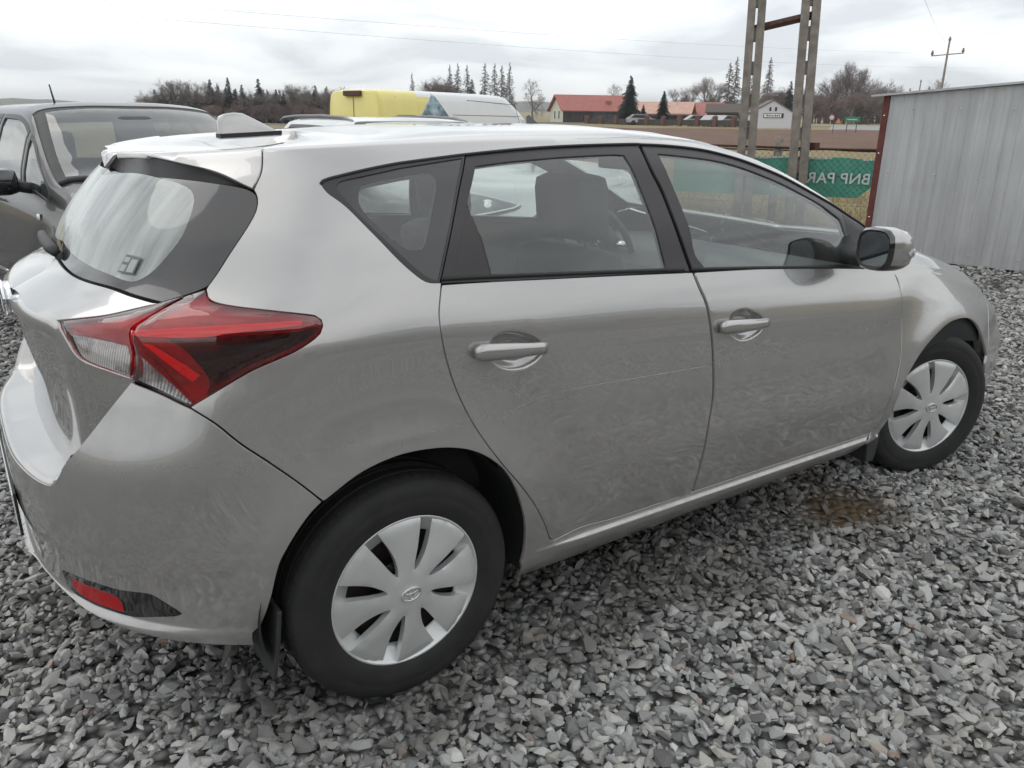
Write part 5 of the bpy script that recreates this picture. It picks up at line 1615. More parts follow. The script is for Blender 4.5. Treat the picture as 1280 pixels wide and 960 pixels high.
rot = np.stack([RNG.normal(0, .34, n), RNG.normal(0, .34, n), RNG.uniform(0, 2 * PI, n)], 1)
attr('rot', 'FLOAT_VECTOR', rot.astype('f'), 'vector')
scl = sz[:, None] * np.stack([RNG.uniform(.85, 1.3, n), RNG.uniform(.8, 1.15, n), RNG.uniform(.75, 1.35, n)], 1) * .82
attr('scl', 'FLOAT_VECTOR', scl.astype('f'), 'vector')
attr('pick', 'INT', RNG.integers(0, 14, n).astype('i'), 'value')
go = bpy.data.objects.new('gravel', me); C.objects.link(go)
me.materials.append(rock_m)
ng = bpy.data.node_groups.new('scatter_stones', 'GeometryNodeTree')
ng.interface.new_socket('Geometry', in_out='INPUT', socket_type='NodeSocketGeometry')
ng.interface.new_socket('Geometry', in_out='OUTPUT', socket_type='NodeSocketGeometry')
gi = ng.nodes.new('NodeGroupInput'); gout = ng.nodes.new('NodeGroupOutput')
iop = ng.nodes.new('GeometryNodeInstanceOnPoints'); ci = ng.nodes.new('GeometryNodeCollectionInfo')
ci.inputs['Collection'].default_value = rock_col
ci.inputs['Separate Children'].default_value = True; ci.inputs['Reset Children'].default_value = True
def na_(nm, ty):
    x = ng.nodes.new('GeometryNodeInputNamedAttribute'); x.data_type = ty; x.inputs['Name'].default_value = nm
    return [o_ for o_ in x.outputs if o_.enabled and o_.name == 'Attribute'][0]
e2r = ng.nodes.new('FunctionNodeEulerToRotation')
L_ = ng.links.new
L_(gi.outputs[0], iop.inputs['Points']); L_(ci.outputs[0], iop.inputs['Instance'])
iop.inputs['Pick Instance'].default_value = True
L_(na_('pick', 'INT'), iop.inputs['Instance Index'])
L_(na_('rot', 'FLOAT_VECTOR'), e2r.inputs[0]); L_(e2r.outputs[0], iop.inputs['Rotation'])
L_(na_('scl', 'FLOAT_VECTOR'), iop.inputs['Scale'])
L_(iop.outputs[0], gout.inputs[0])
go.modifiers.new('scatter', 'NODES').node_group = ng
tag(go, 'grey crushed stone gravel covering the parking lot', None, kind='stuff')

# ploughed field, verge and road beyond the fence (patches laid over the terrain)
def patch(name, a0, a1, r0, r1, mat, dz, nr=24, na=40, wob=0):
    vs, fs = [], []
    for i in range(nr + 1):
        for j in range(na + 1):
            a = math.radians(a0 + (a1 - a0) * j / na)
            r = r0 + (r1 - r0) * i / nr
            if i in (0, nr): r += wob * math.sin(a * 37) + wob * .6 * math.sin(a * 91)
            x, y = r * math.cos(a), r * math.sin(a)
            vs.append((x, y, float(terr(np.array(x), np.array(y))) + dz))
    for i in range(nr):
        for j in range(na):
            q = i * (na + 1) + j
            fs.append((q, q + na + 1, q + na + 2, q + 1))
    return tag(obj(name, (vs, fs), mat, smooth=True), kind='structure')
b = NB('ploughed_earth')
b.pr((.1, .07, .05), .95, spec=.2)
c = b.ramp(b.noise(.35, 7, .7), [(.3, (.115, .070, .050)), (.7, (.190, .122, .088))])
b.l(c, b.p.inputs['Base Color']); b.bump(b.noise(4, 5, .7), .8, .12)
patch('field', 15, 58, 44, 97, b.m, .06, wob=1.2)
b = NB('pale_asphalt')
b.pr((.22, .22, .215), .8)
b.l(b.ramp(b.noise(1.5, 5), [(.3, (.20, .20, .195)), (.7, (.28, .28, .27))]), b.p.inputs['Base Color'])
patch('road', 8, 80, 118, 128, b.m, .06, nr=3, na=60)
patch('side_road', 28.5, 33.5, 96, 118.2, b.m, .05, nr=8, na=6)

# wooded hills on the horizon
def hills(name, r0, h, seed, a0, a1, mat, rough_):
    rg = np.random.default_rng(seed)
    na = 420; vs, fs = [], []
    ph = rg.uniform(0, 6.28, 12)
    prof = [0, .35, .72, .92, 1.0, .8]
    for k, pz in enumerate(prof):
        for j in range(na + 1):
            a = math.radians(a0 + (a1 - a0) * j / na)
            r = r0 + k * r0 * .10
            hh = h * (.45 + .55 * float(sstep(72, 52, np.array(a * 180 / PI if a < PI else 100)))) * (.66 + .16 * math.sin(a * 5 + ph[0]) + .13 * math.sin(a * 11 + ph[1]) + .07 * math.sin(a * 23 + ph[2]))
            z = hh * pz + (rg.uniform(-1, 1) * rough_ if pz > .3 else 0) + 1.0
            vs.append((r * math.cos(a), r * math.sin(a), z))
    for k in range(len(prof) - 1):
        for j in range(na):
            q = k * (na + 1) + j
            fs.append((q, q + 1, q + na + 2, q + na + 1))
    tag(obj(name, (vs, fs), mat, smooth=False), kind='structure')
b = NB('hill_forest')
b.pr((.05, .06, .04), .95, spec=.1)
c = b.ramp(b.noise(.012, 6, .6), [(.35, (.040, .048, .030)), (.65, (.085, .075, .050))])
b.l(c, b.p.inputs['Base Color'])
hills('hills', 1300, 62, 3, 0, 360, b.m, 2.2)
hills('hills', 700, 9, 5, 0, 360, b.m, 1.2)
# ---------------------------------------------------------------- parked cars beside the hatchback
class Body:
    def __init__(self, zb, zr, yr, cr, s=(1, 1, 1)):
        self.a = (pchip(*zip(*zb)), pchip(*zip(*zr)), pchip(*zip(*yr)), pchip(*zip(*cr)))
        self.s = np.array(s, float)
    def __call__(self, u, v):
        return surf(u, v, *self.a) * self.s
    def inner(self, u, v):
        return self(u, v) - surf_n(self, np.atleast_1d(u), np.atleast_1d(v)) * .03

def car_from(root, B, outl, mats, wheels=True):
    pk = dict(fn=B, grid=.06, ds=.04)
    cuts = [outl[k] for k in ('front_win', 'rear_win', 'quarter_win', 'tail_win', 'lamp') if k in outl]
    side = [(U0, .22, 1), (U0, 2.05, 1), (U1, 2.05, 1), (U1, .24, 1), (3.05, .24)] + [(2.575 + .37 * math.cos(t), .335 + .37 * math.sin(t)) for t in np.linspace(.1, PI - .1, 16)] + \
           [(2.15, .22), (.40, .22)] + [(.37 * math.cos(t), .335 + .37 * math.sin(t)) for t in np.linspace(.1, PI - .1, 16)] + [(-.42, .24)]
    if 'grille' in outl: cuts.append(outl['grille'])
    panel('body', side, cuts + [outl['screen']], mats['paint'], root, sym=True, rim=.012, gap=0, **pk)
    panel('windscreen', outl['screen'], [resample(outl['screen_in'], .04)], M['plastic'], root, sym=True, rim=0, off=-.006, edge=0, gap=-.004, **pk)
    panel('screen_glass', outl['screen_in'], (), mats.get('glass', M['glass_side']), root, sym=True, rim=0, off=-.006, edge=0, **pk)
    for s in 'RL':
        for k, nm in (('front_win', 'side_window'), ('rear_win', 'side_window'), ('quarter_win', 'side_window')):
            if k in outl:
                panel('window_seal', outl[k], [inset(resample(outl[k], .03), .022)], M['trim'], root, sides=s, rim=.01, off=.002, edge=0, gap=-.004, **pk)
                panel(nm, outl[k], (), mats.get('glass', M['glass_side']), root, sides=s, rim=0, off=-.004, edge=0, **pk)
        if 'lamp' in outl:
            lm = panel('headlamp', outl['lamp'], (), M['lamp_car'], root, sides=s, rim=.01, off=.002, bulge=.01, bw=.05, **{**pk, 'grid': .03})
            if 'lamp_line' in outl:
                q = resample([tuple(a) for a in outl['lamp_line']], .03, closed=False)
                p = B(q[:, 0], q[:, 1]) + surf_n(B, q[:, 0], q[:, 1]) * .014
                obj('daylight_strip', tube(p * np.array([1, 1 if s == 'R' else -1, 1]), .007, 6), M['white_lens'], lm, smooth=True)
                for (cu, cv, rr_) in outl['lamp_eyes']:
                    c0 = B(np.array([cu]), np.array([cv]))[0]; nn = surf_n(B, np.array([cu]), np.array([cv]))[0]
                    sg = np.array([1, 1 if s == 'R' else -1, 1])
                    m_ = Matrix.Translation(Vector((c0 + nn * .004) * sg)) @ Vector(nn * sg).to_track_quat('Z', 'Y').to_matrix().to_4x4()
                    obj('lamp_eye', xf(lathe([(0, .010), (rr_ * .6, .009), (rr_, .002), (rr_ * 1.15, .004), (rr_ * 1.2, -.004)], 20, 'z'), m_), M['chrome'], lm, smooth=True)
    if 'tail_win' in outl:
        panel('tail_window', outl['tail_win'], (), M['glass_side'], root, sym=True, rim=0, off=-.004, edge=0, **pk)
    if 'grille' in outl:
        panel('grille', outl['grille'], (), M['gloss_black'], root, sym=True, rim=0, off=-.012, edge=0, gap=-.004, **pk)
    lo = [(U0, .24, 1), (U0, 1.08, 1), (2.3, 1.08), (2.9, 1.06, 1), (2.9, .75, 1)] + [(2.575 + .40 * math.cos(t), .33 + .40 * math.sin(t)) for t in np.linspace(PI / 2, PI, 8)] + [(2.12, .22), (.42, .22)] + [(.40 * math.cos(t), .34 + .40 * math.sin(t)) for t in np.linspace(.2, PI - .2, 12)]
    panel('inner_skin', lo, (), M['under'], root, sym=True, fn=B.inner, grid=.1, rim=0, edge=0)
    sx, sy, sz = B.s
    bm = bmesh.new()
    bx(bm, (-.5 * sx, -.72 * sy, .25), (2.15 * sx, .72 * sy, .34)); bx(bm, (2.15 * sx, -.50 * sy, .25), (3.2 * sx, .50 * sy, .66))
    obj('floor_pan', bm, M['under'], root)
    dz = outl.get('seat_z', 0)
    for y in (-.36, .36):
        st = obj('seat', pillow((.95, y - .24, .4 + dz), (1.08, y + .24, 1.02 + dz), .06, -.2, (1, y, .5)), M['seat_pale'], root, smooth=True)
        obj('headrest', pillow((.82, y - .13, 1.04 + dz), (.92, y + .13, 1.26 + dz), .05), M['seat_pale'], st, smooth=True)
    obj('dashboard', pillow((1.75, -.66, .70 + dz), (2.25, .66, .94 + dz), .04), M['cabin'], root, smooth=True)
    if outl.get('mir_z', 0) is not None: obj('interior_mirror', pillow((1.38, -.10, 1.30 + outl.get('mir_z', 0)), (1.42, .10, 1.37 + outl.get('mir_z', 0)), .015), M['rubber'], root, smooth=True)
    # wiper tray under the screen
    q = np.array(outl['cowl']); q = resample([tuple(a) for a in q], .05, closed=False)
    p = B(q[:, 0], q[:, 1]) + surf_n(B, q[:, 0], q[:, 1]) * .004
    p = np.concatenate([p, (p * np.array([1, -1, 1]))[::-1][1:]])
    obj('wiper_tray', tube(p, .018, 8), M['rubber'], root, smooth=True)
    # mirrors
    mx, my, mz = outl['mirror']
    for sg in (1, -1):
        o = obj('door_mirror', pillow((mx - .09, -my * sg - .10, mz - .075), (mx + .08, -my * sg + .10, mz + .085), .055), mats.get('mirror', mats['paint']), root, smooth=True)
        obj('mirror_glass', ([(mx - .0915, -my * sg + a, mz + c_) for a, c_ in ((-.08, -.055), (.08, -.055), (.08, .065), (-.08, .065))], [(0, 1, 2, 3)]), M['mirror'], o)
        obj('mirror_foot', tube([(mx, -(my - .22) * sg, mz - .05), (mx, -(my - .08) * sg, mz - .02)], .035, 8), M['rubber'], o, smooth=True)
    for x in (0, 2.575 * sx):
        for sg in (1, -1):
            w = bpy.data.objects.new('wheel', None); C.objects.link(w); w.parent = root
            w.location = (x, -.74 * sg * sy, .3085); w.rotation_euler = (0, 0, 0 if sg > 0 else PI)
            for me in (WM[0], WM[2], WM[4], WM[5]):
                o = bpy.data.objects.new(me.name, me); C.objects.link(o); o.parent = w
            v_, f_ = lathe([(.35, -.86 * sy * sg), (.40, -.50 * sg), (.05, -.50 * sg)], 24, 'y', -.25, PI + .25)
            if sg < 0: f_ = [q_[::-1] for q_ in f_]
            obj('arch_liner', ([(a + x, b_, c_ + .335) for a, b_, c_ in v_], f_), M['under'], root, smooth=True)

M['rail'] = plain('satin_grey_rail', (.17, .165, .16), .35, .6, var=.05)
M['seat_pale'] = plain('grey_seat_cloth', (.20, .195, .19), .9, var=.1)
M['lamp_car'] = plain('headlamp_lens', (.16, .165, .17), .07, .3, coat=1, var=.3, scale=20)
M['white_lens'] = plain('white_light_guide', (.80, .81, .80), .2, var=0, coat=1)
M['dark_grey'] = paint('dark_grey_paint', (.022, .021, .0205), .34, .3, coat=.7)
for n_ in M['dark_grey'].node_tree.nodes:
    if n_.type == 'BSDF_PRINCIPLED': n_.inputs['Coat IOR'].default_value = 1.42
M['pale_silver'] = paint('pale_silver_paint', (.50, .51, .50), .33, .75)

# grey tall compact car, nose towards the hatchback
BM = Body([(U0, 1.06), (0, 1.05), (1.0, 1.03), (2.0, .99), (2.5, .93), (2.9, .84), (3.4, .75), (U1, .70)],
          [(U0, 1.44), (-.4, 1.490), (.4, 1.515), (1.0, 1.515), (1.3, 1.51), (1.5, 1.478), (1.8, 1.345), (2.1, 1.185), (2.3, 1.085), (2.6, 1.02), (2.9, .945), (3.4, .84), (U1, .80)],
          [(U0, .60), (1.2, .62), (1.5, .635), (1.8, .68), (2.2, .74), (2.6, .76), (U1, .70)],
          [(U0, .02), (.5, .045), (1.1, .05), (1.6, .07), (2.2, .08), (2.6, .05), (U1, .03)], (.93, 1.0, 1.0))
mpv = thing('grey_compact_car', 'dark grey tall compact car with a short aerial, parked nose first at the far left', 'car', (.126, 5.40, 0), math.radians(-80))
car_from(mpv, BM, dict(
    front_win=[(.98, 1.125, 1), (.96, 1.405, 1), (1.45, 1.405), (1.66, 1.395, 1), (1.71, 1.125, 1)],
    rear_win=[(.0, 1.13, 1), (.0, 1.40, 1), (.90, 1.405, 1), (.92, 1.125, 1)],
    quarter_win=[(1.76, 1.12, 1), (1.71, 1.40, 1), (1.86, 1.40), (2.24, 1.27), (2.28, 1.12, 1)],
    tail_win=[(U0, 1.14, 1), (-.62, 1.13, 1), (-.56, 1.38, 1), (U0, 1.40, 1)],
    lamp=[(3.0, .98), (3.12, 1.06), (3.36, 1.04), (3.42, .93), (3.3, .84), (3.1, .86)],
    grille=[(3.62, .42, 1), (3.60, .62, 1), (U1, .62, 1), (U1, .42, 1)],
    screen=[(1.52, 2.05, 1), (1.51, 1.75), (1.49, 1.53), (1.51, 1.455, 1), (1.9, 1.44), (2.33, 1.43, 1), (2.42, 1.66), (2.46, 2.05, 1)],
    screen_in=[(1.57, 2.05, 1), (1.56, 1.75), (1.56, 1.52, 1), (1.9, 1.500), (2.27, 1.49, 1), (2.37, 1.70), (2.40, 2.05, 1)],
    cowl=[(2.33, 1.45), (2.43, 1.68), (2.47, 2.05)], mirror=(1.78, .98, 1.075), seat_z=.10, mir_z=None), dict(paint=M['dark_grey'], mirror=M['gloss_black'], glass=M['glass_dark']))
obj('roof_aerial', tube([(1.02, -.36, 1.50), (1.00, -.365, 1.58), (.97, -.37, 1.68)], [.012, .007, .005], 8), M['rubber'], mpv, smooth=True)
for y in (-.79, .79):
    obj('wheel_arch_cladding', xf(lathe([(.345, -.01), (.365, -.035), (.435, -.03), (.45, .02)], 28, 'y', -.1, PI + .1), Matrix.Translation((2.575 * .93, y * 1.10, .335)) @ Matrix.Rotation(0 if y < 0 else PI, 4, 'Z')), M['plastic'], mpv, smooth=True)
    obj('sill_moulding', tube([(.45, y * 1.095, .42), (1.95, y * 1.095, .42)], .022, 8), M['chrome'], mpv, smooth=True)
    obj('door_handle', tube([(1.0, y * 1.115, .93), (1.06, y * 1.135, .935), (1.16, y * 1.135, .935), (1.2, y * 1.115, .93)], .014, 8), M['chrome'], mpv, smooth=True)
    obj('side_repeater', xf(lathe([(0, -.012), (.018, -.010), (.022, 0)], 12, 'y'), Matrix.Translation((2.02, y * 1.083, .88)) @ Matrix.Rotation(0 if y < 0 else PI, 4, 'Z')), M['white_lens'], mpv, smooth=True)
obj('sensor_pod', pillow((1.52, -.16, 1.325), (1.60, .09, 1.475), .04), plain('pod_grey', (.11, .10, .105), .7, var=0), mpv, smooth=True)

# silver crossover, nose towards the hatchback's far side
BQ = Body([(U0, 1.02), (0, 1.02), (1.0, 1.02), (2.0, 1.04), (2.5, 1.07), (2.9, 1.085), (3.4, 1.075), (U1, 1.06)],
          [(U0, 1.41), (-.4, 1.435), (.4, 1.452), (1.0, 1.44), (1.3, 1.40), (1.6, 1.31), (2.0, 1.19), (2.25, 1.15), (2.6, 1.155), (2.9, 1.15), (3.2, 1.13), (3.5, 1.115), (U1, 1.11)],
          [(U0, .60), (1.2, .62), (1.7, .68), (2.2, .74), (2.6, .76), (U1, .72)],
          [(U0, .02), (.5, .032), (1.1, .04), (1.6, .07), (2.2, .07), (2.6, .06), (3.0, .05), (U1, .035)], (1.0, 1.02, 1.0))
cro = thing('silver_crossover', 'pale silver crossover with roof rails, its headlamp seen through the rear door window', 'car', (2.48, 4.85, 0), math.radians(-90))
car_from(cro, BQ, dict(
    front_win=[(1.0, 1.125, 1), (.99, 1.40, 1), (1.36, 1.40), (1.7, 1.36), (1.98, 1.20), (2.0, 1.125, 1)],
    rear_win=[(.05, 1.13, 1), (.1, 1.40, 1), (.92, 1.40, 1), (.93, 1.125, 1)],
    tail_win=[(U0, 1.14, 1), (-.62, 1.13, 1), (-.56, 1.38, 1), (U0, 1.40, 1)],
    lamp=[(2.98, 1.02, 1), (3.10, 1.085), (3.40, 1.075), (3.66, 1.02, 1), (3.62, .99), (3.30, .925), (3.10, .955)],
    lamp_line=[(3.02, 1.02), (3.12, .972), (3.30, .943), (3.60, 1.0), (3.64, 1.02)],
    lamp_eyes=[(3.16, 1.02, .030), (3.32, 1.01, .040), (3.46, 1.02, .030)],
    grille=[(3.72, .56, 1), (3.70, .93), (3.78, .98), (U1, .985, 1), (U1, .56, 1)],
    screen=[(1.27, 2.05, 1), (1.24, 1.75), (1.18, 1.56), (1.27, 1.505, 1), (1.8, 1.503), (2.20, 1.50, 1), (2.28, 1.65), (2.32, 2.05, 1)],
    screen_in=[(1.31, 2.05, 1), (1.29, 1.75), (1.27, 1.58, 1), (1.8, 1.55), (2.12, 1.55, 1), (2.20, 1.7), (2.25, 2.05, 1)],
    cowl=[(2.20, 1.505), (2.29, 1.65), (2.33, 2.05)], mirror=(1.85, 1.02, 1.05)), dict(paint=M['pale_silver']))
for y in (-.52, .52):
    pr_ = [(-.55, y, 1.435), (-.45, y, 1.462), (-.1, y * 1.02, 1.478), (.5, y * 1.02, 1.484), (.95, y * 1.02, 1.472), (1.12, y * 1.02, 1.448), (1.20, y * 1.03, 1.42)]
    obj('roof_rail', tube(pr_, [.012, .016, .017, .017, .017, .016, .012], 10), M['rail'], cro, smooth=True)
obj('number_plate', box_mesh((3.535, -.26, .40), (3.555, .26, .51), .004), M['white'], cro)

# panel van, yellow at the rear and white in front, beyond the parked cars
van = thing('yellow_white_van', 'panel van, yellow at the rear and white at the front, behind the parked cars', 'van', (7.98, 15.5, 0), math.radians(17.6))
M['van_yellow'] = plain('yellow_van_paint', (.72, .62, .17), .35, coat=.6, var=.04, scale=2)
M['van_white'] = plain('white_van_paint', (.66, .66, .67), .35, coat=.6, var=.03, scale=2)
VL, VW, VH, XS = 6.6, 1.95, 2.07, 1.27
def vsec(x, hw, h, z0=.35):
    # half-rounded box section of the van at station x
    pts = [(-hw * .97, z0), (-hw, .9), (-hw * .985, 1.3), (-hw * .93, h - .26), (-hw * .88, h - .10), (-hw * .78, h - .02), (-hw * .4, h + .012), (0, h + .02)]
    pts += [(-y, z) for y, z in pts[::-1][1:]]
    return [(x, y - VW / 2, z) for y, z in pts]   # the van's right side lies on local y = 0... left side beyond
sta = [(0.0, .93, VH - .05), (.03, .965, VH - .01), (.10, .975, VH), (1.0, .975, VH + .005), (1.62, .975, VH + .005), (2.4, .975, VH), (3.3, .975, VH - .01), (3.70, .97, VH - .02), (3.95, .965, VH - .10), (4.35, .955, VH - .38), (4.75, .945, VH - .72), (4.95, .94, VH - .93), (5.30, .90, VH - 1.18), (5.42, .84, VH - 1.35)]
secs = [[(x, y + VW, z) for x, y, z in vsec(*s)] for s in sta]
secs = [[(x * XS, y, z) for x, y, z in s] for s in secs]
n = len(secs[0])
def loft(i0, i1, cap0=False, cap1=False):
    vs = [p for s in secs[i0:i1 + 1] for p in s]
    fs = []
    for i in range(i1 - i0):
        for j in range(n - 1):
            fs.append((i * n + j, i * n + j + 1, (i + 1) * n + j + 1, (i + 1) * n + j))
    if cap0: fs.append(tuple(range(n)))
    if cap1: fs.append(tuple(range((i1 - i0 + 1) * n - 1, (i1 - i0) * n - 1, -1)))
    return vs, fs
vb = obj('body', loft(3, 13, cap1=True), M['van_white'], van, smooth=False)
vr = obj('rear_body', loft(0, 3, cap0=True), M['van_yellow'], van)
for o in (vb, vr):
    bm = bmesh.new(); bm.from_mesh(o.data); bmesh.ops.recalc_face_normals(bm, faces=bm.faces); bm.to_mesh(o.data); bm.free()
    o.data.polygons.foreach_set('use_smooth', [True] * len(o.data.polygons))
    e_ = o.modifiers.new('s', 'EDGE_SPLIT'); e_.split_angle = math.radians(38)
ys_ = min(p[1] for p in secs[3])          # the side towards the camera
def vhw(z): return np.interp(z, [.35, .9, 1.3, VH - .26, VH - .10, VH - .02], [.97, 1, .985, .93, .88, .78]) * .975
def vside(pts, off, mat, name, parent):
    # convex patch on the near side wall, sliced by height so that it follows the wall's lean
    pts = [(x * XS, z) for x, z in pts]
    zs = sorted({round(z, 4) for z in np.linspace(min(p[1] for p in pts), max(p[1] for p in pts), 12)} | {round(p[1], 4) for p in pts})
    vs, fs = [], []
    for z in zs:
        xs_ = []
        for (x0, z0), (x1, z1) in zip(pts, pts[1:] + pts[:1]):
            if abs(z1 - z0) < 1e-6:
                if abs(z - z0) < 1e-3: xs_ += [x0, x1]
            elif min(z0, z1) - 1e-3 <= z <= max(z0, z1) + 1e-3:
                xs_.append(x0 + (x1 - x0) * (z - z0) / (z1 - z0))
        y = ys_ + .975 - vhw(z) - off
        vs += [(min(xs_), y, z), (max(xs_), y, z)]
    for i in range(len(zs) - 1): fs.append((2 * i, 2 * i + 1, 2 * i + 3, 2 * i + 2))
    return obj(name, (vs, fs), mat, parent)
# slanted colour change and the photo print: triangle of sky blue with dark tree shapes
zt, zl = VH - .035, 1.30
vside([(.99, 1.42), (.99, zt), (1.44, zt)], .004, M['van_yellow'], 'yellow_slant', van)
b = NB('van_print')
b.pr((.3, .4, .45), .4)
sky_c = b.ramp(b.noise(3, 6, .7), [(.38, (.05, .07, .08)), (.52, (.22, .33, .38)), (.7, (.50, .60, .64))])
b.l(sky_c, b.p.inputs['Base Color'])
vside([(.97, 1.36), (1.46, zt), (1.96, 1.36)], .007, b.m, 'photo_print', van)
def vline(pts, name='panel_joint', r=.006):
    v3 = []
    for x, z in pts:
        v3.append((x * XS, ys_ + .975 - vhw(z) - .002, z))
    obj(name, tube(v3, r, 5), M['rubber'], van)
vline([(2.55, 1.0), (2.50, VH - .18)]); vline([(2.50, VH - .18), (4.10, VH - .26)]); vline([(4.10, VH - .26), (4.25, 1.30)]); vline([(2.0, 1.52), (4.3, 1.50)]); vline([(.4, 1.50), (.92, 1.50)]); vline([(.45, 1.0), (.42, VH - .15)])
vside([(4.50, 1.28), (4.50, 1.50), (4.62, 1.55), (4.95, 1.30)], .004, M['frit'], 'cab_window', van)
# tail: high stop lamp and door joints on the rear face
xr_ = 0.0
yl_, yr2 = min(p[1] for p in secs[0]), max(p[1] for p in secs[0])
ymid = (yl_ + yr2) / 2
obj('stop_lamp', box_mesh((-.07, ymid - .30, VH - .14), (.02, ymid + .30, VH - .02), .02), M['lamp_stop'] if 'lamp_stop' in M else plain('van_stop_lamp', (.075, .030, .026), .3, var=0), van)
for z in (1.36, 1.44):
    obj('door_groove', tube([(-.012, yl_ + .15, z), (-.012, yr2 - .15, z)], .006, 5), M['rubber'], van)
obj('door_joint', tube([(-.012, ymid, .6), (-.012, ymid, VH - .16)], .006, 5), M['rubber'], van)
for x in (.95 * XS, 4.35 * XS):
    for y, rz in ((ys_ + .10, 0), (ys_ + VW - .10, PI)):
        w = bpy.data.objects.new('wheel', None); C.objects.link(w); w.parent = van; w.location = (x, y, .31); w.rotation_euler = (0, 0, rz)
        for me in (WM[0], WM[4], WM[5]):
            o = bpy.data.objects.new(me.name, me); C.objects.link(o); o.parent = w
# ---------------------------------------------------------------- metal shed, fence with banner, concrete A-frame pole, wires
def galvanised():
    b = NB('galvanised_sheet')
    p = b.pr((.5, .5, .5), .45, .45)
    st = b.noise(9, 5, .7, stretch=(1, 1, .06))
    sp_n = b.noise(1.6, 6, .65)
    c = b.ramp(st, [(.3, (.40, .40, .402)), (.7, (.56, .56, .56))])
    c = b.mixc(b.ramp(sp_n, [(.50, 0), (.75, .45)]), c, (.36, .355, .35))
    b.l(c, p.inputs['Base Color'])
    b.l(b.ramp(sp_n, [(.3, .36), (.7, .58)]), p.inputs['Roughness'])
    b.bump(b.noise(2.2, 3, .5), .25, .03)
    return b.m
M['galv'] = galvanised()
M['rust_red'] = plain('rust_red_primer', (.125, .030, .022), .7, var=.3, scale=12)
K0 = np.array([7.86, 2.77]); KD = np.array([.289, -.957]); KD /= np.linalg.norm(KD); KN = np.array([-KD[1], KD[0]])   # KN points away from the camera
if KN[0] < 0: KN = -KN
shed = thing('metal_shed', 'low galvanised corrugated metal shed with a rust red corner post, right edge', 'shed', (K0[0], K0[1], 0), math.atan2(KD[1], KD[0]))
# local x runs along the wall to the right, local y towards the camera is -? : camera side is -y or +y
cl = np.array([cx, cy]) - K0
side_y = 1 if (-KD[1] * cl[0] + KD[0] * cl[1]) > 0 else -1          # sign of local y on the camera's side
SL, SH0, SH1, SDp = 5.6, 1.755, 2.20, 3.2
prof = []
pitch = .105
def sheet(x0, x1, zb, zt0, zt1, lift):
    vs, fs = [], []
    x = x0; pr_ = []
    k = 0
    while x < x1 - 1e-6:
        w = pitch
        for dx, h in ((0, 0), (.030, 0), (.038, .0045), (.050, .0045), (.058, 0)):
            if x + dx <= x1 + 1e-6: pr_.append((x + dx, h))
        x += w
    pr_.append((x1, 0))
    for (a, h) in pr_:
        zt = zt0 + (zt1 - zt0) * a / SL
        for z in (zb, zb + (zt - zb) * .33, zb + (zt - zb) * .66, zt):
            vs.append((a, side_y * (h + lift + .004 * math.sin(a * 5 + z * 2.2)), z))
    for i in range(len(pr_) - 1):
        for j in range(3):
            q = (i * 4 + j, (i + 1) * 4 + j, (i + 1) * 4 + j + 1, i * 4 + j + 1)
            fs.append(q)
    return vs, fs
for i in range(5):
    x0 = .03 + i * 1.10; x1 = min(x0 + 1.13, SL)
    s_ = obj('sheet', sheet(x0, x1, .015, SH0, SH1, .003 + .0025 * (i % 2)), M['galv'], shed)
    m_ = s_.modifiers.new('t', 'SOLIDIFY'); m_.thickness = .0012
# screws
vs, fs = [], []
scr = []
for i in range(26):
    for z in (.12, .95, 1.62):
        x = .12 + i * pitch * 1.5
        if x < SL and (i + int(z * 7)) % 3 == 0:
            scr.append(xf(lathe([(0, .006), (.007, .004), (.010, 0)], 8, 'z'), Matrix.Translation((x, side_y * .016, z)) @ Matrix.Rotation(-side_y * PI / 2, 4, 'X')))
tag(obj('screws', merge(*scr), M['chrome'], shed), kind='stuff')
y0_, y1_ = sorted((side_y * .0, -side_y * SDp))
# end wall, back, corner post, roof sheet with a small overhang
obj('end_wall', box_mesh((.0, y0_, .0), (.02, y1_, SH0 - .05)), M['galv'], shed)
obj('far_end_wall', box_mesh((SL - .02, y0_, .0), (SL, y1_, SH1 - .05)), M['galv'], shed)
yb = -side_y * SDp
obj('back_wall', box_mesh((0, yb - .01, 0), (SL, yb + .01, SH0 - .1)), M['galv'], shed)
post = obj('corner_post', box_mesh((-.035, min(side_y * .022, side_y * -.03), 0), (.028, max(side_y * .022, side_y * -.03), SH0), .003), M['rust_red'], shed)
for z in (.45, 1.15, 1.55):
    obj('rivet', xf(lathe([(0, .007), (.008, .004), (.011, 0)], 8, 'z'), Matrix.Translation((-.005, side_y * .022, z)) @ Matrix.Rotation(-side_y * PI / 2, 4, 'X')), M['chrome'], post)
rv = []
for (x, dz) in ((-.16, -.012), (1.9, .16), (3.8, .315), (SL + .1, .455)):
    for y in (side_y * .07, yb - side_y * .05):
        for h in (0, .022):
            rv.append((x, y, SH0 + dz + h - (.06 if y == yb - side_y * .05 else 0)))
rf_ = []
for i in range(3):
    a, b_ = i * 4, (i + 1) * 4
    rf_ += [(a, b_, b_ + 2, a + 2), (a + 1, a + 3, b_ + 3, b_ + 1), (a, a + 1, b_ + 1, b_), (a + 2, b_ + 2, b_ + 3, a + 3)]
rf_ += [(0, 2, 3, 1), (12, 13, 15, 14)]
obj('roof_sheet', (rv, rf_), M['galv'], shed)

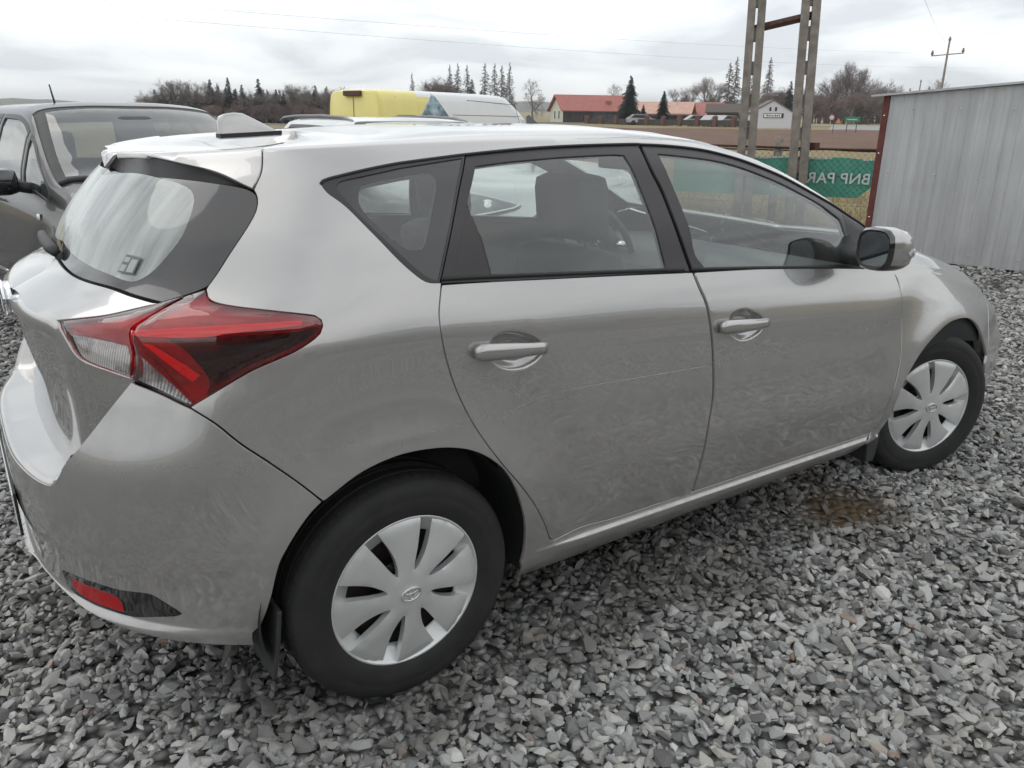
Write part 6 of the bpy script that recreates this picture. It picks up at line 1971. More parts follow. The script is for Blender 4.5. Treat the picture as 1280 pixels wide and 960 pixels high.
# fence: mesh on a rail, concrete posts, barbed top strand
def fpt(t, off=0.0): return FA + FD * t + FN * off
fence = thing('mesh_fence', 'wire mesh fence with a rusty top rail behind the shed and pole', 'fence', (FA[0], FA[1], 0), math.atan2(FD[1], FD[0]))
M['wire'] = plain('galvanised_wire', (.13, .12, .11), .55, .6, var=.3)
M['rusty'] = plain('rusty_rail', (.085, .035, .026), .8, var=.35, scale=20)
vs, fs = [], []
L1 = 16.0
mesh_parts = []
zt_, zb_ = 1.12, .06
st_ = .085
for sgn in (1, -1):
    x = -1.2
    while x < L1:
        a = (x, 0, zb_) if sgn > 0 else (x, .003, zb_)
        b_ = (x + sgn * (zt_ - zb_), 0, zt_)
        d = .0019
        o = len(vs)
        vs += [(a[0] - d, a[1], a[2]), (a[0] + d, a[1], a[2]), (a[0], a[1] + d, a[2] + d), (b_[0] - d, a[1], b_[2]), (b_[0] + d, a[1], b_[2]), (b_[0], a[1] + d, b_[2] + d)]
        fs += [(o, o + 3, o + 4, o + 1), (o + 1, o + 4, o + 5, o + 2), (o + 2, o + 5, o + 3, o)]
        x += st_
tag(obj('wire_mesh', (vs, fs), M['wire'], fence), kind='stuff')
obj('top_rail', tube([(x, 0, 1.125 + .012 * math.sin(x * 1.3)) for x in np.linspace(-1.2, L1, 40)], .016, 8), M['rusty'], fence, smooth=True)
for z in (.35, .75):
    obj('tension_wire', tube([(x, .004, z) for x in np.linspace(-1.2, L1, 20)], .003, 5), M['wire'], fence)
M['concrete'] = plain('weathered_concrete', (.235, .205, .175), .92, var=.32, scale=7, bump=.5, bscale=40)
M['concrete_pale'] = plain('chipped_concrete', (.36, .33, .28), .92, var=.45, scale=14, bump=.6, bscale=30)
tpost = float((np.array([8.71, 4.80]) - FA) @ FD)
for k in range(-1, 5):
    t = tpost + k * 2.9
    bm = box_mesh((t - .055, -.085, 0), (t + .055, .035 - .06, 1.26), .012)
    for v in bm.verts:
        v.co += Vector((random.uniform(-.006, .006), random.uniform(-.006, .006), 0))
    obj('post', bm, M['concrete_pale'], fence)

# banner tied to the mesh, read from behind
banner = thing('green_banner', 'green advertising banner tied to the fence, its white lettering seen from behind', 'banner', (FA[0], FA[1], 0), math.atan2(FD[1], FD[0]))
def cam_side(y): return y
toc = np.array([cx, cy]) - FA
cy_sign = 1 if (-FD[1] * toc[0] + FD[0] * toc[1]) > 0 else -1        # local y sign that faces the camera
t0b = float((np.array([9.62, 3.86]) - FA) @ FD); t1b = t0b + 2.75
vs, fs = [], []
NX, NZ = 66, 14
def bpt(i, j, off=0):
    t = t0b + (t1b - t0b) * i / NX
    # lower right corner has come loose and hangs back
    zt = 1.005 + .010 * math.sin(t * 9) - .012 * abs(math.sin(t * 3.1))
    zb = .46 + .16 * max(0, 1 - (i / NX) / .06)
    z = zb + (zt - zb) * j / NZ
    y = -cy_sign * (.012 + .012 * math.sin(t * 4 + z * 3) + .02 * (1 - j / NZ) * math.sin(t * 7))
    return (t, y + cy_sign * off, z)
for i in range(NX + 1):
    for j in range(NZ + 1): vs.append(bpt(i, j))
for i in range(NX):
    for j in range(NZ):
        q = i * (NZ + 1) + j; fs.append((q, q + NZ + 1, q + NZ + 2, q + 1))
M['banner_g'] = plain('green_pvc', (.10, .37, .265), .6, var=.15, scale=5)
bs = obj('sheet', (vs, fs), M['banner_g'], banner, smooth=True)
M['banner_w'] = plain('pale_lettering', (.66, .72, .68), .6, var=.12, scale=30)
vs, fs = [], []
hem = []
for i in range(NX * 2):
    if i % 2 == 0:
        t = t0b + (t1b - t0b) * i / (NX * 2); z = 1.005 + .010 * math.sin(t * 9) - .012 * abs(math.sin(t * 3.1))
        o = len(vs); y = -cy_sign * .004
        vs += [(t, y, z - .022), (t + .034, y, z - .022), (t + .034, y, z + .004), (t, y, z + .004)]; fs.append((o, o + 1, o + 2, o + 3))
obj('hem', (vs, fs), M['banner_w'], banner)
# lettering belongs to the far face, so from the lot it reads mirrored
cu = bpy.data.curves.new('lettering', 'FONT'); cu.body = 'BNP PARIBAS'; cu.size = .205; cu.extrude = .0008; cu.space_character = 1.05; cu.offset = .003
tmp = bpy.data.objects.new('lettering', cu); C.objects.link(tmp)
me = bpy.data.meshes.new_from_object(tmp.evaluated_get(bpy.context.evaluated_depsgraph_get())); bpy.data.objects.remove(tmp)
lo = bpy.data.objects.new('lettering', me); C.objects.link(lo); me.materials.clear(); me.materials.append(M['banner_w'])
lo.parent = banner
# text x runs along +t (leftwards as seen by the camera), facing away; shifted 2 mm to the lot side as the print shows through
lo.matrix_local = Matrix.Translation((t0b + .03, cy_sign * .020, .655)) @ Matrix.Rotation(PI / 2, 4, 'X')

# A-frame pole of two pierced concrete legs
pole = thing('concrete_pole', 'tall A-frame power pole of two pierced concrete legs with a rusty cross brace', 'power pole', (8.82, 5.02, 0))
LEG_L0, LEG_L1 = LEGS
def leg(p0, p1, w0, w1, name):
    # ladder-like member: two chords joined by webs, open slots between
    p0, p1 = Vector(p0), Vector(p1); d = (p1 - p0); Lg = d.length; d.normalize()
    side = Vector((p0.y * 0 - .62, .78, 0)); side = (side - d * side.dot(d)).normalized()
    nrm = d.cross(side)
    parts = []
    def P(s, a, b): return p0 + d * s + side * a + nrm * b
    def bar(s0, s1, a0, a1, b0, b1, tap0, tap1):
        vs = []
        for s, t in ((s0, tap0), (s1, tap1)):
            for a, b_ in ((a0, b0), (a1, b0), (a1, b1), (a0, b1)):
                vs.append(P(s, a * t, b_ * t))
        fs = [(0, 1, 2, 3)[::-1], (4, 5, 6, 7), (0, 1, 5, 4), (1, 2, 6, 5), (2, 3, 7, 6), (3, 0, 4, 7)]
        return vs, fs
    k = 18
    for i in range(k):
        s0, s1 = Lg * i / k, Lg * (i + 1) / k
        ta, tb_ = w0 + (w1 - w0) * i / k, w0 + (w1 - w0) * (i + 1) / k
        for a0, a1 in ((-.5, -.065), (.065, .5)):
            parts.append(bar(s0, s1, a0, a1, -.42, .42, ta, tb_))
        # web with a rounded look
        parts.append(bar(s0 + Lg / k * .0, s0 + Lg / k * .40, -.065, .065, -.30, .30, ta, ta))
    bm = bmesh.new()
    vs, fs = merge(*parts)
    me = bpy.data.meshes.new(name); me.from_pydata([tuple(v) for v in vs], [], fs); me.update()
    bm.from_mesh(me); bmesh.ops.recalc_face_normals(bm, faces=bm.faces); bm.to_mesh(me); bm.free()
    return obj(name, me, M['concrete'], pole)
o_ = Vector((8.82, 5.02, 0))
l1 = leg(Vector(LEG_L0) - o_, Vector(LEG_L1) - o_, .255, .20, 'leg')
l2 = leg(Vector((9.07, 4.655, -.05)) - o_, Vector((8.86, 4.90, 7.6)) - o_ + Vector((.02, -.03, 0)), .265, .20, 'leg')
def on_leg(a, b, z): t = (z + .05) / 7.65; return a + (b - a) * t
A0, A1 = Vector(LEG_L0), Vector(LEG_L1); B0, B1 = Vector((9.07, 4.655, -.05)), Vector((8.88, 4.87, 7.6))
br0, br1 = on_leg(A0, A1, 2.66) - o_, on_leg(B0, B1, 2.80) - o_
obj('cross_brace', tube([br0 + (br0 - br1) * .12, br1 + (br1 - br0) * .1], .045, 4, flat=(.7, 1.15)), M['rusty'], pole)
br0, br1 = on_leg(A0, A1, 5.2) - o_, on_leg(B0, B1, 5.2) - o_
obj('cross_brace', tube([br0, br1], .05, 4), M['rusty'], pole)
obj('rail_bracket', box_mesh((9.13 - 8.82, 4.50 - 5.02, 1.10), (9.23 - 8.82, 4.62 - 5.02, 1.20), .005), M['rusty'], pole)
obj('down_cable', tube([on_leg(B0, B1, z) - o_ + Vector((-.10 - .01 * math.sin(z * 3), .05, 0)) for z in np.linspace(2.4, 7.4, 14)], .012, 6), M['rubber'], pole, smooth=True)
obj('cross_arm', box_mesh((-1.3, -.08, 7.5), (1.3, .08, 7.62)), M['rusty'], pole)
for x in (-1.1, -.4, .4, 1.1):
    obj('insulator', xf(lathe([(.02, 0), (.06, .02), (.06, .07), (.03, .10), (.05, .13), (.0, .17)], 12, 'z'), Matrix.Translation((x, 0, 7.62))), M['white'], pole, smooth=True)

# conductors: over the lot behind the camera, and away across the fields
def span(a, b, sag, r, n=30):
    a, b = Vector(a), Vector(b); out = []
    for i in range(n + 1):
        t = i / n; p = a.lerp(b, t); p.z -= sag * 4 * t * (1 - t); out.append(p)
    return tube(out, r, 5)
for k, x in enumerate((-1.1, -.4, .4, 1.1)):
    tag(obj('power_line', span((8.82 + x, 5.02, 7.78), (-22 + x * 1.3, -17 - k * .4, 8.2), .9, .004), M['rubber']), 'thin overhead wire running from the concrete pole across the lot', 'wire', 'wires over the lot')
for (a, b_, lab) in ((PL[0], PL[1], 'upper faint power line across the cloudy sky'), (PL[2], PL[3], 'lower faint power line across the cloudy sky')):
    tag(obj('power_line', span(a, b_, 2.0, .011, 60), M['wire']), lab, 'wire')
tag(obj('power_line', span((8.86, 4.9, 6.2), (60.78, 30.74, 6.6), .5, .005, 40), M['wire']), 'faint wire from the concrete pole towards the slim pole behind the shed', 'wire')

# slim poles standing in the fields
def slim_pole(x, y, h, lab, lean):
    t = thing('slim_power_pole', lab, 'power pole', (x, y, float(terr(np.array(x), np.array(y)))))
    obj('shaft', tube([(0, 0, 0), (lean * .5, 0, h * .5), (lean, 0, h)], [.11, .09, .065], 8), M['concrete'], t, smooth=True)
    dirx, diry = _r.x, _r.y
    za = h - .95
    obj('cross_arm', tube([(lean - dirx * 1.15, -diry * 1.15, za - .12), (lean + dirx * 1.15, diry * 1.15, za + .10)], .04, 6), M['concrete'], t)
    for s_, z in ((-1.1, za), (0, h), (1.1, za + .2)):
        obj('insulator', xf(lathe([(.03, -.08), (.10, 0), (.10, .10), (.05, .16), (.08, .22), (0, .26)], 10, 'z'), Matrix.Translation((lean + dirx * s_, diry * s_, z))), M['concrete'], t, smooth=True)
slim_pole(60.78, 30.74, 7.0, 'slim concrete power pole with a cross arm rising behind the metal shed', .0)
slim_pole(94.89, 51.72, 5.2, 'small distant power pole just left of the slim one', .0)

# dry grass along the fence
rg = np.random.default_rng(5)
n = 9000
t = rg.uniform(-1, 18, n); off = rg.uniform(.05, 6.0, n) ** 1.0
p = FA[None] + FD[None] * t[:, None] + FN[None] * off[:, None]
h = rg.uniform(.05, .20, n); a = rg.uniform(0, 6.28, n); w = .006
ln = rg.normal(0, .35, (n, 2)) * h[:, None]
zt2 = terr(p[:, 0], p[:, 1])
V = np.zeros((n, 3, 3))
V[:, 0] = np.stack([p[:, 0] - w * np.cos(a), p[:, 1] - w * np.sin(a), zt2], 1)
V[:, 1] = np.stack([p[:, 0] + w * np.cos(a), p[:, 1] + w * np.sin(a), zt2], 1)
V[:, 2] = np.stack([p[:, 0] + ln[:, 0], p[:, 1] + ln[:, 1], zt2 + h], 1)
me = bpy.data.meshes.new('dry_grass')
me.from_pydata(V.reshape(-1, 3).tolist(), [], np.arange(n * 3).reshape(n, 3).tolist())
tag(obj('dry_grass', me, plain('dry_grass', (.30, .235, .115), .9, var=.3, scale=3)), 'yellowed dry grass beyond the fence', None, kind='stuff')

# long hall behind the photographer: only its reflection in the paint and glass is seen
hall = thing('grey_hall', 'long low grey hall behind the photographer, mirrored faintly in the car doors', 'building', (-2, -24, 0), math.radians(8))
obj('wall', box_mesh((-18, -6, 0), (26, 0, 3.6)), plain('hall_render', (.13, .12, .115), .85, var=.15, scale=1), hall)
vs, fs = prism([(-6.6, 3.55), (.6, 3.55), (-3, 5.0)], -18.4, 26.4, 'x')
obj('roof', (vs, fs), plain('hall_roof', (.10, .075, .07), .8, var=.2, scale=2), hall)
for i in range(8):
    obj('window', box_mesh((-15 + i * 5.2, .0, 1.1), (-13.2 + i * 5.2, .05, 2.4)), M['frit'], hall)
# ---------------------------------------------------------------- buildings, signs and parked cars beyond the field
M['roof_red'] = plain('red_sheet_roof', (.31, .098, .075), .6, var=.12, scale=1.5)
M['roof_orange'] = plain('faded_orange_roof', (.48, .285, .22), .6, var=.1, scale=1.5)
M['wall_cream'] = plain('cream_render', (.55, .53, .42), .85, var=.06)
M['wall_white'] = plain('white_render', (.60, .585, .61), .85, var=.05)
M['wall_dark'] = plain('dark_timber', (.060, .052, .045), .85, var=.3, scale=3)
M['brick'] = plain('dark_brick', (.13, .060, .048), .85, var=.3, scale=8)
def house(name, label, x, y, rot, L, Wd, he, hr, wall, roof, over=.5, z0=None):
    """gabled building: ridge along local x, origin at the middle of the front wall"""
    z = float(terr(np.array(x), np.array(y))) - .1 if z0 is None else z0
    t = thing(name, label, 'house', (x, y, z), rot)
    w = obj('wall', prism([(0, 0), (Wd, 0), (Wd, he), (Wd / 2, hr - .12), (0, he)], -L / 2, L / 2, 'x'), wall, t)
    rw, th = Wd / 2 + over, .14
    sl = (hr - he) / (Wd / 2)
    rp = [(-over, he - sl * over), (Wd / 2, hr), (Wd + over, he - sl * over), (Wd + over, he - sl * over + th), (Wd / 2, hr + th), (-over, he - sl * over + th)]
    r = obj('roof', prism(rp, -L / 2 - over, L / 2 + over, 'x'), roof, t)
    bm = bmesh.new(); bm.from_mesh(r.data); bmesh.ops.recalc_face_normals(bm, faces=bm.faces); bm.to_mesh(r.data); bm.free()
    return t, w, r
def win(t, x0, x1, z0, z1, y=-.03, end=None):
    if end is None:
        f = obj('window', box_mesh((x0, y, z0), (x1, y + .08, z1)), M['white'], t)
        obj('pane', box_mesh((x0 + .07, y - .01, z0 + .07), (x1 - .07, y + .01, z1 - .07)), M['frit'], f)
    else:
        f = obj('window', box_mesh((end - .04, x0, z0), (end + .04, x1, z1)), M['white'], t)
        obj('pane', box_mesh((end - .05, x0 + .07, z0 + .07), (end + .05, x1 - .07, z1 - .07)), M['frit'], f)
def facing(x, y): return math.atan2(y - cy, x - cx) - PI / 2       # local -y looks at the camera
# long barn with the red roof
bx_, by_ = 82.6, 94.2
t, w, r = house('red_roof_barn', 'long barn with a bright red sheet roof and cream gable, left of the big spruce', bx_, by_, facing(bx_, by_) + .35, 11.5, 6.5, 2.05, 4.05, M['wall_dark'], M['roof_red'])
obj('gable_face', prism([(.05, .0), (6.45, .0), (6.45, 2.0), (3.25, 3.8), (.05, 2.0)], -5.80, -5.765, 'x'), M['wall_cream'], t)
for a in (1.4, 3.6): win(t, a, a + .75, .6, 1.9, end=-5.82)
obj('roof_vent', box_mesh((1.5, 1.0, 2.9), (2.2, 1.9, 3.35)), M['roof_red'], t)
for i in range(9): obj('timber_post', box_mesh((-4.9 + i * 1.22, -.14, 0), (-4.75 + i * 1.22, -.02, 2.0)), M['wall_dark'], t)
obj('barn_opening', box_mesh((-1.2, -.08, .1), (2.2, .02, 1.8)), plain('barn_door_blue', (.05, .065, .08), .7, var=.2), t)
bx2, by2 = 88.6, 87.6
t, w, r = house('orange_roof_house', 'low house with a faded orange roof between the two darker spruces', bx2, by2, facing(bx2, by2) - .15, 8.5, 6, 1.75, 3.2, M['brick'], M['roof_orange'])
obj('flue', tube([(2.2, 2.0, 2.6), (2.2, 2.0, 3.5)], .09, 8), M['galv'], r)
obj('porch_roof', box_mesh((-1.0, -1.6, 1.35), (4.6, .1, 1.5)), plain('grey_felt', (.11, .10, .09), .9), t)
for x in (-2.6, .8, 2.6): win(t, x, x + .8, .6, 1.4)
bx3, by3 = 95.5, 87.6
t, w, r = house('dark_red_roof_house', 'house under a darker red roof at the right end of the row', bx3, by3, facing(bx3, by3) - .5, 6.5, 6, 1.5, 3.2, M['brick'], M['roof_red'])
win(t, .5, 1.4, .5, 1.3)
# white gabled house with a painted sign band
bx4, by4 = 81.9, 62.0
t = thing('white_gable_house', 'small white gabled house with a framed sign, seen between the pole legs', 'house', (bx4, by4, .25), facing(bx4, by4) + PI / 2 + .12)
obj('wall', prism([(-2.25, 0), (2.25, 0), (2.25, 2.05), (0, 3.35), (-2.25, 2.05)], 0, 7, 'x') , M['wall_white'], t)
rp = [(-2.5, 1.92), (0, 3.37), (2.5, 1.92), (2.5, 2.04), (0, 3.50), (-2.5, 2.04)]
r = obj('roof', prism(rp, -.10, 7.2, 'x'), plain('grey_slate', (.12, .11, .11), .8), t)
for y in (-.42, .22): obj('window', box_mesh((-.04, y, 2.18), (.03, y + .22, 2.62)), M['frit'], t)
sg_ = obj('sign_board', box_mesh((-.06, -1.25, 1.42), (.02, 1.05, 1.92)), M['frit'], t)
obj('sign_face', box_mesh((-.075, -1.0, 1.48), (-.055, .98, 1.86)), M['white'], sg_)
for k, (y, w_, h_) in enumerate(((-.82, .10, .2), (-.62, .16, .14), (-.38, .12, .22), (-.15, .20, .12), (.14, .10, .2), (.32, .15, .15), (.56, .14, .22))):
    obj('stroke', box_mesh((-.082, y, 1.57), (-.074, y + w_, 1.57 + h_)), M['frit'], sg_)
bx5, by5 = 85.5, 68.1
t, w, r = house('small_white_house', 'low white house with a flat looking dark roof just left of the pole', bx5, by5, facing(bx5, by5), 2.6, 3, 1.5, 1.85, M['wall_white'], plain('dark_felt', (.07, .07, .075), .9), .25)
for x in (-.9, .4): win(t, x, x + .5, .4, 1.1)
bx6, by6 = 90.5, 76.0
t, w, r = house('grey_roof_shed', 'dark low roofed outbuilding behind the row of parked white cars', bx6, by6, facing(bx6, by6), 6, 4, 1.9, 2.9, M['wall_dark'], plain('brown_felt', (.10, .08, .065), .9), .3)

# parked white cars far off
def small_car(x, y, rz, lab, colr):
    t = thing('distant_car', lab, 'car', (x, y, float(terr(np.array(x), np.array(y)))), rz, 'white cars parked by the far houses')
    pf = [(-2.0, .35), (2.0, .35), (2.1, .7), (1.2, .88), (.6, 1.35), (-1.2, 1.4), (-1.9, .95), (-2.1, .8)]
    obj('body', prism(pf, -.8, .8, 'y'), colr, t)
    gp = [(1.0, .9), (.55, 1.28), (-1.15, 1.32), (-1.7, .95)]
    obj('side_glass', prism(gp, -.82, .82, 'y'), M['frit'], t)
    for xx in (-1.3, 1.3):
        for s_ in (1, -1):
            obj('wheel', xf(lathe([(0, -.1), (.2, -.1), (.32, -.08), (.32, .08), (0, .1)], 14, 'y'), Matrix.Translation((xx, s_ * .72, .32))), M['rubber_t'], t)
M['car_white'] = plain('distant_white_paint', (.38, .38, .39), .4, var=0)
for x, y, a, lab in ((82.2, 73.6, .3, 'leftmost of the tiny white cars by the far houses'), (83.0, 71.8, .9, 'tiny white car second from left by the far houses'), (83.6, 70.2, .9, 'tiny white car nearest the brick gate posts'), (78.8, 81.0, .2, 'white van shaped car beside the orange roofed house')):
    small_car(x, y, facing(x, y) + a, lab, M['car_white'])
# garden wall with brick posts along the far road
fw = thing('brick_post_fence', 'low garden fence with dark brick posts in front of the far houses', 'fence', (78.5, 77.0, float(terr(np.array(78.5), np.array(77.0)))), math.atan2(62.5 - 88, 80.6 - 76.0))
for i in range(11):
    obj('post', box_mesh((-13 + i * 2.6, -.22, 0), (-12.5 + i * 2.6, .22, 1.25)), M['brick'], fw)
for i in range(10):
    obj('panel', box_mesh((-12.5 + i * 2.6, -.05, .1), (-10.4 + i * 2.6, .05, .80)), M['wall_dark'], fw)
# road signs
def sign(x, y, lab, kind):
    t = thing('road_sign', lab, 'road sign', (x, y, float(terr(np.array(x), np.array(y)))), facing(x, y))
    if kind == 'round':
        obj('post', tube([(0, .04, 0), (0, .04, 1.9)], .04, 6), M['wire'], t)
        m_ = xf(lathe([(0, -.02), (.27, -.02), (.27, .02), (0, .02)], 20, 'y'), Matrix.Translation((-.25, 0, 1.55)))
        obj('disc', m_, M['wall_white'], t)
        obj('disc_rim', xf(lathe([(.21, -.03), (.28, -.03), (.28, .0)], 20, 'y'), Matrix.Translation((-.25, 0, 1.55))), plain('sign_red', (.45, .05, .04), .5, var=0), t)
        obj('warning_triangle', prism([(.10, 1.0), (.72, 1.0), (.41, 1.5)], -.02, .02, 'y'), plain('sign_orange', (.55, .25, .12), .5, var=0), t)
    else:
        for a in (-.45, .45): obj('post', tube([(a, .04, 0), (a, .04, 1.5)], .05, 6), M['wire'], t)
        obj('board', box_mesh((-.72, -.03, 1.10), (.72, .03, 1.58), .01), plain('sign_green', (.03, .22, .12), .5, var=0), t)
        obj('arrow_bar', box_mesh((-.5, -.04, 1.28), (.45, -.03, 1.36)), M['wall_white'], t)
sign(73.65, 48.04, 'round road sign above a small warning triangle by the far road', 'round')
sign(76.26, 47.72, 'green direction sign on two posts by the far road', 'board')
# ---------------------------------------------------------------- trees
def leaf_mat(name, c0, c1, sc=.6):
    b = NB(name)
    b.pr(c0, .9, spec=.15)
    oi = b.n('ShaderNodeObjectInfo')
    f = b.noise(sc, 4, .6)
    c = b.ramp(f, [(.3, c0), (.7, c1)])
    k = b.ramp(oi.outputs['Random'], [(0, .7), (1, 1.25)])
    c = b.mixc(1.0, c, k, 'MULTIPLY')
    b.l(c, b.p.inputs['Base Color'])
    return b.m
M['bark'] = leaf_mat('bark', (.11, .092, .082), (.16, .138, .125))
M['twig'] = leaf_mat('twigs', (.175, .142, .132), (.250, .212, .200))
M['twig_red'] = leaf_mat('reddish_twigs', (.150, .105, .092), (.215, .160, .142))
M['twig_birch'] = leaf_mat('birch_twigs', (.21, .165, .158), (.275, .232, .225))
M['needle'] = leaf_mat('spruce_needles', (.020, .032, .022), (.045, .062, .042))
M['needle_blue'] = leaf_mat('blue_spruce_needles', (.026, .044, .038), (.060, .085, .075))
M['larch'] = leaf_mat('bare_larch_twigs', (.095, .085, .075), (.150, .135, .120))
def tri_strip_mesh(name, segs):
    """segs: (p, q, w) thin tapered twigs, each one triangle"""
    P = np.array([s[0] for s in segs]); Q = np.array([s[1] for s in segs]); w = np.array([s[2] for s in segs])
    d = Q - P
    r = np.random.default_rng(1).normal(size=P.shape)
    s_ = np.cross(d, r); s_ /= np.maximum(np.linalg.norm(s_, axis=1, keepdims=True), 1e-9)
    V = np.stack([P - s_ * w[:, None], P + s_ * w[:, None], Q], 1).reshape(-1, 3)
    me = bpy.data.meshes.new(name)
    me.from_pydata(V.tolist(), [], np.arange(len(V)).reshape(-1, 3).tolist())
    return me
def bare_tree(seed, spread=.5, up=.55, depth=5, kids=4, wt=.030, drop=0.0, trunk_h=.22):
    """unit-height bare broadleaf: tapered trunk and limbs plus thousands of fine twigs"""
    rg = np.random.default_rng(seed)
    limbs, tw = [], []
    def grow(p, d, L, r, lev):
        q = p + d * L
        mid = p + d * L * .5 + rg.normal(0, .04, 3) * L
        if lev <= 2: limbs.append(tube([p, mid, q], [r, r * .8, r * .6], 5, caps=False))
        else: tw.append((p, q, r))
        if lev >= depth: return
        k = kids + int(rg.integers(0, 2)) + (2 if lev >= 3 else 0)
        for i in range(k):
            t = rg.uniform(.45, 1.0) if i else 1.0
            b0 = p + (q - p) * t
            nd = d * .9 + rg.normal(0, spread, 3) + np.array([0, 0, up * .35 - drop * (lev > 2)])
            nd /= np.linalg.norm(nd)
            grow(b0, nd, L * rg.uniform(.58, .82), max(r * .52, wt * .02), lev + 1)
    grow(np.zeros(3), np.array([rg.normal(0, .05), rg.normal(0, .05), 1.0]), trunk_h, .016, 0)
    lm_ = merge(*limbs)
    top = max(s[1][2] for s in tw)
    k = 1 / top
    lv = np.array([tuple(v) for v in lm_[0]]) * k
    me1 = bpy.data.meshes.new('trunk'); me1.from_pydata(lv.tolist(), [], lm_[1])
    me2 = tri_strip_mesh('crown', [(a * k, b_ * k, max(w * k, .0013)) for a, b_, w in tw])
    return me1, me2
def conifer(seed, base=.08, rad=.20, rows=26, dens=1.0, sparse=False, droop=.25):
    rg = np.random.default_rng(seed)
    me1 = bpy.data.meshes.new('trunk')
    v_, f_ = tube([(0, 0, 0), (.004, 0, .5), (0, 0, 1.0)], [.014, .009, .002], 6)
    me1.from_pydata([tuple(a) for a in v_], [], f_)
    V, F, segs = [], [], []
    for i in range(rows):
        t = base + (1 - base) * (i / rows) ** .92
        R = rad * (1 - t) ** .85 * rg.uniform(.75, 1.12) + .010
        nb = max(5, int((13 if not sparse else 8) * dens * (1 - .45 * t)))
        for k in range(nb):
            a = rg.uniform(0, 2 * PI); L = R * rg.uniform(.6, 1.1)
            d = np.array([math.cos(a), math.sin(a), -droop * rg.uniform(.4, 1.3)])
            p0 = np.array([0, 0, t + rg.uniform(-.012, .012)])
            if sparse:
                segs.append((p0, p0 + d * L, .0050))
                for j in range(int(11 * dens)):
                    b0 = p0 + d * L * rg.uniform(.25, 1)
                    dd = d * .4 + rg.normal(0, .45, 3) + np.array([0, 0, -.45])
                    segs.append((b0, b0 + dd * L * rg.uniform(.2, .6), .0034))
                continue
            # flat drooping sprays of needles along the branch
            m_ = max(3, int(L / .016))
            for j in range(m_):
                s_ = (j + .5) / m_
                c_ = p0 + d * L * s_ + np.array([0, 0, -.25 * L * s_ * s_])
                wv = L * .30 * (1.1 - s_ * .8) + .006
                side = np.array([-math.sin(a), math.cos(a), 0])
                for sg in (1, -1):
                    e_ = c_ + side * sg * wv * rg.uniform(.6, 1.2) + d * wv * .8 + np.array([0, 0, -wv * rg.uniform(.1, .7)])
                    o = len(V); th = .0075
                    V += [c_ - d * th * 1.3, c_ + d * th * 1.3 + np.array([0, 0, th]), e_]
                    F.append((o, o + 1, o + 2))
    if sparse:
        return me1, tri_strip_mesh('crown', segs)
    me2 = bpy.data.meshes.new('crown'); me2.from_pydata([tuple(a) for a in V], [], F)
    return me1, me2
VAR = {
    'bare': [(bare_tree(s, .42, .5, 5, 4), 'twig', 1.3) for s in (1, 2, 3)],
    'broad': [(bare_tree(11, .58, .32, 5, 4, trunk_h=.2), 'twig', 1.15)],
    'birch': [(bare_tree(21, .36, .75, 5, 4, drop=.22, trunk_h=.30), 'twig_birch', .8)],
    'round': [(bare_tree(31, .75, .25, 5, 5, trunk_h=.18), 'twig_red', 1.1)],
    'thicket': [(bare_tree(s, .65, .3, 5, 4, trunk_h=.12), 'twig_red', 1.25) for s in (41, 42)],
    'spruce': [(conifer(s, .04, r, 36), 'needle', 1.2) for s, r in ((51, .26), (52, .22), (53, .30))],
    'bluespruce': [(conifer(61, .02, .37, 46, 1.3), 'needle_blue', 1)],
    'larch': [(conifer(s, .14, .20, 40, 1.0, True, .3), 'larch', 1) for s in (71, 72)],
}
for kd in VAR.values():
    for (a, b_), mt, _ in kd:
        a.materials.append(M['bark']); b_.materials.append(M[mt])
LABEL = {
    'wood': {'thicket': ('bare brown undergrowth shrub at the foot of the left wood', 'undergrowth of the left wood'), 'bare': ('bare grey brown broadleaf tree in the wood on the left', 'bare trees of the left wood'), 'spruce': ('dark green spruce standing in the wood on the left', 'spruces of the left wood')},
    'mid': {'larch': ('tall thin bare larch behind the white part of the van', 'larches behind the van')},
    'right': {'bare': ('bare tree in the belt beyond the field, right of the red roofs', 'bare trees beyond the field'), 'larch': ('tall thin bare larch near the left pole leg', 'larches near the pole'), 'thicket': ('low bare reddish shrub in the thicket beyond the field', 'shrubs of the thicket beyond the field'), 'birch': ('tall pale birch in the belt beyond the field', 'birches beyond the field')},
}
SPECIAL = {}
ORD = ['leftmost', 'second', 'third', 'fourth', 'fifth', 'sixth', 'seventh', 'eighth', 'ninth', 'tenth', 'eleventh', 'twelfth', 'thirteenth', 'fourteenth', 'fifteenth', 'sixteenth', 'seventeenth', 'eighteenth', 'nineteenth']
COUNT = {}
rg = np.random.default_rng(77)
used_special = {}
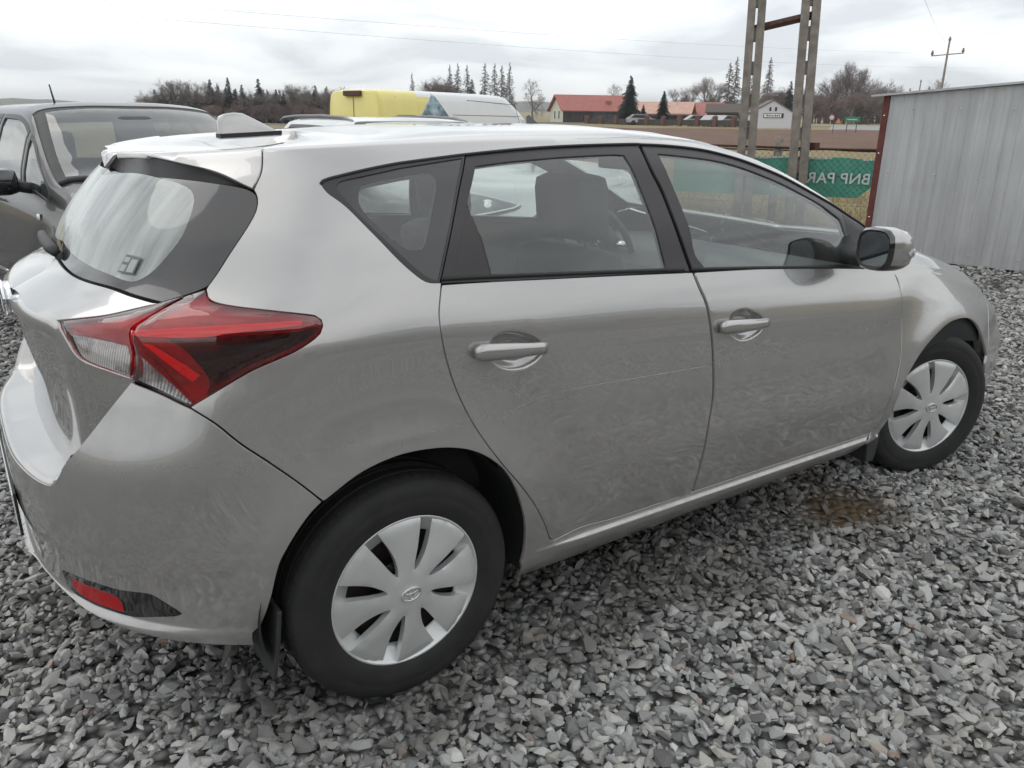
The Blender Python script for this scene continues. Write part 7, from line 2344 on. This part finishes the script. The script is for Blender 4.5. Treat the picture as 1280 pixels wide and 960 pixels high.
for i, (kind, x, y, top, wd) in enumerate(TREES):
    R = math.hypot(x - cx, y - cy)
    zone = 'wood' if y > 120 and x < 62 else ('mid' if R > 235 else 'right')
    z0 = float(terr(np.array(x), np.array(y))) - .2
    h = max(2.0, top - z0)
    kd = kind
    lab = LABEL[zone].get(kind)
    if zone == 'right' and kind == 'spruce' and R < 130: kd = 'bluespruce'
    (m1, m2), mt, wf = VAR[kd][int(rg.integers(0, len(VAR[kd])))]
    nm = {'bare': 'bare_tree', 'broad': 'bare_tree', 'birch': 'birch_tree', 'round': 'bare_tree', 'thicket': 'bare_shrub', 'spruce': 'spruce_tree', 'bluespruce': 'spruce_tree', 'larch': 'larch_tree'}[kd]
    uniq = {('mid', 'round'): ('dense reddish brown round crowned tree behind the van roof', 'reddish trees behind the van'),
            ('mid', 'broad'): ('wide bare tree with a fan of fine twigs right of the van', None),
            ('mid', 'spruce'): ('dark spruce half hidden among the reddish trees behind the van', None)}.get((zone, kind))
    if uniq: lab = uniq
    if zone == 'right' and kind == 'broad':
        lab = ('spreading bare tree rising behind the red barn roof', None) if x < 140 and y > 120 else ('bare tree top showing above the metal shed roof', None)
    if zone == 'right' and kind == 'round': lab = ('brown bushy bare tree behind the white gabled house', None)
    if zone == 'right' and kind == 'birch' and top > 14 and x < 130 and y > 110: lab = ('pale feathery birch behind the dark red roof', None)
    if zone == 'right' and kind == 'spruce':
        lab = {True: ('largest blue green spruce in front of the barn', None), False: None}[h > 6.2] if R < 130 else ('dark spruce behind the right slope of the white gabled house', None)
        if lab is None: lab = ('smallest spruce, tucked beside the largest one', None) if h < 4 else ('mid sized spruce in front of the orange roof', None)
    key = (zone, kind)
    if (zone == 'wood' and kind in ('bare', 'spruce') and i < 25) or (zone, kind) in (('mid', 'larch'), ('right', 'bare'), ('right', 'larch'), ('right', 'birch'), ('mid', 'round')) and 'behind the dark red' not in lab[0]:
        c_ = COUNT.get(key, 0); COUNT[key] = c_ + 1
        o_ = ORD[c_] + (' from the left' if c_ else '')
        what = {'bare': 'bare tree', 'spruce': 'dark spruce', 'larch': 'tall thin bare larch', 'birch': 'pale birch', 'round': 'reddish round crowned tree'}[kind]
        lab = (what + ', ' + o_ + {'wood': ', along the front of the left wood', 'mid': ' of those behind the van', 'right': ' in the belt beyond the field'}[zone], lab[1])
    t = thing(nm, lab[0], 'shrub' if kd == 'thicket' else 'tree', (x, y, z0), rg.uniform(0, 6.28), lab[1])
    k = wf * rg.uniform(.85, 1.2)
    if kd in ('bluespruce',): k = 1.0
    t.scale = (h * k, h * k, h)
    for me, pn in ((m1, 'trunk'), (m2, 'crown')):
        o = bpy.data.objects.new(pn, me); C.objects.link(o); o.parent = t

# ---------------------------------------------------------------- thin winter haze
b = NB('thin_haze')
pv_ = b.n('ShaderNodeVolumePrincipled')
pv_.inputs['Color'].default_value = (.975, .985, 1.0, 1)
pv_.inputs['Density'].default_value = .00038
pv_.inputs['Anisotropy'].default_value = .2
b.l(pv_.outputs[0], b.out.inputs['Volume'])
tag(obj('haze', box_mesh((-4700, -4700, -1.3), (4700, 4700, 75)), b.m), 'thin winter haze over the fields', kind='stuff')
